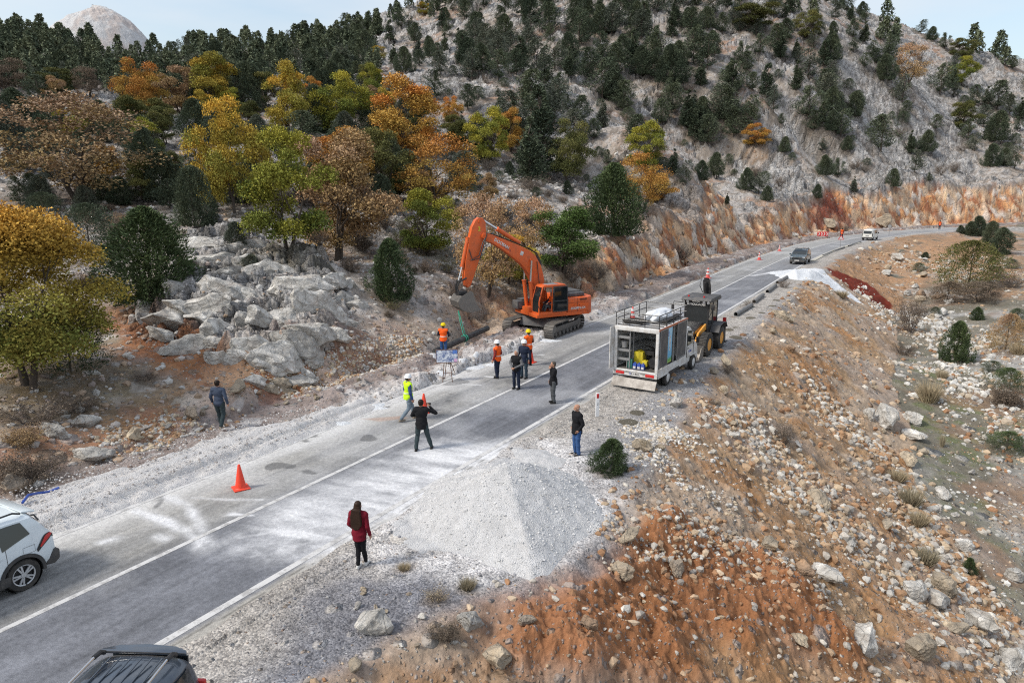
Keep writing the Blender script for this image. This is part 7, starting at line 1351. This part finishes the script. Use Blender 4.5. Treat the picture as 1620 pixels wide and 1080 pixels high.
e3 = person(668, 711, 1.78, dd(-4), 'man in black jacket seen from behind raising a phone', dict(kL=(-.14, .02, .50), aL=(-.17, -.12, .09), kR=(.17, .06, .50), aR=(.27, .12, .09), eR=(.43, .12, 1.28), wR=(.22, .26, 1.46), eL=(-.30, .06, 1.20), wL=(-.24, .24, 1.12)), top=BLK, legs=TEAL, coat=.03)
MB().box((.17, .36, 1.52), (.15, .012, .08), bev=.004).build('phone', P_BLACK, e3)
person(571, 897, 1.68, dd(-14), 'woman with long dark hair in burgundy blazer and black trousers', dict(kL=(-.06, .03, .48), aL=(-.05, -.04, .09), kR=(.07, .05, .50), aR=(.07, .16, .09), eL=(-.24, -.02, 1.16), wL=(-.20, .12, .98), eR=(.25, -.06, 1.16), wR=(.27, .02, .92)), top=BURG, legs=BLK, shoes=SHOEW, hair=HAIRB, long_hair=True, coat=.03, slim=.93)
person(787, 598, 1.78, dd(62), 'man in orange vest, maroon sleeves and white helmet facing the pipe', dict(kL=(-.09, .02, .50), aL=(-.08, -.03, .09), kR=(.08, .03, .50), aR=(.09, .05, .09)), top=MAR, vest=V_OR, legs=NAVY, shoes=SHOE, helmet=HW_)
person(817, 615, 1.76, dd(148), 'grey haired man in black body warmer with hands clasped in front', dict(eL=(-.29, .02, 1.18), wL=(-.07, .24, 1.04), eR=(.29, .02, 1.18), wR=(.05, .25, 1.03)), top=GRS, vest=BLK, legs=NAVY, hair=HAIRG)
person(829, 598, 1.80, dd(150), 'man in dark jacket and white helmet behind the grey haired man', top=NAVY, legs=cloth('jeans_dark', (.035, .055, .075)), helmet=HW_, coat=.02)
person(836, 578, 1.80, dd(38), 'worker with yellow helmet and orange vest standing beside the group', dict(eR=(.27, .02, 1.18), wR=(.16, .22, 1.02), kL=(-.12, .04, .50), aL=(-.16, .0, .09)), top=BRN, vest=V_OR, legs=BLK, helmet=HY)
e9 = person(875, 637, 1.76, dd(100), 'man in black jacket and grey trousers on the phone in the right lane', dict(eL=(-.24, .10, 1.22), wL=(-.10, .14, 1.50), eR=(.25, -.06, 1.17), wR=(.25, .05, .93)), top=BLK, legs=GREYT, coat=.02, hair=cloth('hair_mid', (.07, .06, .05)))
person(912, 720, 1.78, dd(112), 'balding bearded man in black jacket and blue jeans on the shoulder', dict(eL=(-.29, -.05, 1.17), wL=(-.21, .05, .96), eR=(.29, -.05, 1.17), wR=(.21, .03, .96)), top=BLK, legs=JEAN, hair=HAIRG, coat=.03, bald=True)
person(702, 563, 1.78, dd(-12), 'worker in orange vest and yellow helmet standing by the pipe', dict(eL=(-.27, .04, 1.18), wL=(-.20, .24, 1.06), eR=(.27, .04, 1.18), wR=(.20, .24, 1.06)), top=NAVY, vest=V_OR, legs=JEAN, helmet=HY, z=-.2)
person(1331, 378, 1.80, dd(10), 'distant flagman in orange vest standing on the road', dict(kL=(-.14, .1, .5), aL=(-.2, .2, .09), kR=(.12, 0, .5), aR=(.14, -.16, .09)), top=MAR, vest=V_OR, legs=NAVY, detail=False)
person(1486, 363, 1.80, dd(0), 'farthest worker in orange top by the far road edge', top=MAR, vest=V_OR, legs=NAVY, detail=False)
# operator seated in the excavator cab
yawH = heading(-.89, -.46); q = Matrix.Rotation(yawH, 4, 'Z') @ Vector((.06, .99, .80)); person(0, 0, 1.74, yawH - math.pi / 2 + .0, 'excavator operator in orange vest sitting in the cab', dict(hip=(0, 0, .93), kL=(-.12, .42, .98), aL=(-.12, .55, .66), kR=(.12, .42, .98), aR=(.12, .55, .66), eL=(-.25, .12, 1.2), wL=(-.22, .36, 1.14), eR=(.25, .12, 1.2), wR=(.22, .36, 1.14)), top=NAVY, vest=V_OR, legs=GREYT, pos=(q.x + 2.0, q.y + 43.1, q.z + .02), look=.3, hair=HAIRD)

# ---------------------------------------------------------------- heaps of gravel
def mat_gravel(name, a, b, sc=26):
    t = NT(name); p = t.pos(); v = t.vor(sc, p); n = t.noise(3, 5, .7, p); f = t.noise(40, 3, .8, p); c = t.mix(t.rng(n, .3, .7), a, b); c = t.mix(1, c, t.mix(t.math('MULTIPLY', v.outputs['Distance'], 1.2), (1.15, 1.15, 1.15), (.72, .72, .73)), 'MULTIPLY')
    return t.out(c, .95, t.bump(t.math('ADD', t.math('MULTIPLY', t.math('SUBTRACT', 1, v.outputs['Distance']), .03), t.math('MULTIPLY', n, .08)), .9, 1.0), spec=.1)
G_WH = mat_gravel('gravel_pale', (.55, .545, .54), (.74, .735, .73), 46); G_PK = mat_gravel('gravel_pinkish', (.60, .58, .565), (.76, .745, .73), 44); G_SN = mat_gravel('powder_white', (.72, .74, .76), (.84, .86, .88), 40)
def heap_mesh(name, cones, spread, thick, mat, label, cat, foot=None, ruts=0, res=.06, seed=900, rough=.05, kind=None, group=None, soft=.6):
    """cones: (x, y, peak z, slope); spread: ground polygon for the thin layer"""
    xs = [c[0] for c in cones] + [p[0] for p in spread]; ys = [c[1] for c in cones] + [p[1] for p in spread]; r_ = max([c[2] / c[3] for c in cones] + [0]) + .5 if cones else .5
    x = np.arange(min(xs) - r_, max(xs) + r_, res); y = np.arange(min(ys) - r_, max(ys) + r_, res); X_, Y_ = np.meshgrid(x, y, indexing='ij'); g = grid_lookup(GZ, X_, Y_); onr = np.abs(road_st(X_, Y_)[1]) < RW; g = np.where(onr, .0, g)
    n = fbm(X_ * 1.2, Y_ * 1.2, 4, seed); n2 = fbm(X_ * 5, Y_ * 5, 3, seed + 7); top = g - .4
    for cx, cy, pz, sl in cones:
        d = np.hypot(X_ - cx, Y_ - cy); d = np.sqrt(d * d + .16) - .25; d = d * (1 + .10 * fbm(X_ * .9 + 5, Y_ * .9, 3, seed + 11)); ang = np.arctan2(Y_ - cy, X_ - cx); c_ = pz - sl * d * (1 + .12 * np.sin(ang * 3 + seed) + .08 * np.sin(ang * 7)) + rough * (n * 1.5 + n2) + .06 * ridged(ang * 3.5, d * .4, 3, seed + 3) * np.clip(d, 0, 1); top = np.maximum(top, c_) if True else top
    if foot is not None: top = np.minimum(top, g + .62 * (poly_sd(X_, Y_, foot) + .12 * n + .05 * n2))
    if spread: sd_ = poly_sd(X_, Y_, spread) + .35 * n; top = np.maximum(top, g + np.where(sd_ > -.5, thick * np.tanh((sd_ + .0) / soft) + .02 * n2 * rough / .05 + ruts * .035 * np.sin(road_st(X_, Y_)[1] * 9 + 2 * n), -.4))
    keep = top > g - .12; top = np.maximum(top, g - .25); nx, ny = X_.shape; i, j = np.meshgrid(np.arange(nx - 1), np.arange(ny - 1), indexing='ij'); km = keep[:-1, :-1] | keep[1:, :-1] | keep[1:, 1:] | keep[:-1, 1:]; i, j = i[km], j[km]
    F = np.stack([i * ny + j, (i + 1) * ny + j, (i + 1) * ny + j + 1, i * ny + j + 1], -1); us = np.unique(F); mp = np.zeros(nx * ny, int); mp[us] = np.arange(len(us)); V = np.stack([X_, Y_, top], -1).reshape(-1, 3)[us]
    me = fast_mesh(name, V, mp[F], True); me.materials.append(mat); o = link(bpy.data.objects.new(name, me)); tag(o, label, cat, group, kind); return (X_, Y_, top, top - g)
c1_ = ray_z(835, 758, 1.25); c2_ = ray_z(800, 745, 1.0); c3_ = ray_z(870, 800, .75); c4_ = ray_z(830, 870, .25)
S1 = g0([(715, 755), (770, 728), (860, 728), (890, 745), (880, 800), (800, 880), (700, 880), (650, 866), (628, 845), (660, 795)])
FT = g0([(655, 800), (700, 752), (760, 722), (830, 715), (890, 738), (930, 772), (955, 810), (950, 838), (900, 872), (872, 905), (840, 921), (800, 905), (760, 888), (700, 872), (650, 845)])
PILE = heap_mesh('gravel_pile', [(c1_[0], c1_[1], 1.85, .66), (c2_[0], c2_[1], 1.2, .50), (c3_[0], c3_[1], 1.05, .54), (c4_[0], c4_[1], .55, .42)], S1, .055, G_WH, 'big pale grey gravel pile spilling from the road over the embankment', 'gravel pile', res=.05, foot=FT)
sgl = ray_z(870, 720, 0); heap_mesh('gravel_pile', [], g0([(800, 708), (860, 712), (895, 728), (880, 742), (820, 735)]), .12, G_WH, 'thin gravel patch on the shoulder just behind the big pile', 'gravel pile', seed=930)
Sp = [tuple(road_pt(np.array(s), np.array(t))) for s, t in ((-3, -HW - .3), (6, -HW - .15), (12, -HW - .1), (17, -HW - .0), (22.5, -HW - .2), (20, -HW - 1.3), (16.5, -HW - 2.4), (10, -HW - 3.0), (5, -HW - 3.3), (-3, -HW - 3.6))]
heap_mesh('gravel_spread', [], Sp, .26, G_PK, 'long pale gravel strip laid beside the left lane', 'gravel pile', res=.06, seed=950, rough=.05, soft=.7, ruts=1)
w1 = ray_z(1277, 428, .9); w2 = ray_z(1262, 431, .6); w3 = ray_z(1292, 431, .5)
heap_mesh('powder_heap', [(w1[0], w1[1], 1.45, .62), (w2[0], w2[1], 1.0, .52), (w3[0], w3[1], .9, .5)], g0([(1212, 431), (1245, 427), (1290, 424), (1310, 430), (1306, 440), (1270, 444), (1240, 440)]), .10, G_SN, 'bright white powder heap blocking the right lane before the dark car', 'powder heap', res=.12, seed=970, rough=.08, foot=g0([(1222, 432), (1250, 424), (1280, 418), (1306, 424), (1312, 432), (1302, 440), (1262, 443), (1235, 440)]))
heap_mesh('powder_streak', [], px2poly([(1286, 432), (1304, 434), (1330, 452), (1358, 474), (1364, 480), (1340, 470), (1312, 453), (1288, 441)]), .14, G_SN, 'white powder streak running down the embankment from the heap', 'powder heap', res=.12, seed=975)
for i, (u, v, w, t_) in enumerate([(441, 697, .8, .14), (520, 672, 1.0, .14), (495, 664, .6, .12), (540, 658, .7, .12), (586, 642, 1.0, .14), (745, 584, .9, .10), (710, 592, .6, .08), (765, 578, .8, .08), (870, 540, .8, .06), (690, 562, .5, .08)]):
    c = cast(u, v); pl_ = [(c[0] + math.cos(a) * w * .55 * (1.3 + .4 * math.sin(a * 3 + i)) * (1 if True else 1), c[1] + math.sin(a) * w * .55 * (.8 + .3 * math.cos(a * 2 + i))) for a in np.linspace(0, 6.28, 14)[:-1]]
    heap_mesh('powder_patch', [], pl_, t_, G_SN, ['white powder patch nearest the cone along the dug edge', 'white powder patch on the dug earth left of the lime vest', 'small white powder patch above its larger neighbour', 'white powder patch left of the lime vest man', 'white powder patch just behind the lime vest man', 'white powder patch right of the sign easel', 'white powder patch under the sign easel', 'white powder patch between easel and helmeted men', 'thin white powder patch by the excavator track', 'white powder on the earth below the pipe'][i], 'powder patch', res=.06, seed=980 + i, group='white powder patches along the dug edge', soft=.3)
# loose chippings on the pile
r = np.random.default_rng(57); q_ = np.stack([r.uniform(-4, 19, 9000), -HW - r.uniform(.2, 3.4, 9000)], 1); pp_ = road_pt(q_[:, 0], q_[:, 1]); ok_ = poly_sd(pp_[:, 0], pp_[:, 1], Sp) > -.4; pp_ = pp_[ok_]
me = scatter_stones('chippings', np.stack([pp_[:, 0], pp_[:, 1], grid_lookup(GZ, pp_[:, 0], pp_[:, 1]) + .24], 1), .012 + .035 * r.random(len(pp_))**4, np.array([(.50, .47, .45), (.60, .58, .56), (.34, .31, .29)])[r.integers(3, size=len(pp_))] * 1.0, 58); me.materials.append(M_st); tag(link(bpy.data.objects.new('chippings', me)), kind='stuff')
r = np.random.default_rng(55); X_, Y_, T_, H_ = PILE; k = np.nonzero((H_ > .04).ravel())[0]; k = r.choice(k, 4500); P_ = np.stack([X_.ravel()[k] + r.uniform(-.03, .03, len(k)), Y_.ravel()[k] + r.uniform(-.03, .03, len(k)), T_.ravel()[k]], 1)
me = scatter_stones('chippings', P_, .010 + .028 * r.random(len(k))**3, np.array([(.56, .56, .55), (.66, .65, .64), (.46, .46, .46)])[r.integers(3, size=len(k))] * 1.0, 56); me.materials.append(M_st); tag(link(bpy.data.objects.new('chippings', me)), kind='stuff')

# ---------------------------------------------------------------- signs, posts, pipes, hose
def easel():
    p = ray_z(708, 603, 0); e = empty('sign_easel', (p[0], p[1], .01), R(6), label='easel with a blue and white site map at the road edge', cat='sign')
    t = NT('map_print'); v = t.vor(9, t.obj()); n = t.noise(7, 6, .8, t.obj()); c = t.mix(t.rng(n, .42, .58), (.06, .10, .24), (.55, .58, .62)); c = t.mix(t.math('LESS_THAN', v.outputs['Distance'], .25), c, (.10, .13, .22)); mm = t.out(c, .5)
    T = Matrix.Translation((0, 0, 1.18)) @ Euler((-.30, 0, 0)).to_matrix().to_4x4(); b = MB(T).box((0, 0, 0), (.98, .025, .58)).build('board', mm, e); m = MB(T)
    for z in (-.30, .30): m.box((0, -.006, z), (1.02, .045, .03))
    for x in (-.50, .50): m.box((x, -.004, 0), (.03, .042, .57))
    m.build('frame', P_WOOD, b); MB(T).box((.38, -.017, -.2), (.14, .006, .14)).build('map_inset', cloth('inset', (.5, .3, .45)), b); MB(T).box((.36, -.016, .18), (.2, .006, .16)).build('map_title', cloth('title_blue', (.08, .16, .42)), b)
    for a, b_ in (((-.12, -.02, 1.1), (-.22, -.16, 0)), ((.12, -.02, 1.1), (.22, -.16, 0)), ((-.02, .05, 1.05), (-.12, .40, 0)), ((.10, .05, 1.05), (.34, .42, .30))): MB().tube([a, b_], .018, 8).build('leg', P_WOOD, e)
    MB().tube([(-.18, -.11, .42), (.18, -.11, .42)], .014).build('crossbar', P_WOOD, e)
easel()
def post():
    p = ray_z(945, 659, 0); e = empty('marker_post', (p[0], p[1], p[2]), R(20), label='white marker post with red reflector on the gravel shoulder', cat='marker post'); m = MB(); m.prism([(-.08, 0), (.08, 0), (.07, .05), (-.07, .05)], 0, .96, 'z', .008); m.build('post', paint('post_white', (.85, .85, .85), .5, dirt=.1), e); MB().box((0, -.004, .84), (.10, .012, .18), bev=.004).build('reflector', P_RED, e); text('3 7 5', .055, P_BLACK, e, Matrix.Translation((0, -.006, .52)) @ Euler((math.pi / 2, math.pi / 2, 0)).to_matrix().to_4x4(), name='numbers')
post()
def barrier():
    p = ray_z(1301, 377, 0); e = empty('barrier_sign', (p[0], p[1], 0), R(-18), label='red and white chevron board on the left edge of the distant road', cat='road sign'); MB().box((0, 0, .75), (1.75, .04, .75), bev=.01).build('board', P_RED, e)
    for k in range(4):
        x = -.62 + .42 * k; m = MB(); m.prism([(x - .12, .47), (x + .02, .47), (x + .2, .75), (x + .02, 1.03), (x - .12, 1.03), (x + .06, .75)], -.026, -.021, 'y'); m.build('chevron', P_WHITE, e)
    for s_ in (-1, 1): MB().box((s_ * .7, .05, .55), (.05, .05, 1.1)).build('leg', P_GREYM, e)
barrier()
def roadsign(u, v, h, rz, lb):
    p = ray_z(u, v, 0); e = empty('road_sign', (p[0], p[1], 0), rz, label=lb, cat='road sign'); MB().cyl((0, 0, 0), (0, 0, h), .035, n=10).build('post', P_GREYM, e); q = [(-.42, h - .72), (.42, h - .72), (0, h)]; MB().prism(q, -.05, -.035, 'y').build('plate', P_RED, e); MB().prism([(-.27, h - .64), (.27, h - .64), (0, h - .18)], -.056, -.050, 'y').build('inner_plate', P_WHITE, e)
roadsign(1329, 392, 1.9, R(-12), 'triangular warning sign on a thin post before the flagman'); 
def plainpost(u, v, h): p = ray_z(u, v, 0); e = empty('road_sign', (p[0], p[1], 0), R(-40), label='small pale sign on a post beyond the white van', cat='road sign'); MB().cyl((0, 0, 0), (0, 0, h), .04, n=8).build('post', P_GREYM, e); MB().cyl((0, -.05, h - .3), (0, -.03, h - .3), .3, n=20).build('plate', P_GREYM, e)
plainpost(1406, 373, 2.0)
for i, (a, b, lb) in enumerate([((1164, 497), (1189, 482), 'nearest and longest black pipe beside the edge line'), ((1193, 477), (1207, 466), 'second black pipe along the edge line'), ((1214, 461), (1227, 451), 'third black pipe along the edge line'), ((1230, 447), (1245, 438), 'fourth black pipe ending at the white heap'), ((1302, 404), (1316, 398), 'dark pipe past the white heap on the shoulder'), ((1318, 397), (1336, 391), 'thin dark pipe by the warning sign'), ((1342, 389), (1362, 382), 'last dark pipe before the white van')]):
    A, B = Vector(ray_z(*a, .15)), Vector(ray_z(*b, .15)); d = (B - A).normalized(); m = MB(); n = 20; q = d.to_track_quat('Z', 'Y'); rr = .15 if i < 4 else .10; V = []
    for P_, r_ in ((A, rr), (B, rr), (B, rr * .86), (A, rr * .86)): V += [P_ + q @ Vector((math.cos(k / n * 6.2832) * r_, math.sin(k / n * 6.2832) * r_, 0)) for k in range(n)]
    m._add(V, [[j * n + k, j * n + (k + 1) % n, ((j + 1) % 4) * n + (k + 1) % n, ((j + 1) % 4) * n + k] for j in range(4) for k in range(n)]); o = m.build('pipe', P_PIPEG, None); tag(o, lb, 'pipe', 'black pipes along the right shoulder')
# pale kerb on the right edge of the bend
Sk = np.arange(91, 126, .5); m = MB(); pts_ = [road_pt(np.array(s), np.array(HW + .45)) for s in Sk]
for a, b in zip(pts_[:-1], pts_[1:]): dx, dy = b - a; m.box(((a[0] + b[0]) / 2, (a[1] + b[1]) / 2, .06), (math.hypot(dx, dy) + .01, .45, .16), rz=math.atan2(dy, dx))
o = m.build('kerb', paint('kerb_concrete', (.48, .45, .38), .9, dirt=.4, coat=0)); tag(o, kind='structure')
P_ = [cast(u, v) for u, v in ((38, 811), (48, 803), (62, 796), (78, 789), (96, 785))]; m = MB(); m.tube([(p[0], p[1], p[2] + .30 + .08 * math.sin(i * 1.5)) for i, p in enumerate(P_)], .035, 10); tag(m.build('hose', P_BLUE), 'blue hose lying behind the white car', 'hose')
p = cast(746, 579); m = MB(); m.lathe([(.13, 0), (.17, .28), (.18, .29), (.16, .29), (.12, .03)], (p[0], p[1], p[2]), cap=True); tag(m.build('bucket', P_WHITE), 'white pail at the dug edge right of the easel', 'bucket')

# things that would share a label are told apart by the landmark they stand next to, then by their order there
LM = [('the quarry heap', 150, 40), ('the lone yellow oak', 458, 160), ('the rust oak', 222, 150), ('the broad orange oak', 640, 190), ('the scree lime oak', 775, 220), ('the tallest cypress', 850, 220), ('the round olive tree', 900, 250), ('the golden oak', 372, 250), ('the wide brown oak', 125, 240), ('the large road cut juniper', 968, 320), ('the thin orange oak', 1015, 290), ('the excavator', 800, 430), ('the yellowish crest oak', 1198, 30), ('the pale crest oak', 1276, 50), ('the tiny golden oak', 1196, 215), ('the faded cliff oak', 1436, 100), ('the lime ridge oak', 1524, 115), ('the olive cliff oak', 1520, 190), ('the red cut patch', 1310, 330), ('the white van', 1378, 370), ('the small orange oak', 716, 180), ('the round crest olive', 586, 120), ('the walking man', 350, 640), ('the green sapling', 1534, 905), ('the grey slope block', 747, 988), ('the four boulder chain', 1260, 890), ('the upright valley juniper', 1512, 540), ('the tall bare shrub', 1435, 490), ('the turning oak', 45, 470), ('the russet oak', 545, 320), ('the big round juniper', 240, 400), ('the cone shaped juniper', 617, 430), ('the embankment shrub', 1240, 680), ('the service truck', 1030, 550), ('the bright shoulder bush', 967, 715), ('the white boulder row', 1402, 665)]
bpy.context.view_layer.update()
def pix(o): p = o.matrix_world.translation; y2 = p.y * math.cos(PITCH) - (p.z - CAM_H) * math.sin(PITCH); up = p.y * math.sin(PITCH) + (p.z - CAM_H) * math.cos(PITCH); return 810 + FPX * p.x / y2, 540 - FPX * up / y2
def groups_():
    D = {}
    for o in bpy.data.objects:
        if o.parent is None and 'label' in o: D.setdefault(o['label'], []).append(o)
    return [v for v in D.values() if len(v) > 1]
for V in groups_():
    for o in V:
        u, v = pix(o); n_, a, b = min(LM, key=lambda q: math.hypot(q[1] - u, (q[2] - v) * 1.6)); l = o['label']
        for cut_ in (' standing', ' on the', ' in the', ' around', ' below', ' along', ' left of', ' behind', ',', ' loose rocks', ' rubble', ' embankment', ' valley', ' limestone'): l = l.split(cut_)[0]
        dx, dy = u - a, (v - b) * 1.6; far = 'just ' if math.hypot(dx, dy) < 30 else ('far ' if math.hypot(dx, dy) > 90 else '')
        way = ('right of' if dx > 0 else 'left of') if abs(dx) > 2.2 * abs(dy) else ('below' if dy > 0 else 'above') if abs(dy) > 2.2 * abs(dx) else ('below and right of' if dx > 0 and dy > 0 else 'below and left of' if dy > 0 else 'above and right of' if dx > 0 else 'above and left of'); o['label'] = f'{l} {far}{way} {n_}'
NTH = ['first', 'second', 'third', 'fourth', 'fifth', 'sixth', 'seventh', 'eighth', 'ninth', 'tenth']
for V in groups_():
    V.sort(key=lambda o: pix(o)[0])
    for i, o in enumerate(V): o['label'] = f"{o['label'].replace(' and right of', ' right of').replace(' and left of', ' left of').replace(' far ', ' ')}, {NTH[min(i, 9)]} from left"
